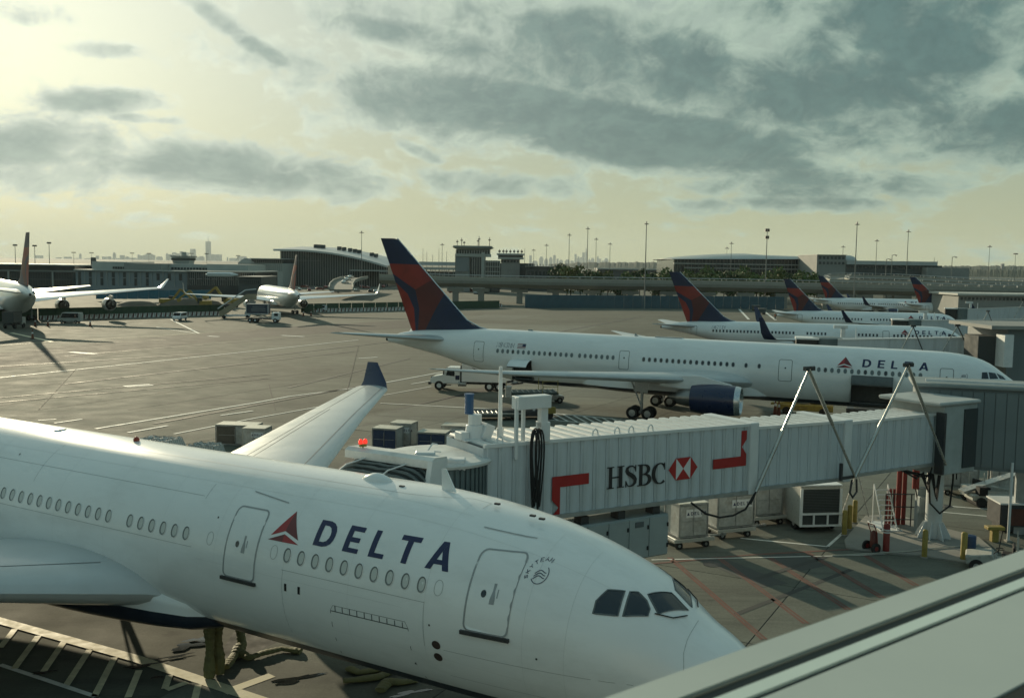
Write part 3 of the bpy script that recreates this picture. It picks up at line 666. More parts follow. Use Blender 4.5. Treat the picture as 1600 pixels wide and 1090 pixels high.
    for s, dy, z in ((10.9, -.35, 7.50), (7.6, -.3, 7.42), (6.4, -.4, 7.28), (6.1, -.42, 7.24)):
        mb = MB(); mb.box((-s, dy, z), (.16, .09, .05)); mb.build('crown_probe', DSTEEL, r)
    mb = MB(); mb.lathe([(-.02, .11), (.08, .11), (.14, .06), (.16, .01)], 12, (-23.2, 0, 7.52), 'Z'); mb.build('beacon', mat('beacon_red', (.35, .05, .02), .3), r, smooth=True)
    mb = MB(); mb.lathe([(-.02, .26), (.04, .2), (.06, .01)], 16, (-27.5, -.1, 7.52), 'Z'); mb.build('adf_bump', SILVER, r, smooth=True)
    tag(r, 'large white airliner in the foreground, cockpit windows and big red triangle emblem facing the camera')
    return r
def make_767():
    sp = B767
    r = make_plane(sp, 'white airliner with open cargo doors and blue and red fin, behind the near jet bridge', P767, -TH2, .00927)
    pi = .559; S = lambda i: T767-pi*i
    dark = [3, 10]
    sp['rimmat'] = mat('rim_grey', (.45, .46, .46), .5)
    rear = [i for i in range(0, 15) if i not in dark]+[15.45+k for k in range(7)]
    windows(sp, r, [S(i) for i in rear]+[S(55.31+k) for k in range(16) if k not in (1, 7, 10)], 5.31, -1, .25, .38, 0)
    windows(sp, r, [S(26.81+k) for k in range(16)]+[S(43.9), S(46.0)]+[S(i) for i in dark]+[S(56.31), S(62.31), S(65.31)], 5.31, -1, .25, .38, 1)
    for s0, s1, z0, z1 in ((49.4, 50.5, 4.1, 6.1), (34.25, 35.2, 4.25, 6.0), (19.2, 20.35, 4.1, 6.0), (5.9, 6.95, 4.1, 6.0)): door(sp, r, s0, s1, z0, z1, wf=.05, sill=False, mt=LINE)
    title_block(sp, r, 13.28, 5.74, .66, .80, wid=(14.72, 5.60, .72, .92))
    mb = MB(); R = .3
    ribbon(sp, mb, [(5.1-R*math.cos(R_(a)), 5.45+R*math.sin(R_(a))) for a in range(-150, 60, 15)], .03, -1, .009, step=.1)
    for dz in (-.07, .0, .07): ribbon(sp, mb, [(5.28, 5.42+dz), (5.1, 5.48+dz), (4.92, 5.46+dz)], .035, -1, .009)
    mb.build('alliance_roundel', NAVY, r, fix=False)['kind'] = 'stuff'
    for g in ([(3.70, 5.30), (3.68, 5.83), (3.26, 5.85), (3.14, 5.32)], [(3.05, 5.31), (3.16, 5.85), (2.62, 5.78), (2.36, 5.33)], [(2.26, 5.33), (2.52, 5.77), (2.0, 5.52), (1.75, 5.25)]):
        for sd in (-1, 1): decal(sp, [g], 'cockpit_window', GLASS, r, sd, .008, .15)
    # registration and flag
    SEG = {'N': [[(0, 0), (0, 1), (1, 0), (1, 1)]], '8': [[(.5, .5), (0, .75), (.2, 1), (.8, 1), (1, .75), (.5, .5), (0, .25), (.2, 0), (.8, 0), (1, .25), (.5, .5)]], '4': [[(.75, 0), (.75, 1), (0, .35), (1, .35)]],
           '3': [[(0, 1), (1, 1), (.45, .58), (1, .3), (.6, 0), (0, .1)]], 'M': [[(0, 0), (0, 1), (.5, .3), (1, 1), (1, 0)]], 'H': [[(0, 0), (0, 1)], [(1, 0), (1, 1)], [(0, .5), (1, .5)]],
           '6': [[(.9, 1), (.3, .8), (0, .3), (.3, 0), (.8, 0), (1, .3), (.7, .55), (.1, .4)]], '7': [[(0, 1), (1, 1), (.4, 0)]], '1': [[(.2, .8), (.5, 1), (.5, 0)]], 'Y': [[(0, 1), (.5, .5), (1, 1)], [(.5, .5), (.5, 0)]], '9': [[(1, .6), (.7, .4), (.1, .6), (.1, .9), (.7, 1), (1, .7), (.8, 0)]]}
    def reg(spx, root, word, s0, z0, h, w, tr, lw):
        mb = MB(); x = 0
        for ch in word:
            for stx in SEG[ch]: ribbon(spx, mb, [(s0-(x+a*w+.1*b*h), z0+b*h) for a, b in stx], lw, -1, .009, step=.4)
            x += w+tr
        mb.build('registration', NAVY, root, fix=False)
    make_767.reg = reg
    reg(sp, r, 'N843MH', S(-.3), 5.68, .44, .235, .085, .042)
    s0, s1, z0, z1 = S(3.7), S(5.3), 5.66, 6.12; fl = []; fm = []
    for k in range(7):
        fl.append([(s0, z0+(z1-z0)*k/7), (s1, z0+(z1-z0)*k/7), (s1, z0+(z1-z0)*(k+1)/7), (s0, z0+(z1-z0)*(k+1)/7)]); fm.append(0 if k % 2 == 0 else 1)
    decal(sp, fl, 'flag', [REDP, WHITE], r, -1, .008, .5, mi=fm)
    decal(sp, [[(s1+.36, z0+.2), (s1, z0+.2), (s1, z1), (s1+.36, z1)]], 'flag_canton', NAVY, r, -1, .012, .5)
    # open holds: dark recess behind the cut skin, door swung up
    for s0, s1, z0, z1, nm in ((10.65, 14.1, 2.5, 5.0, 'front'), (44.1, 46.1, 2.6, 4.55, 'rear')):
        mb = MB(); P = [Vector((-s, y, z)) for s in (s0-.05, s1+.05) for y in (-2.42, -.2) for z in (z0-.05, z1+.05)]
        mb.add(P, [(0, 1, 3, 2), (4, 6, 7, 5), (0, 2, 6, 4), (1, 5, 7, 3), (2, 3, 7, 6)]); mb.build('cargo_hold', mat('hold_lining', (.10, .10, .095), .7, var=.3), r, fix=False)
        mb = MB(); n = 7; out = []
        for k in range(n+1):
            t = k/n; a = (.15+t*1.0) if nm == 'rear' else (-.25+t*.55)
            out.append((math.cos(a), math.sin(a)))
        y0, zt = surz(sp, (s0+s1)/2, z1).y, z1; ln = (1.7 if nm == 'rear' else 1.05); pts = []; y, z = y0-.02, zt+.02; ang = .05 if nm == 'rear' else -.35
        for k in range(n+1):
            pts.append((y, z)); y -= math.cos(ang)*ln/n; z += math.sin(ang)*ln/n; ang -= .13
        vs = []
        for yy, zz in pts:
            for s in (s0, s1): vs += [(-s, yy, zz)]
        for yy, zz in pts:
            for s in (s0, s1): vs += [(-s, yy, zz-.12)]
        m = 2*(n+1); fs = [(2*k, 2*k+1, 2*k+3, 2*k+2) for k in range(n)]+[(m+2*k+2, m+2*k+3, m+2*k+1, m+2*k) for k in range(n)]+[(0, m, m+1, 1), (2*n, 2*n+1, m+2*n+1, m+2*n)]+[(2*k, 2*k+2, m+2*k+2, m+2*k) for k in range(n)]+[(2*k+1, m+2*k+1, m+2*k+3, 2*k+3) for k in range(n)]
        mb.add(vs, fs); mb.m = [0]*n+[1]*(len(fs)-n); d = mb.build('cargo_door', [WHITE if nm == 'rear' else mat('door_lining', (.09, .10, .10), .6, var=.3), mat('door_lining', (.22, .22, .20), .6, var=.3)], r, fix=False)
    mb = MB(); mb.add([(-34.4, -.05, 7.3), (-34.0, 0, 7.3), (-34.3, 0, 7.62)], [(0, 1, 2)]); mb.box((-45.2, 0, 7.36), (.5, .05, .18)); mb.box((-31, 0, 7.31), (2.6, .5, .12)); mb.build('crown_antenna', GREYP, r)
    mb = MB(); mb.tube([(-46.5, -.4, 2.6), (-46.9, -.5, 2.1), (-47.4, -.5, 2.0)], .12, 6); mb.build('drain_mast', DSTEEL, r)
    SEGN = {'1': SEG['1'], '8': SEG['8'], '9': SEG['9']}
    return r
B767['holes'] = [(10.65, 14.1, 2.5, 5.0, -1), (44.1, 46.1, 2.6, 4.55, -1)]
make_a330(); make_767()
# ------------------------------------------------------------------ jets further along the pier and across the apron
def scaled(L, rw, rh, zc, span, tailtop, n=28, **kw):
    k = L/61.4; kr = rw/2.515; ky = span/25.9; zz = lambda z: zc+(z-4.62)*kr
    b = B767; f = b['fin']
    sp = dict(L=L, TL=b['TL']*k, rw=rw, rh=rh, zc=zc, belly=.80, n=n, tn=16, dorsal=3.4*k, fin=(f[0]*k-1.9, f[1]*k-1.7, f[2]*k-2.9, f[3]*k-1.9, zc+rh*.78, tailtop),
              wing=[(w[0]*(kr if i < 2 else ky), zz(w[1]) if i < 2 else zz(3.75)+(w[1]-3.75)*ky, w[2]*k, w[3]*k*(1 if i < 3 else 1), w[4], 0, w[6]) for i, w in enumerate(b['wing'][:4])],
              stab=[(.8*kr, zc+rh*.5, 53.6*k, 6.2*k, .1, 0, 0), (9.3*ky, zc+rh*.8, 61.3*k, 1.7*k, .1, 0, 0)],
              engines=[(22.9*k, 7.9*ky, max(1.5, zc-rh*.85), 6.3*k, 1.25*kr, .8, 6.5*k)], fairing=(21*k, 39.5*k, rw*1.08, zc-rh*1.08, zc-rh*.2), gear=(32.3*k, 4.0*kr, zc-1, .5), ngear=(6.6*k, zc-rh, .42))
    sp.update(kw); return sp
def addwl(sp, yt, h=2.4, up=True):
    w = sp['wing'][-1]; sp['wing'] = sp['wing'][:-1]+[(yt, w[1], w[2], w[3]*.8, .1, 0, -1)]
    z0 = w[1]; s0 = w[2]; c = w[3]*.8
    sp['winglet'] = [(yt, z0, s0, c, .10, 10, 0), (yt+.5, z0+.25, s0+.35, c*.9, .10, 45, 0), (yt+.85, z0+.9, s0+.9, c*.75, .09, 72, 0), (yt+1.15, z0+h, s0+2.0, c*.32, .09, 80, 0)]
    return sp
def small_details(sp, r, wins, zw, doors, ttl=None, nm=None):
    mb = MB()
    for s in wins:
        q = [(s+dx, zw+dz) for dx, dz in ((-.13, -.2), (.13, -.2), (.13, .2), (-.13, .2))]
        mb.add([surz(sp, a, b, -1, .012) for a, b in q], [(0, 1, 2, 3)])
    o = mb.build('cabin_window_row', GLASS, r, fix=False); o['kind'] = 'stuff'
    for s0, s1 in doors:
        mb = MB(); ribbon(sp, mb, rrect(s0, s1, zw-1.15, zw+.65, .12, 2), .07, -1, .010, True); mb.build('door', LINE, r, fix=False)
    if ttl: title_block(sp, r, *ttl[:4], wid=ttl[4], step=.4)
    for g in ([(3.1, zw+.05), (3.05, zw+.5), (2.55, zw+.42), (2.4, zw+.05)], [(2.3, zw+.02), (2.5, zw+.42), (1.8, zw+.1), (1.7, zw-.05)]): decal(sp, [g], 'cockpit_window', GLASS, r, -1, .01, .3)
def nose_from_tail(u, v, y, hd, L):
    t = D(u, v, y); return Vector((t.x+L*math.cos(hd), t.y-L*math.sin(hd), 0))
# third jet: 44 m, blended winglets
hd = .22; sp = addwl(scaled(45, 1.86, 1.95, 3.85, 17.5, 13.3, n=40, ), 18.0, 3.0); sp['wlmat'] = NAVY
n0 = nose_from_tail(1034, 512, 157, hd, 45)
r = make_plane(sp, 'narrow airliner just behind the jet with open cargo doors, dark curved winglet showing', n0, -hd)
small_details(sp, r, [37-.52*i for i in range(24)]+[23-.52*i for i in range(6)]+[17.7]+[15.6-.52*i for i in range(6)]+[10.6-.52*i for i in range(11)], 4.35, [(39.5, 40.4), (11.3, 12.2), (3.4, 4.2)], (7.7, 4.66, .54, .75, (9.1, 4.55, .62, .74)))
make_767.reg(sp, r, 'N6713Y', 37.2, 4.68, .42, .26, .10, .06)
# fourth
hd = .22; sp = addwl(scaled(36, 1.8, 1.9, 3.6, 15.0, 11.9), 15.4, 2.3); n0 = nose_from_tail(1214, 490, 208, hd, 36)
r = make_plane(sp, 'fourth airliner of the row, its short red and blue fin left of the ramp', n0, -hd)
small_details(sp, r, [29-.6*i for i in range(17)]+[17.5-.6*i for i in range(9)]+[10.3-.6*i for i in range(8)], 4.0, [(31, 31.9), (3.6, 4.3)], (8.4, 4.3, .62, .8, (9.9, 4.15, .7, .85)))
hd = .2; sp = addwl(scaled(37, 1.85, 1.95, 3.65, 16.0, 12.0), 16.4, 2.4); n0 = nose_from_tail(1271, 468, 300, hd, 37)
r = make_plane(sp, 'farthest small airliner of the row, between two red tail fins', n0, -hd)
small_details(sp, r, [30-.6*i for i in range(18)]+[18.5-.6*i for i in range(20)], 4.0, [(32, 32.9), (3.6, 4.3)], (9.6, 4.3, .62, .8, (11.1, 4.15, .7, .85)))
hd = .22; sp = addwl(scaled(39, 1.88, 1.95, 3.7, 16.5, 12.3), 16.9, 2.4); n0 = nose_from_tail(1413, 477, 268, hd, 39)
r = make_plane(sp, 'airliner at the right edge whose red and blue tail fin rises below the curved ramp', n0, -hd)
small_details(sp, r, [31-.6*i for i in range(20)]+[18.5-.6*i for i in range(20)], 4.1, [(33, 33.9), (3.6, 4.3)], (10.4, 4.4, .62, .8, (11.9, 4.25, .7, .85)))
# four engined jet at the left edge, tail towards us
hd = math.pi/2-(-.58)   # direction of the nose measured from +X towards +Y
def from_tail(u, v, y, ang, L):
    t = D(u, v, y); return Vector((t.x+L*math.cos(ang), t.y+L*math.sin(ang), 0))
sp = scaled(68, 3.1, 3.35, 5.6, 31, 18.7, n=44); sp['fin'] = (65.5, 69.3, 54, 64.8, 8.6, 18.9); sp['dorsal'] = 5
sp['engines'] = [(26, 12.0, 3.1, 5.6, 1.45, 1.0, 5.5), (33, 21.0, 3.5, 5.6, 1.45, 1.0, 5.5)]
w = sp['wing']; sp['wing'] = [(1.9, 4.2, 20, 16, .13, 0, 2), (3.1, 4.5, 21.5, 14.5, .13, 0, 2), (12, 5.5, 28.5, 8.5, .12, 0, 1), (30, 7.4, 42, 4, .10, 0, -1)]
sp['winglet'] = [(30, 7.4, 42, 4, .1, 10, 0), (30.6, 7.8, 42.6, 3.4, .09, 50, 0), (31.9, 9.6, 44.3, 1.5, .09, 62, 0)]; sp['wlmat'] = WHITE; sp['wingmat'] = WHITE; sp['stabmat'] = WHITE
sp['stab'] = [(1.2, 7.2, 58, 8, .1, 0, 0), (11, 8.6, 66.0, 2.4, .1, 0, 0)]; sp['engmat'] = WHITE; sp['fairing'] = (22, 42, 3.4, 2.1, 4.6); sp['gear'] = (35, 4.5, 4.5, .62)
n0 = from_tail(47, 456, 193, hd, 68); make_plane(sp, 'four engined white airliner cut by the left edge, tail towards the camera', n0, hd)
# twin with winglets at the remote stand
hd = math.pi/2-(-.40)
sp = addwl(scaled(54, 2.5, 2.6, 4.7, 24, 15.6, n=40), 24.2, 2.9); sp['wlmat'] = WHITE; sp['wingmat'] = WHITE; sp['stabmat'] = WHITE; sp['engmat'] = WHITE
n0 = from_tail(466, 466, 243, hd, 54); make_plane(sp, 'white twin engined airliner on the remote stand with passenger stairs beside it', n0, hd)
# ------------------------------------------------------------------ ground
def surface_mat(name, base_col, lo, hi, dark, streak_rot, spots=True, rough=(.82, .95), fine=(.84, 1.14)):
    m = bpy.data.materials.new(name); m.use_nodes = True; nt = m.node_tree; N = nt.nodes.new; L = nt.links.new; b = nt.nodes['Principled BSDF']
    tc = N('ShaderNodeNewGeometry')
    def noise(scale, det=6, rg=.6, st=(1, 1, 1), rot=0):
        mp = N('ShaderNodeMapping'); mp.inputs['Scale'].default_value = st; mp.inputs['Rotation'].default_value = (0, 0, rot); L(tc.outputs['Position'], mp.inputs[0])
        n = N('ShaderNodeTexNoise'); n.inputs['Scale'].default_value = scale; n.inputs['Detail'].default_value = det; n.inputs['Roughness'].default_value = rg; L(mp.outputs[0], n.inputs['Vector']); return n.outputs[0]
    def rng(x, a, b_, c, d):
        r = N('ShaderNodeMapRange'); L(x, r.inputs[0])
        for i, k in enumerate((a, b_, c, d)): r.inputs[i+1].default_value = k
        return r.outputs[0]
    def mul(a, b_, f=1.0, mode='MULTIPLY'):
        x = N('ShaderNodeMix'); x.data_type = 'RGBA'; x.blend_type = mode
        if isinstance(f, float): x.inputs[0].default_value = f
        else: L(f, x.inputs[0])
        for q, i in ((a, 6), (b_, 7)):
            if isinstance(q, tuple): x.inputs[i].default_value = (*q, 1)
            else: L(q, x.inputs[i])
        return x.outputs[2]
    oi = N('ShaderNodeObjectInfo')
    base = mul(base_col, rng(noise(.035, 5), .35, .65, lo, hi))
    base = mul(base, rng(oi.outputs['Random'], 0, 1, .88, 1.1))
    base = mul(base, rng(noise(.5, 6, .7), .3, .7, .84, 1.12))
    base = mul(base, rng(noise(9, 5, .7), .3, .7, *fine))
    base = mul(base, dark, rng(noise(.05, 6, .65, (1, 9, 1), streak_rot), .50, .70, 0, .60), 'MIX')
    base = mul(base, dark, rng(noise(.11, 7, .65, (1, 14, 1), streak_rot+.12), .54, .70, 0, .5), 'MIX')
    base = mul(base, tuple(min(1, c*1.5) for c in base_col), rng(noise(.04, 6, .6, (1, 12, 1), streak_rot-.1), .56, .75, 0, .35), 'MIX')
    if spots: base = mul(base, tuple(c*.6 for c in dark), rng(noise(.42, 5, .65), .62, .74, 0, .7), 'MIX')
    L(base, b.inputs['Base Color']); L(rng(noise(.3, 5), .3, .7, *rough), b.inputs['Roughness']); b.inputs['Specular IOR Level'].default_value = .18
    bp = N('ShaderNodeBump'); bp.inputs['Strength'].default_value = .35; bp.inputs['Distance'].default_value = .02; L(noise(14, 6, .7), bp.inputs['Height']); L(bp.outputs[0], b.inputs['Normal'])
    return m
ASPH = surface_mat('apron_asphalt', (.108, .114, .092), .78, 1.25, (.046, .048, .046), .33)
SLAB = surface_mat('apron_concrete', (.150, .158, .132), .84, 1.14, (.070, .072, .068), 1.1, rough=(.75, .92))
def poly_sheet(name, pts, z, m, kind='structure', parent=None):
    mb = MB(); mb.add([(p[0], p[1], z) for p in pts], [tuple(range(len(pts)))]); o = mb.build(name, m, parent)
    if kind and not parent: o['kind'] = kind
    return o
mb = MB(); mb.add([(-14500, -500, 0), (14500, -500, 0), (14500, 23500, 0), (-14500, 23500, 0)], [(0, 1, 2, 3)]); mb.build('ground', ASPH, fix=False)['kind'] = 'structure'
# concrete slabs round the gates, laid in a grid with open joints
jA, jB = G(1169, 1005), G(1281, 871); jd = (jB-jA).normalized(); jn = Vector((jd.y, -jd.x, 0))
apron = MB(); apron.add([(-60, -5, .004), (95, -5, .004), (95, 128, .004), (-60, 128, .004)], [(0, 1, 2, 3)])
edge = [G(300, 1090), G(420, 900), G(520, 740), G(600, 655), G(735, 610), G(900, 560), G(1010, 540), Vector((95, 118, 0)), Vector((95, -8, 0)), Vector((-12, -8, 0))]
slabs_root = poly_sheet('concrete_apron', edge, .004, mat('joint_dirt', (.045, .045, .042), .9))
edge2 = [(p.x, p.y) for p in edge]
w = 7.6; sm = MB(); sm.box((0, 0, 0), (w-.05, w-.05, .018)); proto = None
for i in range(-14, 16):
    for j in range(-14, 16):
        c = jA+jd*(i*w+w/2)+jn*(j*w+w/2)
        if not pip(c.x, c.y, edge2) or (c-Vector((20, 55, 0))).length > 82: continue
        if proto is None: proto = sm.build('slab', SLAB, slabs_root, loc=(c.x, c.y, .012), rz=math.atan2(jd.y, jd.x))
        else: inst(proto, 'slab', (c.x, c.y, .012), slabs_root, math.atan2(jd.y, jd.x))
# older light pads beyond the second jet
poly_sheet('concrete_pad', [G(722, 498), G(760, 491), G(838, 493), G(795, 501)], .008, SLAB)
poly_sheet('concrete_pad', [G(700, 517), G(742, 505), G(935, 509), G(905, 520), G(760, 522)], .008, SLAB)
poly_sheet('asphalt_band', [G(-80, 560), G(180, 532), G(420, 512), G(640, 500), G(640, 512), G(420, 526), G(190, 548), G(-80, 590)], .006, surface_mat('newer_asphalt', (.072, .070, .064), .85, 1.15, (.04, .04, .038), .3))
WL = mat('worn_white_line', (.74, .73, .68), .7, var=.2, scale=2.0, dirt=(.42, .41, .37), dscale=.9)
YL = mat('worn_yellow_line', (.68, .62, .42), .7, var=.25, scale=2.0, dirt=(.36, .31, .20), dscale=.9)
RL = mat('worn_red_line', (.17, .072, .055), .75, var=.3, scale=1.5, dirt=(.17, .12, .10), dscale=.7)
_ln = [0]
def line(pts, wd, m=WL, name='painted_line', px=True, z=.028):
    P = [G(*p) if px else Vector(p) for p in pts]; mb = MB(); wd *= 1.35
    _ln[0] = (_ln[0]+1) % 5; z = z+_ln[0]*.0016
    for a, b in zip(P[:-1], P[1:]):
        d = (b-a).normalized(); q = Vector((-d.y, d.x, 0))*wd/2; n = max(1, int((b-a).length/12))
        for k in range(n):
            c, e = a+(b-a)*k/n, a+(b-a)*(k+1)/n
            mb.add([(c+q)+Vector((0, 0, z)), (c-q)+Vector((0, 0, z)), (e-q)+Vector((0, 0, z)), (e+q)+Vector((0, 0, z))], [(0, 1, 2, 3)])
    o = mb.build(name, m); o['kind'] = 'structure'; return o
line([(-60, 596), (0, 590), (400, 548), (560, 531)], .32)
line([(149, 670), (400, 629), (454, 619), (557, 606), (601, 598), (693, 581)], .26)
line([(200, 676), (262, 665)], .26); line([(345, 649), (395, 642)], .26)
line([(272, 678), (400, 653), (607, 616), (674, 604)], .18); line([(643, 600), (672, 595)], .22)
line([(85, 661), (128, 655)], .22); line([(60, 657), (88, 655)], .2)
line([(594, 630), (767, 639), (845, 644), (985, 657)], .24)
line([(845, 655), (985, 667)], .2)
for k in range(9): line([(850+k*15, 645+k*1.2), (872+k*15, 657+k*1.2)], .16)
line([(267, 499), (311, 521)], .35); line([(244, 511), (306, 521)], .28); line([(18, 520), (82, 534)], .5, YL); line([(-20, 541), (82, 534), (400, 516)], .2, YL)
line([(110, 550), (150, 553)], .9); line([(195, 604), (237, 601)], 1.1); line([(325, 525), (342, 526)], .7); line([(150, 536), (260, 531)], .15, YL); line([(440, 524), (475, 526)], .7)
line([(360, 491), (420, 489)], .3); line([(1155, 483), (1170, 499)], .5); line([(1195, 487), (1212, 500)], .5); line([(560, 560), (590, 558)], .4); line([(330, 700), (560, 640)], .12)
# paving seams and tyre marks
SEAM = mat('paving_seam', (.035, .036, .034), .9); TYRE = mat('tyre_mark', (.062, .062, .058), .75, var=.35, scale=.5)
for a, b in (((-40, 640), (87, 620)), ((-40, 612), (420, 566)), ((-40, 566), (300, 545)), ((200, 640), (560, 585)), ((60, 640), (520, 577)), ((420, 560), (640, 545)), ((250, 700), (600, 640)), ((380, 690), (640, 655)), ((740, 545), (1100, 500)), ((640, 525), (1050, 492)), ((1000, 520), (1230, 496)), ((300, 520), (560, 512)), ((420, 600), (430, 640)), ((120, 575), (60, 640)), ((560, 540), (520, 700))): line([a, b], .07, SEAM, 'paving_seam')
for a, b, w_ in (((-40, 625), (420, 585), .3), ((-40, 632), (420, 591), .3), ((100, 600), (560, 548), .45), ((240, 662), (600, 596), .35), ((-40, 575), (330, 552), .6), ((380, 560), (700, 524), .5), ((450, 606), (640, 560), .3), ((100, 556), (500, 524), .5), ((760, 540), (1000, 495), .6), ((620, 640), (740, 612), .3), ((1180, 905), (1290, 870), .22), ((1150, 960), (1330, 890), .2)): line([a, b], w_, TYRE, 'tyre_mark')
# hatched stand marking at the lower left
Z4 = lambda x, y: (x/4, 850+y/4)
line([Z4(-60, 463), Z4(0, 480), Z4(850, 716), Z4(1250, 850), Z4(1700, 1000)], .36, YL); line([Z4(0, 755), Z4(600, 955)], .15)
for a, b in (((95, 530), (0, 650)), ((240, 575), (90, 780)), ((400, 610), (270, 800)), ((560, 660), (410, 890)), ((715, 710), (590, 955)), ((870, 790), (800, 960)), ((1060, 820), (1030, 905)), ((1240, 880), (1210, 1000))): line([Z4(*a), Z4(*b)], .17, YL)
line([Z4(1170, 865), Z4(1040, 912)], .2, YL); line([Z4(1400, 930), Z4(1700, 820)], .3, YL)
Z8 = lambda x, y: (1100+x/3.2, 840+y/3.2)
for a, b in (((-180, 100), (290, 510)), ((70, 105), (500, 430)), ((320, 100), (710, 360)), ((500, 70), (880, 300)), ((800, 90), (1050, 240))):
    line([Z8(*a), Z8(*b)], .10, RL); line([Z8(a[0]+16, a[1]), Z8(b[0]+22, b[1])], .08, RL)
line([(1020, 881), (1174, 867), (1340, 858)], .14, RL); line([(1018, 875), (1340, 868), (1420, 864)], .08); line([(1157, 841), (1293, 854), (1322, 828)], .12)
line([(1470, 790), (1600, 800)], .12); line([(1470, 800), (1600, 812)], .12)
# wet patches and a manhole under the near jet
WET = mat('wet_patch', (.030, .032, .030), .08, var=.3, scale=1.0, spec=.6)
def blob(name, c, rx, ry, rot, m, z, seed, n=26, label=None):
    rnd = random.Random(seed); pts = []
    for k in range(n):
        a = 2*math.pi*k/n; q = 1+.38*math.sin(3*a+seed)+.25*math.sin(5*a+seed*2)+rnd.uniform(-.14, .14)
        x, y = rx*q*math.cos(a), ry*q*math.sin(a); pts.append((c.x+x*math.cos(rot)-y*math.sin(rot), c.y+x*math.sin(rot)+y*math.cos(rot)))
    return poly_sheet(name, pts, z, m)
for k, (x, y, rx, ry, rt) in enumerate(((900, 760, .55, .13, .5), (1180, 640, .6, .25, .6), (1250, 600, .5, .22, .2), (1100, 705, .5, .12, .5), (270, 805, .35, .1, .5), (980, 835, .2, .06, .3))):
    blob('puddle', G(*Z4(x, y)), rx, ry, rt, WET, .036+.002*k, k*1.7+1)
blob('puddle', G(460, 1062), .8, .22, .6, WET, .036, 8); blob('puddle', G(640, 1083), .7, .12, .5, WET, .036, 9)
mb = MB(); mb.cyl((0, 0, 0), (0, 0, .034), .42, n=24); o = mb.build('manhole_cover', DSTEEL, loc=G(1112, 882)); o['kind'] = 'structure'
mb = MB(); mb.cyl((0, 0, 0), (0, 0, .034), .42, n=24); o = mb.build('manhole_cover', DSTEEL, loc=G(1477, 791)); o['kind'] = 'structure'
# shadows of the bridge structure, painted on the slabs as dark sheets
SHADOWM = mat('painted_shadow', (.085, .088, .082), .85, var=.2)
poly_sheet('painted_shadow_patch', [G(1085, 872), G(1125, 870), G(1232, 912), G(1190, 918)], .0275, SHADOWM)
poly_sheet('painted_shadow_patch', [G(1187, 869), G(1240, 864), G(1292, 884), G(1250, 893)], .0275, SHADOWM)
# ------------------------------------------------------------------ buildings, road deck, trees, poles and skyline
BCON = mat('building_concrete', (.27, .275, .26), .8, var=.15, scale=.3)
BLIGHT = mat('pale_cladding', (.42, .43, .40), .7, var=.12, scale=.3)
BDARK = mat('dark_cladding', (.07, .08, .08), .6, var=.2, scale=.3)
BGLASS = mat('building_glass', (.035, .045, .05), .18, var=.3, spec=.6, scale=.2)
BROOF = mat('metal_roof', (.46, .48, .47), .42, metal=.3, var=.12, scale=.2)
BBLUE = mat('blue_hoarding', (.055, .11, .14), .7, var=.25, scale=.5)
GREENF = mat('green_fence_cloth', (.045, .085, .052), .9, var=.3, scale=.7)
class Bld:
    """a building whose front faces the camera side: local x along the front, y away, z up"""
    def __init__(s, name, label, u0, u1, Y, cat='building', depth=30, skew=0.0, group=None):
        a = D(u0, 420, Y); b = D(u1, 420, Y+skew); a.z = b.z = 0
        s.W = (b-a).length; s.Y = Y; s.dep = depth; s.u0, s.u1 = u0, u1
        s.r = thing(name, label, cat, a, math.atan2(b.y-a.y, b.x-a.x), group)
    def X(s, u): return (u-s.u0)/(s.u1-s.u0)*s.W
    def Z(s, v, u=None): return max(.02, D(u if u is not None else (s.u0+s.u1)/2, v, s.Y).z)
    def box(s, nm, u0, u1, vb, vt, m, y0=0, y1=None, uz=None, kind=None):
        zb = 0 if vb is None else s.Z(vb, uz); zt = s.Z(vt, uz); x0, x1 = s.X(u0), s.X(u1); y1 = s.dep if y1 is None else y1
        mb = MB(); mb.box(((x0+x1)/2, (y0+y1)/2, (zb+zt)/2), (x1-x0, y1-y0, zt-zb)); o = mb.build(nm, m, s.r)
        if kind: o['kind'] = kind
        return o
    def row(s, nm, us, w_u, vb, vt, m, y0=-.12, th=.2, uz=None):
        zb = s.Z(vb, uz); zt = s.Z(vt, uz); w = s.X(s.u0+w_u)
        mb = MB(); mb.box((0, 0, 0), (w, th, zt-zb)); p = None
        for u in us:
            loc = (s.X(u), y0, (zb+zt)/2)
            if p is None: p = mb.build(nm, m, s.r, loc=loc)
            else: inst(p, nm, loc, s.r)
# long left terminal
b = Bld('terminal', 'low terminal wing at the left with a glass front between white pillars', -60, 116, 430, depth=40)
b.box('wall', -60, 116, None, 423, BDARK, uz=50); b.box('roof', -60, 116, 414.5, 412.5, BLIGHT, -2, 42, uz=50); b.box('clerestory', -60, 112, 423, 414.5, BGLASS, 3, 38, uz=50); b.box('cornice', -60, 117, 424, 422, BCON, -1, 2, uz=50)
b.row('pillar', [14, 40, 83], 2.2, 449, 424, BLIGHT, -.5, .6, uz=50)
b.row('glazing', [-50+k*4.1 for k in range(40)], 3.2, 447, 437, BGLASS, -.15, uz=50); b.row('glazing', [-50+k*4.1 for k in range(40)], 3.2, 435, 426, BGLASS, -.15, uz=50)
b = Bld('terminal', 'pale panelled terminal with tall dark slots of windows, behind the left parking stands', 118, 292, 420, depth=45)
b.box('wall', 118, 292, None, 423.5, mat('panel_cladding', (.25, .285, .30), .7, var=.1, scale=.1), uz=200); b.box('roof', 116, 294, 423.5, 421.8, BLIGHT, -1, 46, uz=200)
b.row('window', [124, 141, 159, 177, 194.5, 212, 230], 4.2, 446, 425.5, BGLASS, uz=200); b.row('window', [247, 264.5, 282], 4.6, 437, 426.5, BGLASS, uz=200)
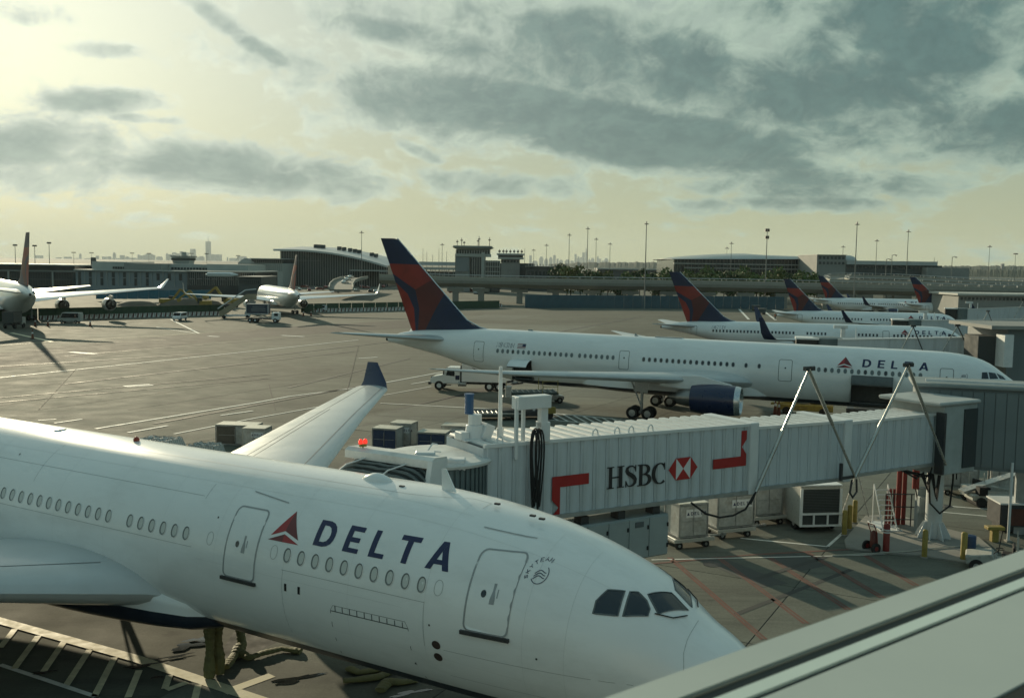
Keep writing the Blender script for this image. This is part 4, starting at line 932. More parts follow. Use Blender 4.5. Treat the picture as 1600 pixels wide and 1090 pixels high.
b.row('window_band', [141, 159, 177, 194.5, 212, 230], 4.6, 434.6, 433.8, BLIGHT, -.3, uz=200)
b.box('upper_storey', 131, 188, 421.8, 409, BLIGHT, 8, 40, uz=200); b.box('upper_storey', 188, 246, 421.8, 411, BCON, 4, 40, uz=200); b.box('upper_storey', 246, 376, 421.8, 411.5, BLIGHT, 14, 42, uz=200)
b.row('pilaster', [132.5+k*17.5 for k in range(9)], .7, 447, 424, BLIGHT, -.25, .3, uz=200)
b.row('clerestory_window', [166+k*4 for k in range(6)], 3.0, 420.5, 417, BGLASS, 7.8, uz=200); b.row('clerestory_window', [252+k*5 for k in range(16)], 3.6, 420.5, 417, BGLASS, 13.8, uz=200)
b = Bld('control_cabin', 'small flared control cabin on the roof of the panelled terminal', 268, 297, 450, 'cabin', depth=8)
zz = b.Z(408.5), b.Z(401.5)
mb = MB(); n = 4; mb.loft([[Vector((b.W*.12, 1, zz[0]-3)), Vector((b.W*.88, 1, zz[0]-3)), Vector((b.W*.88, 7, zz[0]-3)), Vector((b.W*.12, 7, zz[0]-3))], [Vector((0, 0, zz[1])), Vector((b.W, 0, zz[1])), Vector((b.W, 8, zz[1])), Vector((0, 8, zz[1]))]]); mb.build('cabin_body', BLIGHT, b.r)
mb = MB(); mb.box((b.W/2, 4, zz[1]+.3), (b.W+1, 9, .5)); mb.build('roof', BCON, b.r)
mb = MB(); mb.box((b.W/2, 4, (zz[0]+zz[1])/2), (b.W*1.0, 8.3, .9)); mb.build('window_band', BGLASS, b.r)
b = Bld('terminal', 'dark glass terminal building with lattice front beside the panelled one', 292, 398, 415, depth=40)
b.box('wall', 292, 398, None, 425, BGLASS); b.box('roof', 291, 399, 425, 423.4, BLIGHT, -1, 41); b.box('upper_storey', 305, 372, 423.4, 413, BLIGHT, 16, 40); b.row('mullion', [294+k*3.4 for k in range(31)], .7, 446, 426, BCON, -.3, .3)
for k in range(9): pass
b.row('brace', [300+k*12 for k in range(9)], 8, 436.5, 435.5, BCON, -.35, .3)
b = Bld('terminal', 'dark boxy gatehouse left of the twin engined jet', 372, 408, 380, depth=25)
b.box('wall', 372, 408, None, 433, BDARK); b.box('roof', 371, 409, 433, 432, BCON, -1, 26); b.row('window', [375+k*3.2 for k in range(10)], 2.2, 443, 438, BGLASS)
b = Bld('terminal', 'low terminal with barrel roof between the gatehouse and the curved roof hall', 372, 442, 560, depth=40)
mb = MB(); pts = [(b.X(372)+(b.X(398)-b.X(372))*k/12, b.Z(411)+(b.Z(403.5)-b.Z(411))*math.sin(math.pi*k/12)) for k in range(13)]
mb.sweep(pts, (0, 0, 0), (0, 40, 0), Vector((1, 0, 0)), Vector((0, 0, 1))); mb.build('barrel_roof', BROOF, b.r)
b.box('wall', 372, 442, None, 411, BLIGHT); b.box('hall', 392, 442, 411, 404.5, BGLASS, .5, 39); b.box('roof', 391, 442.5, 404.6, 403.4, BROOF, -1.5, 40); b.row('mullion', [394+k*3.3 for k in range(15)], .5, 423, 405, BCON, -.2, .3)
b = Bld('terminal', 'big glass hall with a long curved roof sweeping down to the right', 438, 606, 590, depth=70)
def roofv(u): return 391.2+ (0 if u < 460 else (u-460)**1.7/6100*1.05*22/11)
def roofv(u):
    t = (u-438)/168; return 391.0+.5*t+23*max(0, t-.12)**2.0/(.88**2)
N_ = 24; top = [(b.X(438+168*k/N_), b.Z(roofv(438+168*k/N_))) for k in range(N_+1)]
mb = MB(); mb.sweep([(0, .02)]+top+[(b.W, .02)], (0, 0, 0), (0, 60, 0), Vector((1, 0, 0)), Vector((0, 0, 1))); mb.build('glass_wall', mat('hall_glass', (.05, .062, .058), .3, var=.2, scale=.1), b.r)
mb = MB()
mb.loft([[Vector((x-3 if k == 0 else x, y, z+o)) for y, o in ((-5, -.9), (-5, .2), (74, 3.0), (74, 2.0))] for k, (x, z) in enumerate(top)]); mb.build('roof', BROOF, b.r, smooth=True)
mb = MB(); mb.box((0, 0, 0), (.35, .4, 1)); p = None
for k in range(44):
    u = 440+164*k/43; z = b.Z(roofv(u))-.2
    if z < 2: continue
    if p is None: p = mb.build('mullion', BCON, b.r, loc=(b.X(u), -.3, z/2)); p.scale.z = z
    else: o = inst(p, 'mullion', (b.X(u), -.3, z/2), b.r); o.scale.z = z
for k, u in enumerate((473, 479, 485, 512, 520, 530, 538, 545, 566, 573)):
    mb = MB(); mb.box((b.X(u), 40, b.Z(roofv(u))+3.0), (2.4, 3, 2.2)); mb.build('rooftop_unit', BDARK, b.r)
b.box('canopy', 552, 606, 422.4, 421, BLIGHT, -14, 0); b.row('transom', [470+k*.0 for k in range(1)], 60, 408, 407.4, BCON, -.35)
b = Bld('terminal', 'lit white canopy roofs between the tail fin and the control tower', 640, 716, 620, depth=40)
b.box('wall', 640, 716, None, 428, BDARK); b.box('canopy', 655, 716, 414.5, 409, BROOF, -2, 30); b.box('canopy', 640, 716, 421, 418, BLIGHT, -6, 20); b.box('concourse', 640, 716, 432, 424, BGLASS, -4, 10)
b.row('column', [646+k*7 for k in range(10)], .8, 440, 421, BCON, -5, .5)
b = Bld('control_tower', 'grey ramp control tower with flared top cabin and antennas on its roof', 709, 767, 500, 'tower', depth=18)
b.box('body', 711, 734, None, 401, BCON); b.box('panel', 712, 732.5, 424.5, 402, mat('tower_panel', (.22, .24, .25), .6, var=.08), -.5, .2)
b.box('shaft', 752, 757.5, None, 394, BLIGHT, -1.5, 14); b.box('stair_glass', 735, 752, 437, 402, BGLASS, 0, 12); b.box('body', 734, 752, 402, 396, BCON, -.5, 16)
b.box('cabin', 712, 765, 396.5, 390, BGLASS, 0, 16); b.box('cabin_floor', 711, 766, 401, 396.5, BLIGHT, -.8, 17)
x0, x1 = b.X(706), b.X(770.5); za, zb_ = b.Z(390.5), b.Z(386.5)
mb = MB(); mb.loft([[Vector((x0+3, -.5, za)), Vector((x1-3, -.5, za)), Vector((x1-3, 17, za)), Vector((x0+3, 17, za))], [Vector((x0, -3, zb_)), Vector((x1, -3, zb_)), Vector((x1, 19, zb_)), Vector((x0, 19, zb_))]]); mb.build('flared_roof', BLIGHT, b.r)
b.box('parapet', 708, 768, 386.5, 384, BCON, -2, 18); b.row('mullion', [713+k*4.0 for k in range(14)], .8, 396.5, 390.5, BLIGHT, -.3, .4); b.row('mullion', [738+k*3.6 for k in range(5)], .6, 437, 402, BLIGHT, -.2, .3)
for u, h in ((720, 4), (724, 2.4), (746, 3.6), (747.5, 5), (764, 4.5), (713, 3)):
    mb = MB(); mb.cyl((b.X(u), 6, b.Z(384)), (b.X(u), 6, b.Z(384)+h), .16, n=5); mb.box((b.X(u), 6, b.Z(384)+h*.7), (1.2, .4, .5)); mb.build('antenna', DSTEEL, b.r)
b = Bld('annex', 'glazed stair annex on the right side of the ramp control tower', 758, 781, 498, 'building', depth=14)
b.box('wall', 758, 781, None, 407, BGLASS); b.row('mullion', [759+k*3.6 for k in range(7)], .7, 437, 407, BLIGHT, -.3, .4)
for v in (409, 416, 424, 431): b.row('floor_slab', [769.5], 23, v+.9, v, BLIGHT, -.4, .6)
b = Bld('control_tower', 'second smaller control tower right of the grey one, with cluttered roof', 777, 819, 560, 'tower', depth=16)
b.box('body', 783, 812, None, 405, BCON); b.box('cabin', 778, 817, 402, 398.5, BGLASS, -1, 16); b.box('roof', 776, 819, 398.5, 396, BLIGHT, -2, 17); b.box('cabin_floor', 778, 818, 405, 402, BLIGHT, -1.5, 16)
b.box('lower_wing', 779, 834, None, 411, BDARK, 4, 20); b.row('window', [784+k*5 for k in range(6)], 3.4, 410, 406.5, BGLASS, -.3)
for u in (780, 786, 791, 797, 803, 809, 815):
    mb = MB(); mb.cyl((b.X(u), 6, b.Z(396)), (b.X(u), 6, b.Z(396)+2.4), .18, n=5); mb.box((b.X(u), 6, b.Z(396)+1.2), (1.3, 1, .9)); mb.build('antenna', DSTEEL, b.r)
b = Bld('plant_building', 'low dark building with pipework right of the smaller control tower', 822, 882, 540, depth=20)
b.box('wall', 822, 882, None, 417, BDARK); b.box('roof', 821, 883, 417, 416, BCON, -1, 21); b.row('pipe', [826+k*4.6 for k in range(12)], 1.3, 416, 412.5, BCON, 4, .8); b.row('window', [826+k*6 for k in range(10)], 4, 430, 424, BGLASS)
# stadium-like terminal right of centre
b = Bld('terminal', 'wide terminal with a long lens shaped roof beyond the trees', 1049, 1276, 640, depth=90)
N_ = 30; tp = []; bt = []
for k in range(N_+1):
    u = 1049+(1276-1049)*k/N_; t = k/N_
    vt = 403.5-8.8*math.sin(min(1, t/.62)*math.pi/2)**.8 + (4.6*((t-.62)/.38)**.6 if t > .62 else 0)
    tp.append((b.X(u), b.Z(vt, u))); bt.append((b.X(u)+ (0), b.Z(404.6+.2*t, u)))
mb = MB(); mb.loft([[Vector((a[0], -4, c[1])), Vector((a[0], 0, a[1]-.5*(a[1]-c[1]) )), Vector((a[0], 45, a[1])), Vector((a[0], 85, a[1]-1)), Vector((a[0], 85, c[1]))] for a, c in zip(tp, bt)]); mb.build('roof', BROOF, b.r, smooth=True)
mb = MB(); mb.loft([[Vector((a[0]+(2 if k == 0 else 0), y, z)) for y, z in ((2, .1), (2, c[1]-.1), (80, c[1]-.1), (80, .1))] for k, (a, c) in enumerate(zip(tp, bt))]); mb.build('glass_wall', BGLASS, b.r)
b.row('mullion', [1053+k*5.6 for k in range(40)], .6, 425, 405.5, BCON, 1.6, .4); b.row('balcony', [1160], 216, 413.6, 412.2, BLIGHT, -1, 3); b.row('balcony', [1168], 200, 420.4, 418.6, BCON, -3, 5)
b = Bld('terminal', 'grey block joined to the right end of the lens shaped roof', 1276, 1321, 600, depth=40)
b.box('wall', 1276, 1321, None, 398.5, BCON); b.row('window', [1281+k*6 for k in range(7)], 3.6, 405, 401, BGLASS); b.row('window', [1281+k*6 for k in range(7)], 3.6, 413, 409, BGLASS); b.box('roof', 1275.5, 1321.5, 398.6, 397.8, BLIGHT, -1, 41)
b = Bld('terminal', 'long low terminal with white roof strip and a small dome', 1321, 1472, 600, depth=35)
b.box('wall', 1321, 1472, None, 414, BDARK); b.box('roof', 1321, 1462, 414, 408, BROOF, -2, 34); b.row('window', [1326+k*6 for k in range(24)], 4, 420, 416, BGLASS); b.box('lower_wing', 1440, 1505, None, 417, BCON, -8, 10)
mb = MB(); c = (b.X(1336), 14); R0 = b.X(1321+14); pr = [(b.Z(408)+R0*.62*math.sin(R_(a)), R0*math.cos(R_(a))) for a in range(0, 91, 10)]
mb.lathe([(z, max(.02, r_)) for z, r_ in pr], 20, (c[0], c[1], 0), 'Z'); mb.build('dome', BROOF, b.r, smooth=True)
b = Bld('depot', 'low white shed glimpsed behind the first trees', 934, 1052, 900, depth=30)
b.box('wall', 934, 1052, None, 421.5, BDARK); b.box('roof', 933, 1053, 421.5, 419.6, BLIGHT, -2, 31)
# ---- elevated road
ROADC = mat('bridge_concrete', (.27, .265, .235), .8, var=.15, scale=.2, dirt=(.14, .14, .12), dscale=.1)
def deck(name, label, path, wid, thick, m=ROADC, rail=True, piers=(), ph=None):
    r = thing(name, label, 'bridge', (path[0].x, path[0].y, 0)); o = Vector(r.location); P = [p-o for p in path]
    L_, R2 = [], []
    for i, p in enumerate(P):
        d = (P[min(i+1, len(P)-1)]-P[max(i-1, 0)]); d.z = 0; d.normalize(); q = Vector((-d.y, d.x, 0))
        L_.append((p, q))
    mb = MB(); mb.loft([[p+q*wid/2, p-q*wid/2, p-q*wid/2-Vector((0, 0, thick*.45)), p-q*wid*.32-Vector((0, 0, thick)), p+q*wid*.32-Vector((0, 0, thick)), p+q*wid/2-Vector((0, 0, thick*.45))] for p, q in L_]); mb.build('deck', m, r)
    for sd in (-1, 1):
        mb = MB(); mb.loft([[p+q*sd*wid/2+q*a+Vector((0, 0, h)) for a, h in ((-.2, -.3), (.2, -.3), (.2, 1.0), (-.2, 1.0))] for p, q in L_]); mb.build('parapet', mat('parapet_concrete', (.33, .32, .28), .8, var=.12), r)
        if rail:
            mb = MB(); mb.tube([p+q*sd*wid/2+Vector((0, 0, 1.75)) for p, q in L_], .07, 4)
            for (p, q), (p2, q2) in zip(L_[:-1], L_[1:]):
                n = max(1, int((p2-p).length/4))
                for k in range(n):
                    c = p+(p2-p)*k/n+q*sd*wid/2; mb.bar(c+Vector((0, 0, 1)), c+Vector((0, 0, 1.75)), .1)
            mb.build('railing', STEEL, r)['kind'] = 'stuff'
    for c in piers:
        c = c-o; mb = MB(); mb.box((c.x, c.y, (c.z-thick)/2), (2.2, 1.6, c.z-thick)); mb.box((c.x, c.y, c.z-thick-.6), (wid*.55, 2.0, 1.2)); mb.build('pier', m, r)
    return r
pt = [D(602, 432, 372), D(700, 436.5, 365), D(850, 439.5, 360), D(1000, 441.5, 358), D(1150, 443.5, 356), D(1330, 447.5, 352), D(1480, 451, 348), D(1700, 456, 343)]
pr = [D(u, 440+ (u-800)*.016, 360-(u-800)*.02) for u in (648, 712, 752, 812, 868, 925, 985, 1045, 1105, 1165, 1225, 1290, 1350, 1410, 1470, 1530, 1590)]
deck('elevated_road', 'straight elevated concrete road running behind the red tail fins', pt, 11, 2.6, piers=pr)
lp = [D(1720, 450, 380), D(1600, 444, 395), D(1500, 440, 410), D(1400, 434.5, 430), D(1340, 432.8, 432), D(1312, 434, 420), D(1304, 437, 405), D(1312, 440, 392), D(1345, 441, 384), D(1420, 443, 378), D(1520, 447, 372), D(1640, 452, 366)]
deck('elevated_road', 'curved ramp sweeping round above the elevated road at the right', lp, 8, 1.8, piers=[D(1330, 436, 425), D(1390, 442.4, 380), D(1460, 445, 375), D(1530, 447.5, 371), D(1590, 450, 369)])
rp = [D(533, 452, 380), D(533, 446, 400), D(538, 440, 425), D(548, 436, 450), D(560, 434, 480)]
deck('road_ramp', 'short curving ramp carrying vehicles in front of the glass hall', rp, 9, 1.0, mat('ramp_road', (.22, .21, .18), .8), rail=False)
# ---- hoardings and barriers
def fence(name, label, path, h, m, panel=3.0, cat='fence', th=.12, z0=0):
    r = thing(name, label, cat, path[0]); o = Vector(r.location); n_ = 0; pm = None
    for a, b_ in zip(path[:-1], path[1:]):
        n = max(1, round((b_-a).length/panel)); d = (b_-a)/n
        for k in range(n):
            if n_ >= 290: break
            c = a+d*(k+.5)-o
            if pm is None: mb = MB(); mb.box((0, 0, h/2+z0), (panel*.97, th, h)); pm = mb.build('panel', m, r, loc=c, rz=math.atan2(d.y, d.x))
            else: inst(pm, 'panel', c, r, math.atan2(d.y, d.x))
            n_ += 1
    return r
fence('hoarding', 'long blue construction hoarding under the elevated road', [G(820, 481), G(960, 481.5), G(1225, 483)], 4.3, BBLUE, 3.2)
fence('hoarding', 'blue hoarding in front of the panelled terminal', [D(150, 467, 330), D(330, 467, 330)], 3.0, mat('bright_blue_hoarding', (.03, .14, .20), .6, var=.3, scale=.5), 3.5)
fence('construction_fence', 'green cloth construction fence behind the striped barriers at the left', [G(-70, 503), G(60, 499.5), G(350, 491)], 2.6, GREENF, 4.0)
fence('construction_fence', 'green cloth fence behind the tail of the remote jet', [G(470, 488), G(640, 484), G(780, 481)], 2.4, GREENF, 4.0)
# striped jersey barriers, one by one
def jersey(path, label, group, cap=140, lean=False):
    root = None
    for a, b_ in zip(path[:-1], path[1:]):
        n = max(1, int((b_-a).length/1.15)); d = (b_-a)/n
        for k in range(n):
            c = a+d*(k+.5); ang = math.atan2(d.y, d.x)
            if root is None:
                root = thing('jersey_barrier', label, 'barrier', c, ang, group)
                mb = MB(); mb.sweep([(-.3, 0), (.3, 0), (.24, .3), (.1, .5), (.09, 1.0), (-.09, 1.0), (-.1, .5), (-.24, .3)], (-.5, 0, 0), (.5, 0, 0), Vector((0, 1, 0)), Vector((0, 0, 1))); mb.build('body', mat('barrier_white', (.62, .62, .58), .7, var=.15), root)
                mb = MB(); mb.add([(-.42, -.325, .02), (-.02, -.325, .02), (.25, -.115, 1.0), (-.15, -.115, 1.0)], [(0, 1, 2, 3)]); mb.build('stripe', mat('barrier_stripe', (.10, .04, .03), .7), root)
            else: copy_tree(root, c, ang)
jersey([G(62, 500), G(350, 492)], 'small red and white striped barrier in the line before the green fence', 'striped barriers at the left')
jersey([G(490, 487.5), G(640, 484.5)], 'small striped barrier in the line behind the remote jet', 'striped barriers behind the remote jet')
jersey([G(720, 479.8), G(784, 478.8)], 'small striped barrier in the line right of the tall fin', 'striped barriers right of the tall fin')
jersey([G(1118, 479.5), G(1226, 481)], 'small pale barrier in the line under the elevated road', 'barriers under the elevated road')
# containers and sheds along the blue hoarding
for k, (u, v, w, h, lab) in enumerate(((861, 477, 3, 3.2, 'small grey shed at the left end of the blue hoarding'), (883, 477, 3.6, 3.4, 'first pale box by the blue hoarding'), (893, 477, 2.6, 3.0, 'square white box by the blue hoarding'),
        (903, 477.5, 6, 3.2, 'wide white box in the middle of the group by the hoarding'), (918, 477.5, 5, 3.6, 'tall white box at the right of the group by the hoarding'), (952, 477.5, 5.5, 3.4, 'lone white box by the middle of the blue hoarding'), (1016, 479, 10, 3.6, 'long grey container standing before the blue hoarding'))):
    r = thing('storage_box', lab, 'container', G(u, v)); mb = MB(); mb.box((0, 0, h*.5), (w*.62, 2.2, h*.8)); mb.build('body', BLIGHT if k not in (0, 6) else BCON, r, bevel=.08)
    mb = MB(); mb.box((0, 0, h*.93), (w*.66, 2.4, .12)); mb.build('lid', BCON, r)
# ---- trees
LEAF = [mat('leaves_%s' % n, c, .75, var=.35, scale=.8) for n, c in (('mid', (.085, .135, .035)), ('dark', (.045, .08, .025)), ('olive', (.11, .13, .035)))]
BARK = mat('bark', (.06, .045, .03), .9)
def tree_proto(h, w, seed, m):
    rnd = random.Random(seed); t = thing('tree', 'tree', 'tree')
    mb = MB(); mb.tube([(0, 0, 0), (.1, 0, h*.3), (.0, .1, h*.6)], [.22, .17, .08], 6)
    for k in range(6):
        a = rnd.uniform(0, 6.28); mb.tube([(0, 0, h*rnd.uniform(.25, .5)), (math.cos(a)*w*.3, math.sin(a)*w*.3, h*rnd.uniform(.55, .8))], [.09, .03], 4)
    mb.build('trunk', BARK, t)
    mb = MB(); lobes = [(rnd.uniform(-.28, .28)*w, rnd.uniform(-.28, .28)*w, h*rnd.uniform(.35, .82), rnd.uniform(.16, .27)*w) for _ in range(11)]
    for k in range(900):
        lx, ly, lz, lr = rnd.choice(lobes); d = Vector((rnd.gauss(0, 1), rnd.gauss(0, 1), rnd.gauss(0, 1))).normalized()*lr*rnd.uniform(.6, 1.12)
        c = Vector((lx, ly, lz))+Vector((d.x, d.y, d.z*.8)); s_ = rnd.uniform(.30, .62)
        a = Vector((rnd.gauss(0, 1), rnd.gauss(0, 1), rnd.gauss(0, 1))).normalized(); b_ = a.cross(Vector((rnd.gauss(0, 1), rnd.gauss(0, 1), rnd.gauss(0, 1)))).normalized()
        mb.add([c+a*s_, c+b_*s_, c-a*s_, c-b_*s_], [(0, 1, 2, 3)])
    o = mb.build('crown', m, t, fix=False); o['kind'] = 'stuff'; return t
rnd = random.Random(5)
tp_ = [tree_proto(11+k*.8, 10+k*.5, k+3, LEAF[k % 3]) for k in range(5)]
TL_ = ['green tree in the belt behind the elevated road', 'darker tree in the belt behind the elevated road', 'yellowish green tree in the belt behind the elevated road']
spots = [(872+i*11.4+rnd.uniform(-3, 3), 395+rnd.uniform(-10, 45), rnd.uniform(.72, 1.08)) for i in range(38)]+[(1060+i*17+rnd.uniform(-4, 4), 440+rnd.uniform(0, 30), rnd.uniform(1.05, 1.3)) for i in range(13)]+[(1310+i*17+rnd.uniform(-5, 5), 470+rnd.uniform(-10, 40), rnd.uniform(.5, .8)) for i in range(16)]+[(1500+i*13, 330+rnd.uniform(0, 8), rnd.uniform(.35, .5)) for i in range(7)]+[(1000-i*19, 345, .32) for i in range(0)]
used = set()
for i, (u, y, s_) in enumerate(spots):
    k = rnd.randrange(5); p = D(u, 440, y); p.z = 0; src = tp_[k]
    if k not in used: used.add(k); o = src; o.location = p; o.rotation_euler.z = rnd.uniform(0, 6)
    else: o = copy_tree(src, p, rnd.uniform(0, 6))
    s_ *= 1.08 if i < 38 else .86 if i < 51 else 1.0; o.scale = (s_, s_, s_*rnd.uniform(.9, 1.1)); tag(o, TL_[k % 3], 'tree', 'trees behind the elevated road, '+('mid green', 'dark', 'yellowish')[k % 3])
for k in range(5):
    if k not in used:
        for ch in list(tp_[k].children): bpy.data.objects.remove(ch)
        bpy.data.objects.remove(tp_[k])
# ---- hills and far tree line
def ridge(name, u0, u1, Y, fv, m, seed):
    rnd = random.Random(seed); mb = MB(); n = int((u1-u0)/1.2); rows = []
    top = []
    for k in range(n+1):
        u = u0+(u1-u0)*k/n; p = D(u, fv(u)+rnd.uniform(-.45, .45)+.5*math.sin(k*.31+seed)+.35*math.sin(k*.83), Y); top.append(p)
    vs = []; 
    for p in top: vs += [(p.x*.955, p.y*.955, -.5), (p.x*.985, p.y*.985, p.z*.75), tuple(p), (p.x*1.03, p.y*1.03, -.5)]
    for i in range(n):
        for j in range(3): mb.f.append((4*i+j, 4*i+4+j, 4*i+5+j, 4*i+1+j)); mb.m.append(0)
    mb.v = vs; o = mb.build(name, m, fix=True); o['kind'] = 'structure'
HILL = mat('wooded_hill', (.035, .05, .03), .95, var=.4, scale=.01)
ridge('hills', 860, 1720, 5200, lambda u: 409.5+(u-860)*.0092-1.3*math.sin((u-900)/95)+(1.5 if u < 900 else 0), HILL, 1)
ridge('far_tree_line', -160, 900, 9000, lambda u: 406.8+(u)*.0125-1.2*math.sin(u/60), HILL, 2)
ridge('near_tree_line', 1230, 1760, 2600, lambda u: 419.5+(u-1230)*.008-.8*math.sin(u/40), HILL, 3)
# ---- the city on the horizon
SKYM = mat('far_tower', (.16, .17, .18), .8, var=.1, scale=.01)
def tower(u, w, vt, Y, label, spire=0, steps=0, group=None):
    x = D(u, vt, Y); z = x.z; wd = w/FPX*Y; r = thing('skyscraper', label, 'skyscraper', (x.x, Y, 0), 0, group)
    mb = MB(); zz_ = z*(.82 if steps else 1); mb.box((0, 0, zz_/2), (wd, wd, zz_)); mb.build('shaft', SKYM, r)
    if steps: mb = MB(); mb.box((0, 0, (z+zz_)/2), (wd*.6, wd*.6, z-zz_)); mb.build('crown', SKYM, r)
    if spire:
        zs = D(u, spire, Y).z; mb = MB(); mb.cyl((0, 0, z), (0, 0, zs), wd*.09, wd*.03, 6); mb.build('spire', SKYM, r)
tower(325.3, 6.6, 377.3, 20000, 'tallest skyscraper with a spire on the left skyline', spire=369.5)
tower(301.5, 6.8, 388.8, 20200, 'second tallest slab tower on the left skyline, left of the spired one')
tower(178.6, 3.8, 394.3, 20000, 'narrow solitary tower at the middle of the left skyline', steps=1)
tower(125.5, 2.8, 396, 20500, 'thin pointed tower standing apart at the far left of the skyline', steps=1)
for x0, x1, v in ((220, 255, 230), (345, 370, 242), (395, 430, 238), (585, 600, 232), (625, 648, 237), (657, 675, 235), (733, 755, 228), (765, 785, 236), (838, 850, 225), (852, 870, 230), (880, 935, 220), (955, 985, 236), (1010, 1022, 215), (1025, 1045, 222), (1050, 1070, 210), (1070, 1092, 218), (1095, 1112, 205), (1112, 1132, 224), (1135, 1150, 212), (1190, 1204, 240), (1210, 1240, 234), (1283, 1310, 222), (1310, 1345, 224), (1380, 1388, 240), (1450, 1495, 235), (300, 330, 248), (1400, 1440, 246), (450, 480, 246), (520, 560, 247), (690, 730, 246), (790, 830, 244)):
    tower((x0+x1)/2/3.8925, (x1-x0)/3.8925, 340+v/3.8925, 20000+random.uniform(-600, 900), 'hazy grey building of the left skyline', steps=random.random() < .4, group='buildings of the left skyline')
tower(916, 2.6, 388.5, 21200, 'tallest spired tower of the right skyline', spire=384, steps=1)
for x0, x1, v in ((495, 510, 230), (512, 545, 262), (555, 580, 237), (585, 610, 250), (615, 636, 240), (640, 655, 228), (660, 672, 250), (675, 700, 256), (710, 740, 255), (745, 765, 262), (770, 783, 222), (785, 802, 236), (804, 814, 240), (817, 832, 212), (852, 866, 252), (868, 890, 245), (905, 918, 235), (918, 930, 250), (935, 948, 262), (950, 975, 246)):
    tower(700+(x0+x1)/2/3.8925, (x1-x0)/3.8925, 340+v/3.8925, 21000+random.uniform(-600, 700), 'hazy grey building of the right skyline', steps=random.random() < .5, group='buildings of the right skyline')
tower(1566.5, 4, 412, 5100, 'small block of flats on top of the hills at the right')
# ---- light masts
POLE = mat('mast_grey', (.20, .21, .20), .6, var=.1)
def mast(u, v, Y, label, kind=0, group=None):
    t = D(u, v, Y); r = thing('light_mast', label, 'light pole', (t.x, Y, 0), 0, group); H = t.z; s_ = Y/1556
    mb = MB(); rb = max(.22, s_*.75*.5); mb.cyl((0, 0, 0), (0, 0, H), rb, rb*.55, 8); mb.build('pole', POLE, r)
    if kind == 0:
        mb = MB(); w = s_*6.0; mb.box((0, 0, H-.15), (w, .7, .25)); mb.box((0, 0, H+.25), (w*.22, .8, .9)); mb.build('crossarm', POLE, r)
        for k in (-2, -1, 1, 2):
            mb = MB(); mb.box((k*w*.22, 0, H-.5*s_*1.1), (w*.18, 1.0, .7*s_*1.2)); mb.build('floodlight', DSTEEL, r)
    elif kind == 1:
        w = s_*5.5
        mb = MB(); mb.lathe([(H-.2, w*.5), (H+.1, w*.5)], 14, (0, 0, 0), 'Z', close=True); mb.build('lamp_ring', POLE, r)
        for k in range(8):
            a = k*math.pi/4; mb = MB(); mb.box((w*.5*math.cos(a), w*.5*math.sin(a), H-.3), (w*.17, w*.17, .7)); mb.build('floodlight', DSTEEL, r)
    elif kind == 2:
        for z in (H, H-11*s_):
            w = s_*(6 if z == H else 5); mb = MB(); mb.box((0, 0, z-.1), (w, .7, .3)); mb.build('crossarm', POLE, r)
            for k in (-2, -1, 1, 2): mb = MB(); mb.box((k*w*.22, 0, z-.5), (w*.18, 1.0, 1.0)); mb.build('floodlight', DSTEEL, r)
    elif kind == 3:
        w = s_*6; mb = MB(); mb.tube([(0, 0, H-.2), (w*.5, 0, H+.2), (w, 0, H)], rb*.6, 6); mb.box((w*1.0, 0, H-.1), (s_*2.5, .6, .4)); mb.build('lamp_arm', POLE, r)
M_ = [(23.4, 382, 470, 1, 'tall light mast behind the left fin, at the left frame edge'), (54, 383, 480, 1, 'light mast just right of the left red fin'), (76.5, 378.5, 465, 1, 'tallest light mast of the left group, ring of lamps, before the terminal'),
      (115, 394, 900, 1, 'small light mast over the left end of the panelled terminal'), (143, 394.5, 930, 1, 'small light mast above the dark fin on the left terminal'), (206.4, 395, 950, 1, 'small light mast over the middle of the left terminal'),
      (232.5, 395.5, 980, 1, 'small light mast left of the roof cabin'), (299.4, 395.5, 990, 1, 'small light mast right of the roof cabin'), (323, 396, 1000, 1, 'small light mast directly below the spired skyscraper'), (372, 399, 1050, 1, 'small light mast over the barrel roof'),
      (565, 363, 520, 0, 'tall light mast in front of the curved roof hall'), (691, 382, 620, 0, 'light mast left of the grey control tower'), (834, 390.5, 800, 0, 'short distant light mast right of the cluttered control tower'),
      (854, 383, 650, 0, 'light mast at the left end of the trees'), (889.7, 367, 500, 0, 'light mast left of the pair at the trees'), (918.6, 357, 430, 0, 'tall light mast beside the right skyline tower'), (931.7, 373.5, 560, 0, 'middle sized light mast right of the tall one'),
      (953.4, 381, 640, 0, 'light mast at the right end of the right skyline'), (1010.2, 349.3, 330, 0, 'tallest light mast, alone left of the third red fin'), (1136, 387.5, 700, 0, 'shorter of the two masts before the lens roof'), (1143, 380, 600, 0, 'taller of the two masts before the lens roof'),
      (1199, 357.5, 360, 2, 'light mast with two crossarms before the lens roof'), (1317.5, 385.5, 650, 0, 'short light mast left of the small dome'), (1339.3, 350, 325, 0, 'tall light mast passing in front of the small dome'), (1370.2, 376, 560, 0, 'middle light mast right of the dome'),
      (1419.5, 361.5, 420, 0, 'light mast rising beside the last red fin'), (1546.5, 385, 600, 0, 'light mast over the hills at the right'), (1587, 396, 700, 1, 'last small light mast near the right edge'),
      (1394, 398.5, 400, 3, 'street lamp with a curved arm on the ramp'), (1488, 401.5, 420, 3, 'street lamp with arm at the right end of the ramp'), (1385, 405, 430, 3, 'lower street lamp with arm left of the last mast')]
for u, v, Y, k, lab in M_: mast(u, v, Y, lab, k)
for i, u in enumerate((661, 667, 676, 686, 698, 812, 820, 1420, 1444, 1460, 1465)):
    mast(u, 388+ (i % 3)*5+(14 if u > 1400 else 0), 700, 'thin bare pole against the sky', 4, 'thin bare poles on the horizon')
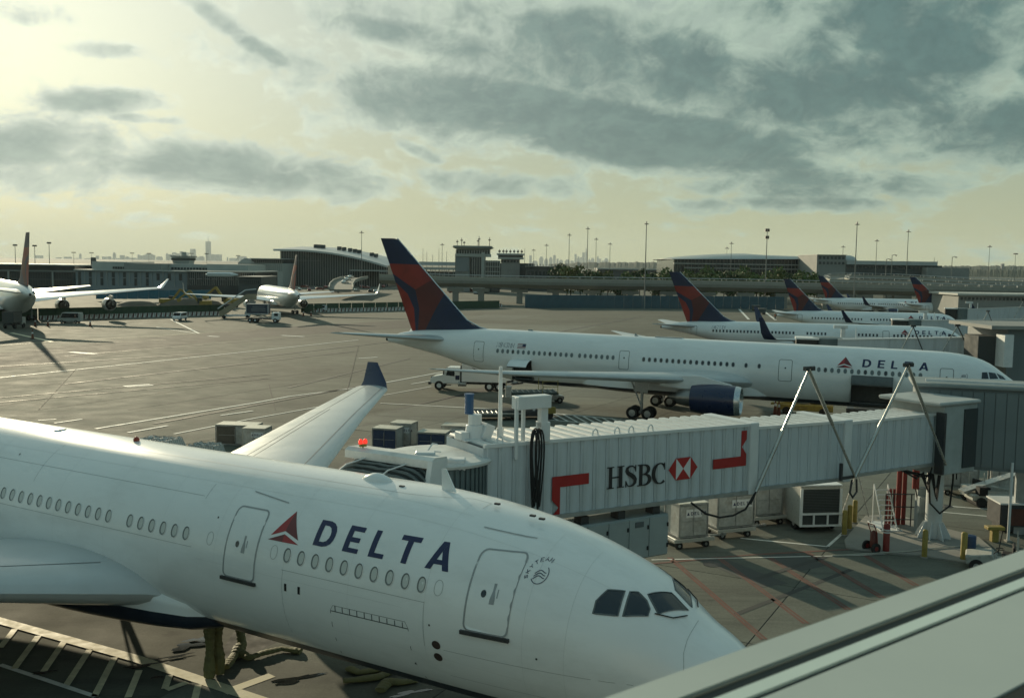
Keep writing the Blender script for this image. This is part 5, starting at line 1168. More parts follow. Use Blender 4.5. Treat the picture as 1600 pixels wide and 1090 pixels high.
# ---- background odds and ends: tail fins beyond the terminal, ground clutter
def far_fin(u, v, Y, label, m, lean=1):
    r = thing('tail_fin', label, 'tail fin', (D(u, v, Y).x, Y, 0)); H = D(u, v, Y).z
    mb = MB(); pl = [(0, .2), (lean*5.5, .2), (lean*2.2, H), (lean*.2, H)]; mb.sweep([(a, b_) for a, b_ in pl], (0, 0, 0), (0, .6, 0), Vector((1, 0, 0)), Vector((0, 0, 1))); mb.build('fin', m, r)
far_fin(141, 402, 450, 'dark tail fin poking above the left terminal roof', BDARK); far_fin(283, 393.5, 460, 'grey tail fin above the roof cabin', BLIGHT); 
mb = MB(); t = D(346, 429, 405); r = thing('parked_fuselage', 'white fuselage glimpsed beyond the dark glass terminal', 'airplane', (t.x, 405, t.z)); mb.lathe([(-6.5, .1), (-5.5, .9), (4, 1), (6.8, .2)], 12, (0, 0, 0), 'X'); mb.build('fuselage', WHITE, r, smooth=True)
mb = MB(); mb.add([(-5.5, -1.02, .3), (4, -1.02, .3), (4, -1.02, .1), (-5.5, -1.02, .1)], [(0, 1, 2, 3)]); mb.build('window_line', BDARK, r, fix=False)
SOIL = mat('earth_heap', (.13, .11, .085), .95, var=.25, scale=.3)
for u, v, w, h, lab in ((300, 476, 22, 2.6, 'long grey earth heap behind the green fence'), (215, 478, 14, 1.6, 'low earth heap left of the excavator'), (450, 478, 16, 1.3, 'earth heap beyond the remote jet')):
    mb = MB(); rd_ = random.Random(int(u)); rings = []
    for k in range(6):
        f = 1-k/5; rings.append([Vector((w/2*(f**.8)*math.cos(a)*(1+rd_.uniform(-.1, .1)), 4*(f**.8)*math.sin(a)*(1+rd_.uniform(-.1, .1)), h*(1-f*f))) for a in [2*math.pi*j/14 for j in range(14)]])
    mb.loft(rings); o = mb.build('earth_heap', SOIL, loc=D(u, 470, 300)-Vector((0, 0, D(u, 470, 300).z)), smooth=True); tag(o, lab, 'earth heap')
# excavators behind the fence
CAT = mat('excavator_yellow', (.35, .24, .05), .6, var=.3)
def excavator(u, Y, rz, label, sc_=1.0):
    r = thing('excavator', label, 'excavator', D(u, 480, Y)-Vector((0, 0, D(u, 480, Y).z)), rz); r.scale = (sc_,)*3
    for sd in (-1, 1): mb = MB(); mb.box((0, sd*1.1, .45), (4, .55, .9)); mb.build('track', DSTEEL, r, bevel=.2)
    mb = MB(); mb.box((-.6, 0, 1.7), (3.4, 2.4, 1.3)); mb.build('body', CAT, r, bevel=.15); mb = MB(); mb.box((.9, .7, 2.3), (1.3, 1.0, 1.7)); mb.build('cab', BGLASS, r, bevel=.1)
    mb = MB(); mb.bar((1.2, 0, 1.7), (3.8, 0, 5.2), .5, .6); mb.build('boom', CAT, r); mb = MB(); mb.bar((3.8, 0, 5.2), (6.6, 0, 3.0), .4, .5); mb.build('stick', CAT, r); mb = MB(); mb.box((6.8, 0, 2.5), (1.1, 1.3, 1.0), ry=.4); mb.build('bucket', CAT, r)
excavator(262, 300, .1, 'yellow excavator with raised arm left of the stairs'); excavator(318, 290, 3.3, 'second yellow machine right behind the white van'); excavator(358, 300, 2.9, 'yellow excavator with folded boom next to the passenger stairs', 1.15)
rnd = random.Random(9); CARC = [mat('car_%d' % k, c, .3, coat=.5, var=.05) for k, c in enumerate(((.55, .56, .56), (.05, .05, .055), (.25, .26, .28), (.65, .64, .60), (.22, .04, .03)))]
def make_car(m):
    r = thing('parked_car', 'car', 'car')
    mb = MB(); mb.sweep([(-2.2, .25), (2.2, .25), (2.25, .75), (1.3, .95), (.7, 1.42), (-1.1, 1.45), (-1.9, .98), (-2.25, .9)], (0, -.85, 0), (0, .85, 0), Vector((1, 0, 0)), Vector((0, 0, 1))); mb.build('body', m, r, bevel=.06)
    mb = MB(); mb.sweep([(-1.5, .98), (1.1, .98), (.62, 1.36), (-1.05, 1.38)], (0, -.87, 0), (0, .87, 0), Vector((1, 0, 0)), Vector((0, 0, 1))); mb.build('side_glass', BGLASS, r)
    mb = MB()
    for x in (-1.35, 1.35): mb.cyl((x, -.88, .33), (x, .88, .33), .33, n=10)
    mb.build('wheel_set', RUBBER, r); return r
cars = [make_car(m) for m in CARC]; usedc = set()
cl = [(450+i*8.2+rnd.uniform(-2, 2), 448+rnd.uniform(-3.5, 6)) for i in range(19)]+[(708+i*9+rnd.uniform(-3, 3), 453+rnd.uniform(-2, 3)) for i in range(8)]
CN = ['silver', 'black', 'grey', 'white', 'dark red']
for u, v in cl:
    k = rnd.randrange(5); p = G(u, v+4)
    if k not in usedc: usedc.add(k); o = cars[k]; o.location = p; o.rotation_euler.z = rnd.uniform(-.4, .4)
    else: o = copy_tree(cars[k], p, rnd.uniform(-.4, .4)+(1.57 if rnd.random() < .4 else 0))
    tag(o, CN[k]+' car parked far off below the glass hall and the elevated road', 'car', CN[k]+' cars in the distance')
for u, v, y, nm, lab in ((543, 438.2, 440, 'van', 'white van highest on the short curving ramp'), (539, 443, 415, 'van', 'pale car half way down the short curving ramp'), (548, 434.5, 462, 'van', 'van at the top of the short curving ramp')):
    c = copy_tree(cars[3], D(u, v, y), 1.4, lab)
    if 'group' in c: del c['group']
for k in range(5):
    if k not in usedc:
        for ch in list(cars[k].children): bpy.data.objects.remove(ch)
        bpy.data.objects.remove(cars[k])
# ------------------------------------------------------------------ the near jet bridge
BW = mat('bridge_white', (.55, .60, .63), .5, var=.10, scale=1.6, stretch=(1, 1, .12), dirt=(.33, .35, .34), dscale=1.5)
BW2 = mat('bridge_white_light', (.68, .70, .70), .45, var=.08, scale=1.2)
ROOFM = mat('bridge_roof', (.66, .67, .65), .38, var=.15, scale=1.2, dirt=(.34, .33, .30), dscale=.8)
SLATM = mat('cab_curtain', (.13, .17, .18), .5, metal=.3, var=.2, scale=2)
WALKM = mat('walkway_cladding', (.16, .185, .19), .55, var=.15, scale=.4, stretch=(1, 1, .2))
HBLACK = mat('lettering_black', (.02, .02, .022), .5, var=.1)
P0 = Vector((1.2, 36.9, 0)); E_ = Vector((.857, .514, 0)).normalized(); NRM = Vector((E_.y, -E_.x, 0))       # along the tunnel, and out of its near side
def WP(u, v, off=0.0):
    """(distance along the tunnel, height) of a pixel on the near wall plane"""
    d = ray(u, v); o = Vector((0, 0, CAM_H)); q = P0+NRM*off; t = (q-o).dot(NRM)/d.dot(NRM); p = o+d*t; return (p-P0).dot(E_), p.z
BR = thing('jet_bridge', 'white jet bridge with red brackets and black bank lettering on its side', 'jet bridge', P0, math.atan2(E_.y, E_.x))
# local frame: x along, y = -out of the near wall (so the body lies at y > 0), z up
def tunnel(x0, x1, zt0, zt1, hgt, off, name, pitch=.62, roofribs=True, wid=3.0):
    L_ = x1-x0; n = max(1, round(L_/pitch)); w = L_/n; zt = lambda x: zt0+(zt1-zt0)*(x-x0)/L_
    mb = MB(); y0, y1 = off+.10, off+wid
    P = [(x0, y0, zt(x0)-.06), (x0, y1, zt(x0)-.06), (x0, y1, zt(x0)-hgt), (x0, y0, zt(x0)-hgt), (x1, y0, zt(x1)-.06), (x1, y1, zt(x1)-.06), (x1, y1, zt(x1)-hgt), (x1, y0, zt(x1)-hgt)]
    mb.add(P, [(0, 1, 2, 3), (7, 6, 5, 4), (0, 4, 5, 1), (1, 5, 6, 2), (2, 6, 7, 3), (3, 7, 4, 0)]); tn = mb.build(name, BW, BR)
    mb = MB(); q = w/2-.012; sl = (zt1-zt0)/L_
    prf = [(-q, .0), (-q*.62, .0), (-q*.50, -.05), (q*.50, -.05), (q*.62, 0), (q, 0)]
    vs = [(a, b+off+.06, 0+a*sl) for a, b in prf]+[(a, b+off+.06, -hgt+.16+a*sl) for a, b in prf]+[(-q, off+.11, -q*sl), (q, off+.11, q*sl), (-q, off+.11, -hgt+.16-q*sl), (q, off+.11, -hgt+.16+q*sl)]
    fs = [(i, i+1, 7+i-0, 6+i) for i in range(5)]+[(0, 6, 14, 12), (5, 13, 15, 11), (0, 12, 13, 5), (6, 11, 15, 14)]
    mb.add(vs, fs); p = None
    for k in range(n):
        x = x0+w*(k+.5)
        if p is None: p = mb.build('wall_panel', BW, tn, loc=(x, 0, zt(x)-.02))
        else: inst(p, 'wall_panel', (x, 0, zt(x)-.02), tn)
    mb = MB(); mb.bar((x0, off+.04, zt(x0)+.03), (x1, off+.04, zt(x1)+.03), .16, .13); mb.build('eaves_rail', BW2, tn)
    mb = MB(); mb.bar((x0, off+.0, zt(x0)-hgt+.06), (x1, off+.0, zt(x1)-hgt+.06), .14, .16); mb.build('floor_beam', STEEL, tn)
    mb = MB(); mb.add([(x0, off+.12, zt(x0)+.0), (x1, off+.12, zt(x1)), (x1, off+wid, zt(x1)), (x0, off+wid, zt(x0))], [(0, 1, 2, 3)]); mb.build('roof_sheet', mat('roof_sheet_grey', (.36, .37, .36), .5), tn)  # plain grey sheet between the paler ribs
    mb = MB(); mb.sweep([(-.19, 0), (.19, 0), (.14, .065), (-.14, .065)], (0, off+.1, 0), (0, off+wid, 0), Vector((1, 0, sl)), Vector((0, 0, 1))); p = None
    for k in range(n):
        x = x0+w*(k+.5)
        if p is None: p = mb.build('roof_rib', ROOFM, tn, loc=(x, 0, zt(x)+.003))
        else: inst(p, 'roof_rib', (x, 0, zt(x)+.003), tn)
    return tn
aL = WP(757, 701)[0]; aR, zR = WP(1181, 664); zL = WP(850, 691)[1]; xL_ = WP(850, 691)[0]; sl_ = (zR-zL)/(aR-xL_); zA0 = zR-sl_*(aR-aL)
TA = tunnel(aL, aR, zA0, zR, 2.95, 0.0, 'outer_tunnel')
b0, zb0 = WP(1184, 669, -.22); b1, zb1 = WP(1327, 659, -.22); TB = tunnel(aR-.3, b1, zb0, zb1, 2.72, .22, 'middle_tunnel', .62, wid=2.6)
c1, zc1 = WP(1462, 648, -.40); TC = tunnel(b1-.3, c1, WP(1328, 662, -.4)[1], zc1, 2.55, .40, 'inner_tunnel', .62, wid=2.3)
for x, z, h, off in ((aR-.12, zR, 3.0, -.02), (b1-.12, zb1, 2.8, .18)):
    mb = MB(); mb.box((x, off+1.45, z-h/2+.06), (.5, 3.05, h+.12)); mb.build('end_frame', BW2, BR, bevel=.03)
# lettering and emblem on the outer tunnel
def flat(name, polys, m, parent, off=-.015, th=.02, mi=None):
    mb = MB()
    for k, pl in enumerate(polys):
        n = len(pl); vs = [(p[0], off, p[1]) for p in pl]+[(p[0], off+th, p[1]) for p in pl]
        mb.add(vs, [tuple(range(n)), tuple(range(2*n-1, n-1, -1))]+[(i, n+i, n+(i+1) % n, (i+1) % n) for i in range(n)], mi[k] if mi else 0)
    return mb.build(name, m, parent)
def stroke(pts, ws):
    L1, L2 = [], []
    for i, p in enumerate(pts):
        a = pts[max(i-1, 0)]; b = pts[min(i+1, len(pts)-1)]; dx, dy = b[0]-a[0], b[1]-a[1]; l = math.hypot(dx, dy); nx, ny = -dy/l, dx/l; w = ws[i]/2
        L1.append((p[0]+nx*w, p[1]+ny*w)); L2.append((p[0]-nx*w, p[1]-ny*w))
    return [[L1[i], L1[i+1], L2[i+1], L2[i]] for i in range(len(pts)-1)]
def arc(cx, cy, rx, ry, a0, a1, n, w0, w1):
    pts = []; ws = []
    for k in range(n+1):
        a = R_(a0+(a1-a0)*k/n); pts.append((cx+rx*math.cos(a), cy+ry*math.sin(a))); ws.append(w0+(w1-w0)*abs(math.cos(a))**1.4)
    return pts, ws
def rect(x0, y0, x1, y1): return [(x0, y0), (x1, y0), (x1, y1), (x0, y1)]
SERIF = {'H': [rect(.09, 0, .25, 1), rect(.61, 0, .77, 1), rect(.25, .47, .61, .53), rect(0, 0, .34, .045), rect(0, .955, .34, 1), rect(.52, 0, .86, .045), rect(.52, .955, .86, 1)],
 'B': [rect(.09, 0, .26, 1), rect(0, 0, .35, .045), rect(0, .955, .35, 1)]+stroke(*arc(.33, .755, .25, .215, 90, -90, 10, .05, .17))+stroke(*arc(.34, .275, .31, .25, 90, -90, 10, .05, .18))+[rect(.26, .50, .35, .55)],
 'C': stroke(*arc(.44, .5, .35, .475, 50, 310, 22, .05, .19))+[rect(.66, .66, .70, 1.0), [(.62, .80), (.70, .66), (.70, .86), (.66, .9)]],
 'S': stroke([(.56, .76), (.50, .90), (.38, .965), (.24, .955), (.13, .88), (.11, .76), (.17, .65), (.32, .55), (.46, .45), (.54, .33), (.53, .18), (.43, .07), (.28, .03), (.15, .07), (.07, .25)], [.05, .06, .06, .08, .13, .17, .19, .20, .20, .18, .15, .09, .06, .05, .05])+[rect(.54, .70, .58, 1.0), rect(.04, 0, .08, .30)]}
x0, zb = WP(948, 764); x1, zb2 = WP(1040, 755); x0, zt = WP(949, 730); Hh = zt-zb; tot = x1-x0
adv = {'H': .90, 'S': .66, 'B': .76, 'C': .76}; k = tot/(sum(adv.values())*1.0); x = x0; slope = (zb2-zb)/tot
for ch in 'HSBC':
    flat('letter', [[(x+p[0]*k, zb+slope*(x-x0)+p[1]*Hh*1.0) for p in pl] for pl in SERIF[ch]], HBLACK, TA); x += adv[ch]*k
lx0, lz = WP(1045, 735); lx1 = WP(1089, 733)[0]; W6 = lx1-lx0; hz = (WP(1067, 717)[1]-WP(1067, 751)[1])/2; cz = lz+.02; cx = (lx0+lx1)/2; q = W6*.255
A, B_, C_, D_ = (cx-q, cz+hz), (cx+q, cz+hz), (cx+q, cz-hz), (cx-q, cz-hz); O = (cx, cz)
flat('bank_emblem', [[A, B_, O], [D_, O, C_], [A, D_, (cx-2*q, cz)], [B_, (cx+2*q, cz), C_]], mat('bank_red', (.40, .02, .018), .45), TA)
flat('emblem_ground', [[A, O, D_], [B_, C_, O]], BW2, TA, off=-.012)
BR_R = mat('bracket_red', (.36, .016, .014), .5)
g = lambda u, v: WP(u, v)
x0, z0 = g(863, 745); x1 = g(920, 744)[0]; th_ = .42
za_ = g(863, 781)[1]; zc_ = g(871, 793)[1]; zd_ = g(865, 806)[1]
flat('red_bracket', [rect(x0+.36, z0-th_, x1, z0), [(x0, z0), (x0, za_), (x0+.30, zc_), (x0+.02, zd_), (x0+.36, zd_), (x0+.36, z0)]], BR_R, TA)
x1, z1 = g(1167, 672); x0, z0 = g(1114, 733); t_ = g(1158, 700)[0]; zz_ = g(1167, 697)[1]
flat('red_bracket', [[(t_, z1), (t_, z0+.42), (x1, z0+.42), (x1, zz_-.32), (t_+.04, zz_), (x1, zz_+.32), (x1, z1)], rect(x0, z0, x1, z0+.42)], BR_R, TA, off=-.014)
# lifting lugs on the roof
for u in (783, 932, 966, 988, 1018):
    x, z = WP(u, 700); z = zA0+(zR-zA0)*(x-aL)/(aR-aL)
    mb = MB(); mb.tube([(x-.14, .1, z+.05), (x-.10, .1, z+.28), (x, .1, z+.36), (x+.10, .1, z+.28), (x+.14, .1, z+.05)], .03, 6); mb.build('lifting_lug', BW2, BR)
# folding cable arms that zigzag along the side
def local(p): return Vector(((p-P0).dot(E_), -(p-P0).dot(NRM), p.z))
def plane_pt(u, v, off): d = ray(u, v); o = Vector((0, 0, CAM_H)); q = P0+NRM*off; t = (q-o).dot(NRM)/d.dot(NRM); return local(o+d*t)
ARM = mat('arm_steel', (.50, .50, .47), .28, metal=.8, var=.1)
pts = [plane_pt(1181, 768, .25), plane_pt(1264, 578, .45), plane_pt(1336, 745, .35), plane_pt(1419, 572, .55), plane_pt(1478, 726, .45)]
for i, (a, b) in enumerate(zip(pts[:-1], pts[1:])):
    mb = MB(); mb.tube([a, a+(b-a)*.5], .085, 10); mb.tube([a+(b-a)*.5, b], .06, 10); mb.build('cable_arm', ARM, BR, smooth=True)
for i in (1, 3):
    p = pts[i]; mb = MB(); mb.box(p+Vector((-.16, 0, .06)), (.24, .2, .18)); mb.box(p+Vector((.19, 0, .06)), (.24, .2, .18)); mb.tube([p+Vector((-.36, 0, .14)), p+Vector((.36, 0, .14))], .035, 6); mb.build('arm_joint', DSTEEL, BR, bevel=.03)
p = pts[2]; mb = MB(); mb.box(p+Vector((-.35, .1, 0)), (1.1, .12, .12)); mb.box(p+Vector((-.85, .1, .3)), (.12, .12, .8)); mb.tube([p+Vector((.1, 0, -.1)), p+Vector((.16, 0, -.7)), p+Vector((-.1, 0, -.95)), p+Vector((-.3, 0, -.7)), p+Vector((-.2, 0, -.1))], .05, 6); mb.build('arm_foot', DSTEEL, BR)
mb = MB(); a = plane_pt(1080, 785, .1); b = plane_pt(1125, 808, .15); c = plane_pt(1165, 795, .2); d = pts[0]
mb.tube([a, a.lerp(b, .5)+Vector((0, 0, -.15)), b, b.lerp(c, .5)+Vector((0, 0, -.1)), c, d], .045, 8); mb.tube([d, d+Vector((-.15, 0, -.3)), d+Vector((-.3, 0, -.5))], .04, 6); mb.build('hanging_cable', RUBBER, BR, smooth=True)
# turning cab, curtain and round roof
cc = local(G(685, 712, 7.0)); rc = 1.92
mb = MB(); nsl = 56; p = None
cyl = MB(); cyl.cyl((cc.x, cc.y, 3.9), (cc.x, cc.y, 6.9), rc-.06, n=48); cab = cyl.build('cab_drum', SLATM, BR, smooth=True)
mb.box((0, 0, 0), (.06, .13, 2.9))
for k in range(nsl):
    a = 2*math.pi*k/nsl; loc = (cc.x+(rc-.03)*math.cos(a), cc.y+(rc-.03)*math.sin(a), 5.4)
    if p is None: p = mb.build('slat', SLATM, cab, loc=loc, rz=a)
    else: inst(p, 'slat', loc, cab, a)
mb = MB(); mb.lathe([(6.88, .02), (6.88, rc+.10), (6.98, rc+.14), (7.06, rc+.08), (7.12, rc*.6), (7.14, .02)], 56, (cc.x, cc.y, 0), 'Z'); mb.build('round_roof', ROOFM, BR, smooth=True)
dn = local(P0+Vector((math.sin(TH1), math.cos(TH1), 0)))-local(P0); dd = local(P0+Vector((math.cos(TH1), -math.sin(TH1), 0)))-local(P0); dn.z = dd.z = 0
hl, hr = local(G(537, 703, 7.3)), local(G(682, 719, 7.3)); hc = (hl+hr)/2; hw = 1.85
def HB(a, b, z): return Vector((hc.x, hc.y, 0))+dd*a+dn*b+Vector((0, 0, z))
mb = MB(); P = [HB(a, b, z) for a in (-hw, hw) for b in (.3, 2.3) for z in (4.3, 7.0)]; mb.add(P, [(0, 1, 3, 2), (4, 6, 7, 5), (0, 4, 5, 1), (2, 3, 7, 6), (0, 2, 6, 4), (1, 5, 7, 3)]); cb = mb.build('cab', BW, BR)
mb = MB(); prf = [(-.15, 7.05), (-.15, 7.32), (.05, 7.42), (.75, 7.36), (.75, 7.2), (.0, 7.05)]
mb.loft([[HB(a, b, z) for b, z in prf] for a in (-hw-.05, hw+.12)]); mb.build('canopy_header', ROOFM, cb)
mb = MB(); mb.loft([[HB(hw-.05+e, b, z) for b, z in ((-.45, 6.05), (.35, 6.0), (.6, 6.35), (.75, 7.3), (-.15, 7.3))] for e in (0, .2)]); mb.build('header_cheek', BW2, cb)
FOLD = mat('canopy_rubber', (.022, .026, .026), .6, var=.3, scale=3); FOLD2 = mat('canopy_seam', (.10, .12, .12), .5)
for k in range(7):
    t = k/6; b = .0-1.75*t; z = 7.02-.16*t-.55*t*t; e = hw-.06-.02*k; ring = []
    for s in range(15):
        x = -e+2*e*s/14; dz = -.10*abs(x/e)**6*3 ; ring.append((x, b+.04*math.sin(s*1.3+k), z+dz+.015*math.sin(s*2.1+k)))
    path = [HB(-e, b, z-1.6)]+[HB(*q) for q in ring]+[HB(e, b, z-1.6)]
    mb = MB(); mb.tube(path, .075, 6, mi=1); b2 = b-.29; z2 = z-.12-.09*t
    if k < 6:
        n = len(path); low = [HB(-e, b2+.1, z2-1.6)]+[HB(q[0], q[1]-.17, q[2]-.17) for q in ring]+[HB(e, b2+.1, z2-1.6)]; nx = [HB(-e, b2, z2-1.6)]+[HB(q[0], q[1]-.29, q[2]-.05-.09*t) for q in ring]+[HB(e, b2, z2-1.6)]
        mb.loft([path, low, nx], caps=False, closed=False)
    mb.build('canopy_fold', [FOLD, FOLD2], cb, smooth=True)
for a0 in (-1.3, .55):
    mb = MB(); mb.tube([HB(a0+.35, -.08, 7.12), HB(a0+.1, -.9, 6.98), HB(a0-.25, -1.7, 6.42)], .028, 6); mb.build('canopy_strap', BW2, cb)
mb = MB(); p_ = local(G(700, 724, 7.0)); mb.box(p_+Vector((0, 0, 0)), (1.25, .55, .42), rz=-.5); mb.box(p_+Vector((-.75, .1, -.9)), (.7, .5, 1.5), rz=-.5); mb.box(p_+Vector((-.8, .2, .35)), (.7, .5, .25), rz=-.5); mb.build('cab_camera_box', BW2, BR, bevel=.04)
mb = MB(); q = local(G(668, 709, 7.2)); mb.tube([q+Vector((-1.6, .3, 0)), q+Vector((0, 0, .12)), q+Vector((.5, -.1, .05))], .03, 6); mb.box(q, (.35, .18, .14)); mb.tube([q+Vector((0, 0, .1)), q+Vector((.25, .1, .35)), q+Vector((.45, .1, .3))], .03, 6); mb.build('roof_latch', BW2, BR)
# roof machinery: hoist frame, pump, mast, cable coils
def RZ(x): return zA0+(zR-zA0)*(x-aL)/(aR-aL)
x_, _ = WP(806, 690, -.0); x2 = WP(817, 690, -.3)[0]
mb = MB(); mb.box((x_, -.02, RZ(x_)+.6), (.13, .13, 2.3)); mb.box((x2, .3, RZ(x_)+.6), (.13, .13, 2.1)); mb.box(((x_+x2)/2+.45, .05, RZ(x_)+1.55), (1.45, .5, .48)); mb.box(((x_+x2)/2+.95, .05, RZ(x_)+1.0), (.3, .3, .9)); mb.box(((x_+x2)/2+1.0, .1, RZ(x_)+.4), (.4, .42, .75)); mb.build('hoist_frame', BW2, BR, bevel=.02)
xb = WP(833, 680)[0]
for k in range(5):
    w_ = .16+.05*(k % 3); dx = (k-2)*.11; zt_ = RZ(x_)+.55+.05*(k % 2); bot = 4.95+.18*(k % 3); y_ = -.22-.03*k; pth = []
    for j in range(25):
        a = 2*math.pi*j/24; pth.append((xb+dx*.5+w_*math.sin(a)*(.7+.5*math.cos(a)), y_, (zt_+bot)/2+(zt_-bot)/2*math.cos(a)))
    mb = MB(); mb.tube(pth, .032, 6); mb.build('cable_loop', RUBBER, BR, smooth=True)
xp, yp = WP(777, 690)[0], .9
mb = MB(); mb.cyl((xp, 1.7, RZ(xp)), (xp, 1.7, RZ(xp)+.55), .42, .34, 16); mb.cyl((xp, 1.7, RZ(xp)+.55), (xp, 1.7, RZ(xp)+.95), .26, n=14); mb.box((xp-.55, 1.7, RZ(xp)+.18), (.35, .5, .3)); mb.box((xp+.35, 1.5, RZ(xp)+.3), (.4, .5, .6), ry=.4)
mb.box((xp, 1.7, RZ(xp)+.03), (1.3, .9, .06)); o = mb.build('roof_pump', BW2, BR, bevel=.02)
mb = MB(); mb.cyl((xp-.15, 1.9, RZ(xp)+.95), (xp-.15, 1.9, RZ(xp)+1.65), .17, n=12); mb.cyl((xp-.15, 1.9, RZ(xp)+1.65), (xp-.15, 1.9, RZ(xp)+1.72), .19, n=12); mb.build('blue_motor', mat('motor_blue', (.02, .08, .19), .45), o)
mb = MB(); xm = WP(781, 690, -1.5)[0]; mb.cyl((xm, 1.5, RZ(xm)), (xm, 1.5, RZ(xm)+2.75), .09, .07, 8); mb.cyl((xm, 1.5, RZ(xm)), (xm, 1.5, RZ(xm)+.4), .14, n=8); mb.build('mast', BW2, BR)
# red warning lamps on the far corner of the cab
bl = local(G(567, 693, 7.55)); mb = MB(); mb.cyl(bl+Vector((0, 0, -.45)), bl, .03, n=6); mb.box(bl+Vector((0, 0, -.05)), (.25, .12, .1)); o = mb.build('lamp_post', YELLOW, BR)
for dx in (-.09, .09):
    mb = MB(); mb.lathe([(0, .075), (.09, .085), (.16, .06), (.19, .01)], 12, (bl.x+dx, bl.y, bl.z), 'Z'); mb.build('warning_lamp', mat('lamp_red', (.5, .02, .01), .4, emit=((1, .05, .03), .9)), o, smooth=True)
# equipment cabinet slung under the outer tunnel
ux0, uz0 = WP(900, 800, .0); cx0, cz0 = WP(885, 812, .05); cx1, cz1 = WP(1044, 866, .05); ztop = WP(1044, 802, .05)[1]
AC = mat('cabinet_grey', (.30, .34, .34), .55, var=.1, scale=1)
mb = MB(); mb.box(((cx0+cx1)/2, .95, (cz1+ztop)/2), (cx1-cx0, 1.9, ztop-cz1)); o = mb.build('air_unit', AC, BR, bevel=.03)
npn = 5; wpn = (cx1-cx0)/npn
for k in range(npn):
    mb = MB(); mb.box((cx0+wpn*(k+.5), -.01, (cz1+ztop)/2), (wpn-.05, .05, ztop-cz1-.12)); pn = mb.build('door_panel', AC, o, bevel=.012)
    for zf in (.25, .75): mb = MB(); mb.box((cx0+wpn*(k+.93), -.05, cz1+(ztop-cz1)*zf), (.06, .05, .16)); mb.build('latch', BLACK, pn)
mb = MB(); mb.box((cx0+wpn*3.5, -.05, ztop-.28), (.42, .03, .22)); mb.build('rating_plate', LINE, o)
for f in (.2, .55, .9): mb = MB(); mb.box((cx0+(cx1-cx0)*f, .4, ztop+.15), (.35, .5, .32)); mb.build('hanger', DSTEEL, o)
# round column and rotunda at the inner end
cb_ = G(1457, 842); RT = thing('rotunda_support', 'white round column with flared foot carrying the inner end of the lettered jet bridge', 'column', cb_)
mb = MB(); mb.cyl((0, 0, .05), (0, 0, 4.15), .42, n=28); mb.build('column', mat('column_white', (.62, .64, .63), .5, var=.12, scale=.8, dirt=(.30, .29, .26)), RT, smooth=True)
mb = MB(); mb.box((0, 0, .06), (2.1, 2.1, .1)); mb.build('base_plate', DSTEEL, RT)
for k in range(8):
    a = k*math.pi/4+.2; mb = MB(); c, s = math.cos(a), math.sin(a); mb.sweep([(.38, .1), (.9, .1), (.86, .3), (.5, .95), (.38, 1.0)], Vector((-s*.02, c*.02, 0)), Vector((s*.02, -c*.02, 0)), Vector((c, s, 0)), Vector((0, 0, 1))); mb.build('gusset', BW2, RT)
mb = MB(); mb.box((0, 0, 4.3), (1.6, 1.6, .3)); mb.cyl((0, 0, 3.95), (0, 0, 4.15), .52, n=20); mb.build('head_plate', STEEL, RT)
rx = WP(1462, 700, -.4)[0]
bx = MB(); bx.box((rx+1.2, 1.55, 5.65), (2.6, 3.3, 3.5)); rot = bx.build('rotunda', mat('rotunda_wall', (.36, .40, .40), .5, var=.15, dirt=(.22, .23, .22)), BR, bevel=.04)
mb = MB(); mb.box((rx+.55, -.0, 5.6), (3.5, 3.9, .0001)); mb = MB(); mb.box((rx+.95, 1.6, 7.5), (3.3, 3.7, .2)); mb.build('rotunda_roof', mat('rotunda_grey', (.40, .42, .41), .5, var=.15), rot, bevel=.06)
mb = MB(); mb.box((rx+1.95, -.12, 5.65), (1.05, .08, 3.0)); mb.build('doorway', mat('bellows_dark', (.035, .045, .048), .7), rot)
mb = MB(); mb.box((rx-.08, .1, 5.5), (.14, .5, 3.1)); mb.build('end_frame', DSTEEL, rot)
for k in range(6):
    a = Vector((rx-.9+.25*k, .5+.12*(k % 3), 4.05)); mb = MB(); mb.tube([a+Vector((-1.2-.2*k, .2, .15)), a+Vector((-.4, 0, -.25-.1*(k % 2))), a+Vector((0, 0, -.1)), a+Vector((.3, -.1, -.75-.18*k)), a+Vector((.55, -.05, -.3)), a+Vector((.9, 0, .3))], .038, 6); mb.build('service_hose', RUBBER, BR, smooth=True)
mb = MB(); q = local(G(1457, 842)); mb.tube([(q.x-1.3, q.y-.5, 3.9), (q.x-1.2, q.y-.6, 2.2), (q.x-.5, q.y-.7, 1.6), (q.x+.3, q.y-.7, 1.9), (q.x+.75, q.y-.5, 3.2), (q.x+.8, q.y-.4, 4.6)], .05, 8); mb.build('service_hose', RUBBER, BR, smooth=True)
mb = MB(); mb.tube([(q.x+.9, q.y-.5, 7), (q.x+.95, q.y-.55, 3.2)], .035, 6); mb.build('service_hose', RUBBER, BR)
# fixed walkway behind the rotunda
WKY = 53.0; a = D(1434, 603, WKY); b = D(1760, 603, WKY-3); r = thing('walkway', 'tall grey enclosed walkway running to the right edge above the baggage dollies', 'walkway', (a.x, a.y, 0), math.atan2(b.y-a.y, b.x-a.x)); Wd = (b-a).length; zt_, zb_ = a.z, D(1550, 732, WKY-.6).z
mb = MB(); mb.box((Wd/2, 1.6, (zt_+zb_)/2), (Wd, 3.2, zt_-zb_)); mb.build('wall', WALKM, r)
mb = MB(); mb.box((0, 0, 0), (.50, .05, zt_-zb_-.35)); p = None
for k in range(int(Wd/.54)):
    x = .3+k*.54; m_ = WALKM
    if p is None: p = mb.build('wall_panel', mat('walkway_panel', (.19, .22, .225), .5, var=.12, scale=.5), r, loc=(x, -.03, (zt_+zb_)/2))
    else: inst(p, 'wall_panel', (x, -.03, (zt_+zb_)/2), r)
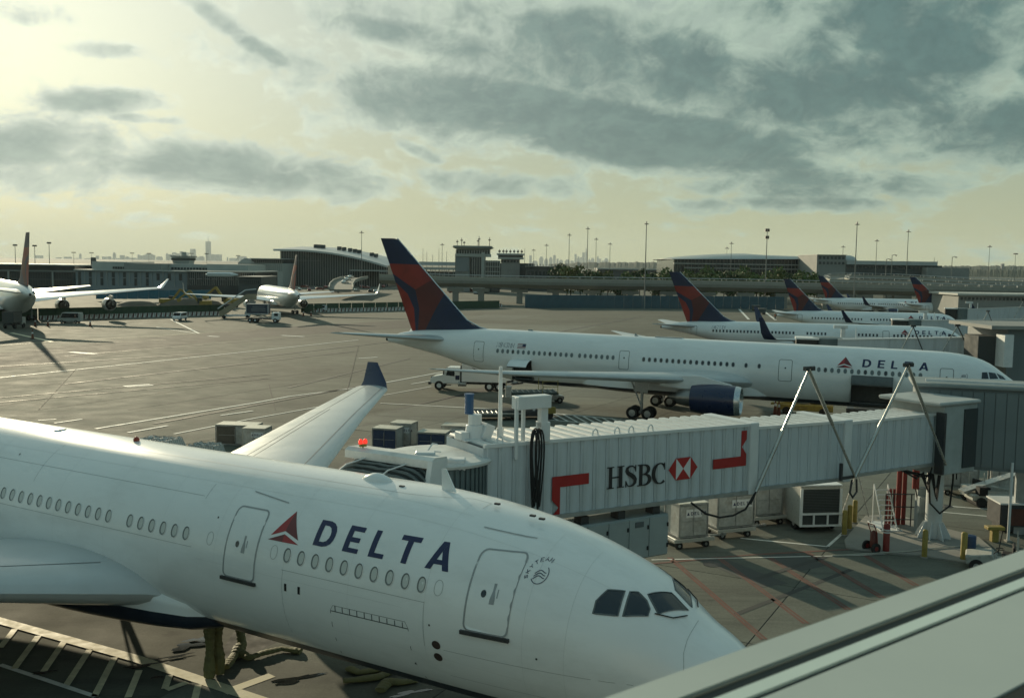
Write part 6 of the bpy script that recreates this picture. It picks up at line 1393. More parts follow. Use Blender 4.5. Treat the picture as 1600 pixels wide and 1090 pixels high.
mb = MB(); mb.box((Wd/2, 1.6, zt_+.09), (Wd+.5, 3.6, .2)); mb.build('roof', mat('walkway_roof', (.24, .27, .265), .5), r, bevel=.04)
mb = MB(); mb.bar((.4, .3, zt_+.32), (Wd, .3, zt_+.26), .12, .14); mb.build('handrail', BW2, r)
for x in (5.5, 14): mb = MB(); mb.box((x, 1.6, zb_/2), (.5, .5, zb_)); mb.build('post', STEEL, r)
# ------------------------------------------------------------------ bridges along the pier behind
def far_bridge(label, u0, u1, v0, v1, Y0, Y1, wall_h, n_arm, seed, cab=True, cols=3):
    a = D(u0, v0, Y0); b = D(u1, v1, Y1); r = thing('jet_bridge', label, 'jet bridge', (a.x, a.y, 0), math.atan2(b.y-a.y, b.x-a.x)); L_ = math.hypot(b.x-a.x, b.y-a.y); za, zb = a.z, b.z; zt = lambda x: za+(zb-za)*x/L_
    cuts = [0, .36, .68, 1.0][:cols+1] if cols == 3 else [0, .5, 1.0]
    for i in range(len(cuts)-1):
        x0, x1 = cuts[i]*L_, cuts[i+1]*L_; h = wall_h-.12*i; y0 = .12*i
        mb = MB(); mb.add([(x, y, zt(x)+d) for x in (x0, x1) for y in (y0, y0+2.8) for d in (0, -h)], [(0, 1, 3, 2), (4, 6, 7, 5), (0, 4, 5, 1), (2, 3, 7, 6), (0, 2, 6, 4), (1, 5, 7, 3)]); t = mb.build('tunnel', BW, r)
        mb = MB(); mb.box((0, 0, 0), (.34, .07, h-.3)); p = None; n = int((x1-x0)/.72)
        for k in range(n):
            x = x0+(k+.5)*(x1-x0)/n
            if p is None: p = mb.build('wall_panel', BW, t, loc=(x, y0-.03, zt(x)-h/2))
            else: inst(p, 'wall_panel', (x, y0-.03, zt(x)-h/2), t)
        mb = MB(); mb.bar((x0, y0, zt(x0)+.05), (x1, y0, zt(x1)+.05), .25, .16); mb.build('eaves_rail', BW2, t)
    if cab:
        mb = MB(); mb.lathe([(zt(0)-3, 1.9), (zt(0)+.1, 1.9), (zt(0)+.2, 1.6), (zt(0)+.22, .02)], 20, (-1.2, 1.5, 0), 'Z'); mb.build('cab', SLATM, r, smooth=True)
        mb = MB(); mb.box((-3.6, 1.3, zt(0)-1.2), (2.6, 3.4, 2.4)); mb.build('canopy', FOLD, r, bevel=.1); mb = MB(); mb.box((-3.6, 1.3, zt(0)+.05), (2.8, 3.6, .2)); mb.build('canopy_roof', BW2, r)
    mb = MB(); mb.box((.6, .2, zt(0)+.9), (.5, .5, 1.2)); mb.box((.3, .2, zt(0)+1.6), (1.6, .5, .4)); mb.cyl((2.2, 1.2, zt(0)), (2.2, 1.2, zt(0)+1.5), .06, n=6); mb.build('hoist_frame', BW2, r)
    for k in range(n_arm):
        x = L_*(.52+.30*k); hh = 3.1; ap = Vector((x, -.5, zt(x)+1.5)); sp_ = 1.7+.3*k
        for s_, d in ((-1, -1), (1, 1)): mb = MB(); mb.tube([ap, Vector((x+s_*sp_, -.3, zt(x)-hh+.6))], .07, 6); mb.build('cable_arm', ARM if s_ < 0 else DSTEEL, r)
        mb = MB(); mb.box(ap+Vector((0, 0, .1)), (.6, .25, .25)); mb.build('arm_joint', DSTEEL, r)
    mb = MB(); mb.box((L_+1.3, 1.4, zt(L_)-1.4), (2.8, 3.6, 3.4)); mb.build('rotunda', BW2, r, bevel=.05); mb = MB(); mb.cyl((L_+1.3, 1.4, 0), (L_+1.3, 1.4, zt(L_)-3), .45, n=12); mb.build('column', BW2, r)
    mb = MB(); mb.cyl((L_*.35, 1.4, .5), (L_*.35, 1.4, zt(0)-wall_h), .35, n=10); mb.box((L_*.35, 1.4, .6), (1.6, 2.6, 1.1)); mb.build('drive_leg', STEEL, r)
far_bridge('second jet bridge, its roof line just above the crown of the jet with open holds', 1309, 1536, 531, 528, 122, 118, 2.9, 2, 1)
far_bridge('third jet bridge, dark cab in front of the fourth airliner', 1440, 1640, 501, 499, 178, 172, 2.7, 2, 2)
far_bridge('fourth jet bridge at the right edge with two inverted V arms', 1512, 1680, 483, 477, 236, 228, 2.8, 2, 3)
b = Bld('pier_building', 'dark grey pier wall at the right edge behind the jet bridges', 1578, 1760, 112, depth=10)
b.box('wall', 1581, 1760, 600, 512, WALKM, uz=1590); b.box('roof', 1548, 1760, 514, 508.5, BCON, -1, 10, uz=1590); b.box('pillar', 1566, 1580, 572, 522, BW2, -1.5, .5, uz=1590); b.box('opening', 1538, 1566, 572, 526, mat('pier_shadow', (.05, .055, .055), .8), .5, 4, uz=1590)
b = Bld('pier_building', 'long low white roof of the far pier at the right', 1498, 1760, 250, depth=16)
b.box('wall', 1500, 1760, None, 463, BCON); b.box('roof', 1496, 1760, 463, 460, BLIGHT, -1, 17); b.row('window', [1505+k*6 for k in range(30)], 3, 470, 466, BGLASS)
# ------------------------------------------------------------------ the window ledge we look over
ld = Vector((math.sin(R_(51.7)), math.cos(R_(51.7)), 0)); ln = Vector((-ld.y, ld.x, 0))
LG = thing('window_ledge', 'pale painted window ledge with a dark groove crossing the lower right corner', 'window ledge', (0, 0, CAM_H), math.atan2(ld.y, ld.x))
# local: x along, y outwards, z up from eye level
LP_ = mat('ledge_paint', (.42, .46, .425), .5, var=.05, scale=3); LDK = mat('ledge_gasket', (.018, .022, .02), .6); LWD = mat('brown_edge', (.07, .05, .03), .6)
def lbar(name, prf, m, x0=-1.2, x1=5.0, bev=.0): mb = MB(); mb.sweep([(p, -p*h if False else -h) for p, h in prf], (x0, 0, 0), (x1, 0, 0), Vector((0, 1, 0)), Vector((0, 0, 1))); return mb.build(name, m, LG, bevel=bev)
lbar('outer_frame', [(.93, .575), (.871, .575), (.871, .72), (.93, .72)], LP_)
lbar('gasket', [(.870, .577), (.8645, .577), (.8645, .72), (.870, .72)], mat('ledge_grey_seal', (.16, .16, .13), .6))
lbar('groove', [(.864, .579), (.850, .583), (.850, .72), (.864, .72)], LDK)
lbar('bead', [(.836, .571), (.811, .571), (.811, .72), (.836, .72)], mat('ledge_bead', (.58, .66, .60), .4))
lbar('groove', [(.810, .575), (.802, .576), (.802, .72), (.810, .72)], LDK)
lbar('sill_board', [(.797, .570), (.610, .570), (.610, .72), (.797, .72)], LP_)
lbar('sill_edge', [(.609, .573), (.58, .577), (.58, .87), (.609, .87)], LWD)
lbar('groove_back', [(.8495, .59), (.8365, .59), (.8365, .72), (.8495, .72)], LDK)
mb = MB(); mb.box((4, 1.02, -CAM_H/2-.36), (24, .10, CAM_H-.75)); mb.build('terminal_wall', BCON, LG)
# ------------------------------------------------------------------ ground equipment
def flat_word(name, word, x0, z, H, y, m, parent, track=.45, xs=1.1, emblem=True, rot=None):
    polys = []; x = x0
    if emblem: polys.append([(x, z), (x+H*.9, z), (x+H*.45, z+H)]); x += H*1.3
    for ch in word:
        w, pls = LET[ch]
        for pl in pls: polys.append([(x+p[0]*xs*H, z+p[1]*H) for p in pl])
        x += (w*xs+track)*H
    mb = MB()
    for pl in polys: mb.add([(p[0], y, p[1]) for p in pl], [tuple(range(len(pl)))])
    o = mb.build(name, m, parent, fix=False); o['kind'] = 'stuff'; return o
ULDW = mat('container_grey', (.46, .47, .45), .45, metal=.25, var=.22, scale=2.5, dirt=(.22, .18, .13), dscale=1.4)
ULDT = mat('container_top', (.56, .54, .46), .55, var=.2, scale=2, dirt=(.28, .25, .19), dscale=1.5)
ULDB = mat('container_blue', (.025, .045, .10), .5, var=.25, scale=3)
ALU = mat('worn_aluminium', (.42, .43, .42), .4, metal=.6, var=.25, scale=5, dirt=(.15, .13, .11))
DIRTW = mat('dirty_white', (.42, .42, .38), .55, var=.2, scale=4, dirt=(.10, .09, .08), dscale=4)
def uld(label, loc, rz, w=2.0, d=1.55, h=1.6, front=ULDW, word=True, z0=.0, group=None, stick=False):
    r = thing('cargo_container', label, 'container', (loc.x, loc.y, z0), rz, group)
    mb = MB(); mb.box((0, 0, h/2+.04), (w-.08, d-.08, h-.08)); mb.build('body', ULDW, r)
    mb = MB()
    for x in (-w/2, w/2):
        for y in (-d/2, d/2): mb.box((x, y, h/2), (.07, .07, h))
    for z in (.04, h-.02):
        for y in (-d/2, d/2): mb.box((0, y, z), (w, .075, .08))
        for x in (-w/2, w/2): mb.box((x, 0, z), (.075, d, .08))
    mb.build('frame', ALU, r); mb = MB(); mb.box((0, 0, h+.025), (w+.06, d+.06, .05)); mb.build('roof', ULDT, r)
    mb = MB(); mb.box((-w*.24, -d/2-.005, h/2), (w*.46, .03, h-.2)); mb.build('door_panel', front, r); mb = MB(); mb.box((w*.24, -d/2-.005, h/2), (w*.46, .03, h-.2)); mb.build('door_panel', front if front is ULDB and not word else ULDW, r)
    mb = MB(); mb.bar((-.02, -d/2-.05, h*.2), (-.02, -d/2-.05, h*.85), .03); mb.bar((-w*.42, -d/2-.03, h*.5), (w*.42, -d/2-.03, h*.5), .03); mb.build('strap', ALU, r)
    if word:
        mb = MB(); mb.box((w*.16 if not stick else 0, -d/2-.03, h*.72), (w*.55, .012, h*.24)); mb.build('name_plate', BW2, r)
        flat_word('airline_name', 'DELTA', w*.16-w*.25 if not stick else -w*.25, h*.67, h*.10, -d/2-.042, mat('title_navy', (.008, .016, .075)), r, xs=1.0, track=.35)
    return r
def dolly(label, loc, rz, w=2.3, d=1.8, group=None):
    r = thing('baggage_dolly', label, 'dolly', (loc.x, loc.y, 0), rz, group)
    mb = MB(); mb.box((0, 0, .45), (w, d, .1)); mb.box((0, -d/2, .48), (w, .08, .18)); mb.box((0, d/2, .48), (w, .08, .18)); mb.build('deck', DIRTW, r, bevel=.01)
    mb = MB()
    for k in range(8): mb.cyl((-w/2+.15+k*(w-.3)/7, -d/2+.1, .53), (-w/2+.15+k*(w-.3)/7, d/2-.1, .53), .04, n=6)
    mb.build('roller_bed', ALU, r)
    mb = MB(); mb.bar((w/2, 0, .4), (w/2+1.1, 0, .35), .08); mb.box((w/2+1.1, 0, .38), (.2, .2, .1)); mb.build('tow_bar', ALU, r)
    for x in (-w*.33, w*.33):
        for y in (-d*.38, d*.38): mb = MB(); mb.cyl((x, y-.08, .19), (x, y+.08, .19), .19, n=14); mb.cyl((x, y-.085, .19), (x, y+.085, .19), .08, n=8, mi=1); mb.build('wheel', [RUBBER, ALU], r)
    return r
HD = R_(28)
# containers standing on the apron between the near wing and the second jet
uld('container with a dark blue door, just right of the wing tip', G(606, 700), -.25, 1.9, 1.5, 1.6, ULDB, False)
uld('tall grey lettered container behind the one with the blue door', G(631, 694), -.25, 1.7, 1.5, 1.75)
uld('low container with a blue side, nearly hidden by the round cab roof', G(678, 700), -.2, 2.2, 1.5, 1.3, ULDB, False)
uld('dirty lettered container behind the round cab roof', G(711, 693), -.2, 1.9, 1.4, 1.5)
uld('rust stained container beyond the roof pump and mast', G(800, 699), -.15, 2.4, 1.5, 1.4, word=False)
uld('long dark container at the trailing edge of the near wing', G(374, 692), -.1, 3.1, 1.6, 1.5, mat('container_brown', (.12, .10, .08), .6, var=.3), False)
uld('small lettered container peeping over the wing root', G(402, 700), -.1, 1.7, 1.5, 1.6)
# netted pallets behind the fuselage crown
NET = mat('pallet_net', (.62, .63, .60), .7, var=.3, scale=9, bump=.6)
def pallet(label, loc, rz, w, d, h, seed):
    r = thing('netted_pallet', label, 'pallet', loc, rz); rd = random.Random(seed); mb = MB(); n = 9; rows = []
    mb.box((0, 0, .06), (w+.1, d+.1, .1)); mb.build('base', ALU, r); mb = MB(); m = 12
    P = [[Vector((-w/2+w*i/m, -d/2+d*j/n, h*(.9+rd.uniform(-.06, .08)) if 0 < i < m and 0 < j < n else .15)) for j in range(n+1)] for i in range(m+1)]
    vs = [p for row in P for p in row]; mb.add(vs, [(i*(n+1)+j, (i+1)*(n+1)+j, (i+1)*(n+1)+j+1, i*(n+1)+j+1) for i in range(m) for j in range(n)]); mb.build('wrapped_load', NET, r)
    mb = MB()
    for i in range(1, m): mb.tube([p+Vector((0, 0, .025)) for p in P[i]], .014, 4)
    for j in range(1, n): mb.tube([P[i][j]+Vector((0, 0, .025)) for i in range(m+1)], .014, 4)
    mb.build('net', mat('net_rope', (.20, .21, .20), .8), r)['kind'] = 'stuff'
pallet('flat netted pallet showing over the near fuselage, left one', G(250, 704), -.2, 3.1, 2.3, 1.0, 1)
pallet('lumpy netted pallet left of the near wing root', G(322, 718), -.2, 2.3, 1.8, 1.2, 2)
# dollies and containers under and beyond the bridge
for u, v, lab, w, h, st in ((1066, 858, 'lettered container on a dolly, nearest one to the grey cabinet under the bridge', 1.6, 1.7, True), (1133, 842, 'wide pale lettered container on a dolly under the middle of the bridge', 2.2, 1.75, False), (1186, 822, 'dark container on a dolly left of the white heater truck', 1.7, 1.75, False),
                     (1502, 775, 'lettered container on a dolly below the walkway, right of the white column', 2.2, 1.7, False), (1590, 783, 'lettered container on a dolly at the right edge below the walkway', 2.2, 1.7, False)):
    p = G(u, v); a = .35 if u < 1400 else -.05
    if u < 1400: p = p+Vector((.3, .9, 0))
    else: p = p+Vector((0, .9, 0))
    dolly('dirty white dolly under the '+lab.split(' on a')[0]+(' by the grey cabinet' if u == 1066 else ' below the bridge' if u < 1200 else ' at the right edge' if u > 1550 else ' right of the column'), p, a)
    uld(lab, p, a, w, 1.5, h, z0=.58, stick=st, word=(u != 1186))
# white heater truck with a big grille
def heater_truck():
    p = G(1260, 832); r = thing('heater_truck', 'white square ground unit with a large dark grille under the middle tunnel', 'truck', p+Vector((.4, 2.2, 0)), R_(8))
    W, L_, H = 2.35, 4.4, 2.2
    mb = MB(); mb.box((0, 0, H/2+.35), (W-.12, L_, H)); mb.build('body', DIRTW, r, bevel=.04); mb = MB(); mb.box((0, 0, H+.38), (W+.04, L_+.1, .08)); mb.build('roof', BW2, r, bevel=.02)
    GR = mat('grille', (.035, .042, .042), .6, var=.3, scale=10)
    mb = MB(); mb.box((0, -L_/2-.01, 1.75), (W-.25, .05, 1.25)); g_ = mb.build('grille', GR, r)
    for k in range(14): mb = MB(); mb.box((0, -L_/2-.045, 1.2+k*.085), (W-.3, .03, .02)); mb.build('louvre', mat('louvre', (.07, .08, .08), .5), g_)
    for x in (-W/2+.07, W/2-.07): mb = MB(); mb.box((x, -L_/2-.04, 1.4), (.14, .1, 2.0)); mb.build('corner_post', BW2, r)
    for z in (1.05, .42): mb = MB(); mb.box((0, -L_/2-.07, z), (W, .12, .09)); mb.build('bumper_bar', BW2, r)
    for x in (-.39, .39): mb = MB(); mb.box((x, -L_/2-.07, .73), (.08, .1, .6)); mb.build('bumper_post', BW2, r)
    mb = MB(); mb.box((0, -L_/2, .72), (W-.2, .06, .55)); mb.build('lower_grille', GR, r)
    for y, w in ((-1.5, .5), (-.4, .35), (.9, 1.3)): mb = MB(); mb.box((W/2-.03, y, 1.65), (.06, w, 1.0 if w < 1 else .7)); mb.build('side_louvre', GR, r)
    for x in (-W/2+.2, W/2-.15):
        for y in (-1.3, 1.4): mb = MB(); mb.cyl((x-.12, y, .36), (x+.12, y, .36), .36, n=18); mb.cyl((x-.125, y, .36), (x+.125, y, .36), .16, n=12, mi=1); mb.build('wheel', [RUBBER, ALU], r)
    mb = MB(); mb.cyl((.2, .4, H+.4), (.2, .4, H+.55), .3, n=14); mb.box((.5, .2, H+.5), (.5, .2, .12)); mb.tube([(-.3, -.6, H+.45), (.2, -.3, H+.62), (.7, .4, H+.5)], .05, 6); mb.build('roof_fitting', DSTEEL, r)
heater_truck()
# box truck under the tail of the second jet
def box_truck():
    p = G(712, 609); r = thing('box_truck', 'white bonneted box truck parked under the rear of the second jet', 'truck', p+Vector((0, .6, 0)), R_(176-0))
    # local x: forward
    r.rotation_euler.z = R_(180-6)
    mb = MB(); mb.sweep([(2.7, .75), (2.75, 1.25), (2.5, 1.5), (1.35, 1.72), (1.0, 2.45), (.85, 2.55), (-.65, 2.55), (-.65, .75)], (0, -1.1, 0), (0, 1.1, 0), Vector((1, 0, 0)), Vector((0, 0, 1))); cabp = mb.build('cab', WHITE, r, bevel=.06)
    mb = MB(); mb.add([(1.36, -.95, 1.76), (1.36, .95, 1.76), (1.04, .9, 2.42), (1.04, -.9, 2.42)], [(0, 1, 2, 3)]); mb.xf = Matrix.Translation((.02, 0, .01)); mb.build('windshield', GLASS, cabp, fix=False)
    for sd in (-1, 1):
        mb = MB(); mb.sweep([(.95, 1.7), (.78, 2.38), (.0, 2.38), (.0, 1.6)], (0, sd*1.105, 0), (0, sd*1.115, 0), Vector((1, 0, 0)), Vector((0, 0, 1))); mb.build('side_window', GLASS, cabp)
        mb = MB(); mb.box((2.72, sd*.8, 1.15), (.08, .28, .22)); mb.build('headlight', mat('lamp_glass', (.7, .7, .65), .2), cabp)
        mb = MB(); mb.box((1.2, sd*1.28, 2.0), (.12, .14, .4)); mb.bar((1.2, sd*1.1, 2.1), (1.2, sd*1.28, 2.1), .04); mb.build('mirror', BLACK, cabp)
        mb = MB(); mb.sweep([(-.55, 1.7), (-.1, 1.7), (-.1, 1.2), (-.55, 1.2)], (0, sd*1.105, 0), (0, sd*1.115, 0), Vector((1, 0, 0)), Vector((0, 0, 1))); mb.build('door_emblem', NAVY, cabp)
    mb = MB(); mb.box((2.85, 0, .75), (.25, 2.2, .3)); mb.box((2.75, 0, 1.25), (.06, 1.1, .35)); mb.build('bumper', DSTEEL, r, bevel=.02)
    mb = MB(); mb.box((-1.6, 0, .82), (6.8, 1.1, .28)); mb.build('chassis', DSTEEL, r)
    mb = MB(); mb.box((-3.6, 0, 2.15), (5.6, 2.4, 2.3)); bx_ = mb.build('cargo_box', WHITE, r, bevel=.04)
    mb = MB(); mb.box((-.74, 0, 1.85), (.16, 2.3, 1.9)); mb.build('bulkhead', BLACK, r)
    mb = MB(); pts = []
    for k in range(13): t = k/12; pts.append((-1.9-2.2*t, 2.65-.55*math.sin(t*math.pi)))
    pts += [(-1.9-2.2*(1-k/12), 2.65-.95*math.sin((1-k/12)*math.pi)*.28) for k in range(1, 12)]
    mb.sweep(pts, (0, 1.205, 0), (0, 1.215, 0), Vector((1, 0, 0)), Vector((0, 0, 1))); mb.build('swoosh', BLACK, bx_)
    for x in (1.75, -3.9, -5.0):
        for sd in (-1, 1):
            mb = MB(); mb.cyl((x, sd*.95-.16, .52), (x, sd*.95+.16, .52), .52, n=20); mb.cyl((x, sd*.95-.17, .52), (x, sd*.95+.17, .52), .26, n=14, mi=1); mb.build('wheel', [RUBBER, BW2], r)
    mb = MB(); mb.box((.9, 1.0, .6), (1.0, .25, .08)); mb.build('step', DSTEEL, r); mb = MB(); mb.cyl((-1.3, .95, .75), (-.4, .95, .75), .28, n=12); mb.build('fuel_tank', ALU, r)
    mb = MB(); mb.bar((-6.4, 0, .8), (-7.6, 0, .95), .5, .2); mb.box((-6.6, 0, .95), (.6, 2.2, .12)); mb.build('tail_lift', DSTEEL, r)
box_truck()
# cargo loader at the rear hold
def cargo_loader():
    p = G(812, 655); r = thing('cargo_loader', 'cargo loader with scissor deck raised beside the rear hold of the second jet', 'cargo loader', p+Vector((0, .5, 0)), R_(8))
    LG_ = mat('loader_green', (.05, .065, .06), .6, var=.3, scale=3)
    mb = MB(); mb.box((-1.9, 0, .45), (4.4, 2.6, .25)); mb.build('low_deck', LG_, r, bevel=.03)
    for y in (-1.3, 1.3): mb = MB(); mb.box((-1.9, y, .66), (4.4, .08, .16)); mb.build('deck_rail', ALU, r)
    for k in range(10): mb = MB(); mb.cyl((-3.8+k*.42, -1.2, .6), (-3.8+k*.42, 1.2, .6), .045, n=6); mb.build('roller', ALU, r)
    mb = MB(); mb.box((1.2, .6, 2.35), (4.6, 2.3, .22)); mb.build('raised_deck', LG_, r, bevel=.03)
    for k in range(9): mb = MB(); mb.cyl((-.7+k*.5, -.4, 2.5), (-.7+k*.5, 1.6, 2.5), .05, n=6); mb.build('roller', ALU, r)
    for a, b in ((( -.6, .5), (2.6, 2.2)), ((2.6, .5), (-.6, 2.2))):
        for y in (-.3, 1.4): mb = MB(); mb.bar((a[0], y, a[1]), (b[0], y, b[1]), .12, .22); mb.build('scissor_arm', BW2, r)
    for x in (.35, 1.25): mb = MB(); mb.cyl((x, -.45, .4), (x, -.45, 2.2), .12, n=10); mb.build('ram', BW2, r)
    mb = MB(); mb.box((.6, .5, .55), (4.8, 2.4, .5)); mb.build('chassis', DSTEEL, r, bevel=.04)
    mb = MB(); mb.box((-1.2, -.75, 2.55), (.5, .6, .9)); mb.box((-1.2, -.75, 3.05), (.6, .7, .08)); mb.build('control_stand', ALU, r)
    for x, y in ((-1.4, -1.0), (2.0, -.6), (2.0, 1.7), (3.4, -.6)): mb = MB(); mb.bar((x, y, 2.4), (x, y, 3.6), .05); mb.build('guard_post', YELLOW, r)
    for a, b in (((2.0, -.6), (3.4, -.6)),): mb = MB(); mb.bar((a[0], a[1], 3.5), (b[0], b[1], 3.5), .05); mb.bar((a[0], a[1], 3.0), (b[0], b[1], 3.0), .05); mb.build('guard_rail', YELLOW, r)
    mb = MB(); mb.box((2.6, -.9, .9), (1.1, .5, .6)); mb.build('yellow_box', YELLOW, r, bevel=.03)
    for x, y, z in ((-1.75, -.8, 2.2), (2.1, -.75, 2.0)): mb = MB(); mb.box((x, y, z), (.16, .06, .13)); mb.build('work_light', mat('work_light', (.9, .85, .7), .3, emit=((1, .9, .65), 2.5)), r)
    for x in (-.6, 2.6): mb = MB(); mb.cyl((x, -.9, .35), (x, -.6, .35), .35, n=14); mb.build('wheel', RUBBER, r)
    return r
cargo_loader()
def tug(label, loc, rz, m=DIRTW, name='baggage_tug'):
    r = thing(name, label, 'tug', loc, rz)
    mb = MB(); mb.sweep([(-1.4, .35), (1.4, .35), (1.45, .75), (.3, .95), (.1, .6), (-.6, .6), (-.7, 1.0), (-1.4, 1.0)], (0, -.65, 0), (0, .65, 0), Vector((1, 0, 0)), Vector((0, 0, 1))); mb.build('body', m, r, bevel=.04)
    mb = MB(); mb.box((-.35, 0, .85), (.5, 1.0, .14)); mb.box((-.6, 0, 1.1), (.12, 1.0, .5)); mb.build('seat', BLACK, r, bevel=.03)
    mb = MB(); mb.bar((.25, .25, .9), (.0, .25, 1.15), .04); mb.lathe([(-.02, .18), (.02, .2), (.02, .18), (-.02, .16)], 14, (-.02, .25, 1.17), 'Z'); mb.build('steering_wheel', BLACK, r)
    for x in (-.95, .95):
        for y in (-.6, .6): mb = MB(); mb.cyl((x, y-.13, .32), (x, y+.13, .32), .32, n=16); mb.cyl((x, y-.135, .32), (x, y+.135, .32), .14, n=10, mi=1); mb.build('wheel', [RUBBER, ALU], r)
    for y in (-.6, .6): mb = MB(); mb.bar((-.75, y, 1.0), (-.75, y, 1.9), .05); mb.build('canopy_post', m, r)
    return r
tug('small dark tug behind the cargo loader', G(858, 629), .2, ALU)
tug('white tug cut by the window ledge at the lower right', G(1560, 893), 2.7)
tug('small tug parked under the far end of the walkway', G(1540, 782), .3)
# belt loader glimpsed below the walkway and red bin
r = thing('belt_loader', 'small belt loader between the two dollies below the walkway', 'belt loader', G(1546, 790)); mb = MB(); mb.box((0, 0, .6), (2.6, 1.2, .35)); mb.build('chassis', DIRTW, r, bevel=.04); mb = MB(); mb.bar((-1.6, .3, .8), (1.9, .3, 2.0), .8, .14); mb.build('belt_frame', ALU, r); mb = MB(); mb.box((-.7, -.4, 1.0), (.5, .5, .5)); mb.build('seat_box', BLACK, r)
for x in (-.8, .8): mb = MB(); mb.cyl((x, -.65, .32), (x, .65, .32), .32, n=14); mb.build('wheel_pair', RUBBER, r)
r = thing('scrap_skip', 'dark bin with reddish load at the right edge above the ledge', 'skip', G(1592, 836)+Vector((.6, .8, 0)), -.05); mb = MB(); mb.box((0, 0, 1.05), (3.2, 1.7, 1.2)); mb.build('bin_body', DSTEEL, r, bevel=.03); mb = MB(); mb.box((.2, -.87, 1.0), (2.6, .03, .9)); mb.build('red_panel', mat('rust_red', (.10, .035, .025), .8, var=.4, scale=4), r); mb = MB(); mb.box((0, 0, 1.7), (3.3, 1.8, .08)); mb.build('rim', BW2, r); mb = MB(); mb.box((0, 0, .3), (2.8, 1.2, .3)); mb.build('skid', DSTEEL, r)
r = thing('yellow_bracket', 'low yellow stand left of the dark bin', 'stand', G(1553, 846)); mb = MB(); mb.box((0, 0, .75), (.9, .5, .18)); mb.build('top_plate', YELLOW, r, bevel=.03); mb = MB(); mb.box((0, 0, .35), (.35, .35, .7)); mb.build('pedestal', YELLOW, r, bevel=.03)
# kerbed island, bollards, pipes and small gear round the column
isl = [G(1322, 858), G(1345, 862), G(1385, 866), G(1440, 870), G(1515, 882), G(1560, 868), G(1530, 842), G(1470, 826), G(1400, 806), G(1352, 808), G(1330, 832), G(1319, 846)]
mb = MB(); mb.prism([(p.x, p.y) for p in isl], .0, .13); o = mb.build('kerbed_island', CONC, bevel=.03); o['kind'] = 'structure'
def bollard(label, u, v, h, m, rad=.13, bands=False):
    r = thing('bollard', label, 'bollard', G(u, v)); mb = MB(); mb.lathe([(0, rad), (h-.06, rad), (h, rad*.8), (h+.03, .02)], 18, (0, 0, 0), 'Z'); mb.build('post', m, r, smooth=True)
    mb = MB(); mb.lathe([(0, rad+.05), (.06, rad+.05), (.07, rad)], 18, (0, 0, 0), 'Z'); mb.build('collar', CONC, r)
    if bands:
        for z in (h*.78, h*.70): mb = MB(); mb.lathe([(z, rad+.004), (z+.07, rad+.004)], 18, (0, 0, 0), 'Z'); mb.build('band', BW2, r)
bollard('front yellow bollard of the three by the white heater truck', 1319, 836, 1.35, YELLOW); bollard('middle yellow bollard of the three by the white heater truck', 1327, 827, 1.35, YELLOW); bollard('rear yellow bollard of the three, beside the ladder', 1335, 817, 1.3, YELLOW)
bollard('red bollard with pale bands at the island kerb', 1384, 864, 1.5, REDP, .16, True); bollard('yellow bollard in front of the white column', 1444, 871, 1.4, YELLOW); bollard('yellow bollard furthest right, next to the blue drum', 1505, 877, 1.45, YELLOW, .15)
BLU = mat('drum_blue', (.03, .07, .16), .45, var=.2)
r = thing('blue_drum', 'blue drum standing beside the rightmost yellow bollard', 'drum', G(1514, 872)); mb = MB(); mb.lathe([(0, .02), (0, .29), (.3, .29), (.31, .305), (.33, .305), (.34, .29), (.62, .29), (.63, .305), (.65, .305), (.66, .29), (1.15, .29), (1.17, .2), (1.2, .02)], 20, (0, 0, 0), 'Z'); mb.build('shell', BLU, r, smooth=25)
# ladder
def ladder(label, loc, rz):
    r = thing('step_ladder', label, 'ladder', loc, rz); H = 2.5
    for sg in (1, -1):
        for sd in (-1, 1): mb = MB(); mb.bar((sd*.3, sg*.75, 0), (sd*.2, sg*.06, H), .06, .04); mb.build('rail', ALU, r)
        for k in range(7): t = (k+1)/8; mb = MB(); mb.bar((-.3+.1*t, sg*(.75-.69*t), H*t), (.3-.1*t, sg*(.75-.69*t), H*t), .05, .03); mb.build('rung', ALU, r)
    mb = MB(); mb.box((0, 0, H), (.5, .22, .05)); mb.build('top_cap', ALU, r)
ladder('open aluminium step ladder among the yellow bollards', G(1336, 806), 1.25)
# red pipes in a cage
r = thing('pipe_cage', 'red fire pipes standing in a black tubular cage behind the island', 'pipe stand', G(1402, 822)); 
for x, h, rd_ in ((.0, 4.3, .14), (.3, 4.3, .12), (-.45, 2.1, .07), (-.25, 2.1, .07), (-.62, 1.8, .06)): mb = MB(); mb.cyl((x, 0, 0), (x, 0, h), rd_, n=12); mb.build('red_pipe', REDP, r, smooth=True)
for x in (-.85, -.45, .55, .85): mb = MB(); mb.bar((x, -.4, 0), (x, -.4, 1.9), .05); mb.build('cage_post', DSTEEL, r)
for z in (1.9, 1.2, .5): mb = MB(); mb.bar((-.85, -.4, z), (.85, -.4, z), .05); mb.build('cage_rail', DSTEEL, r)
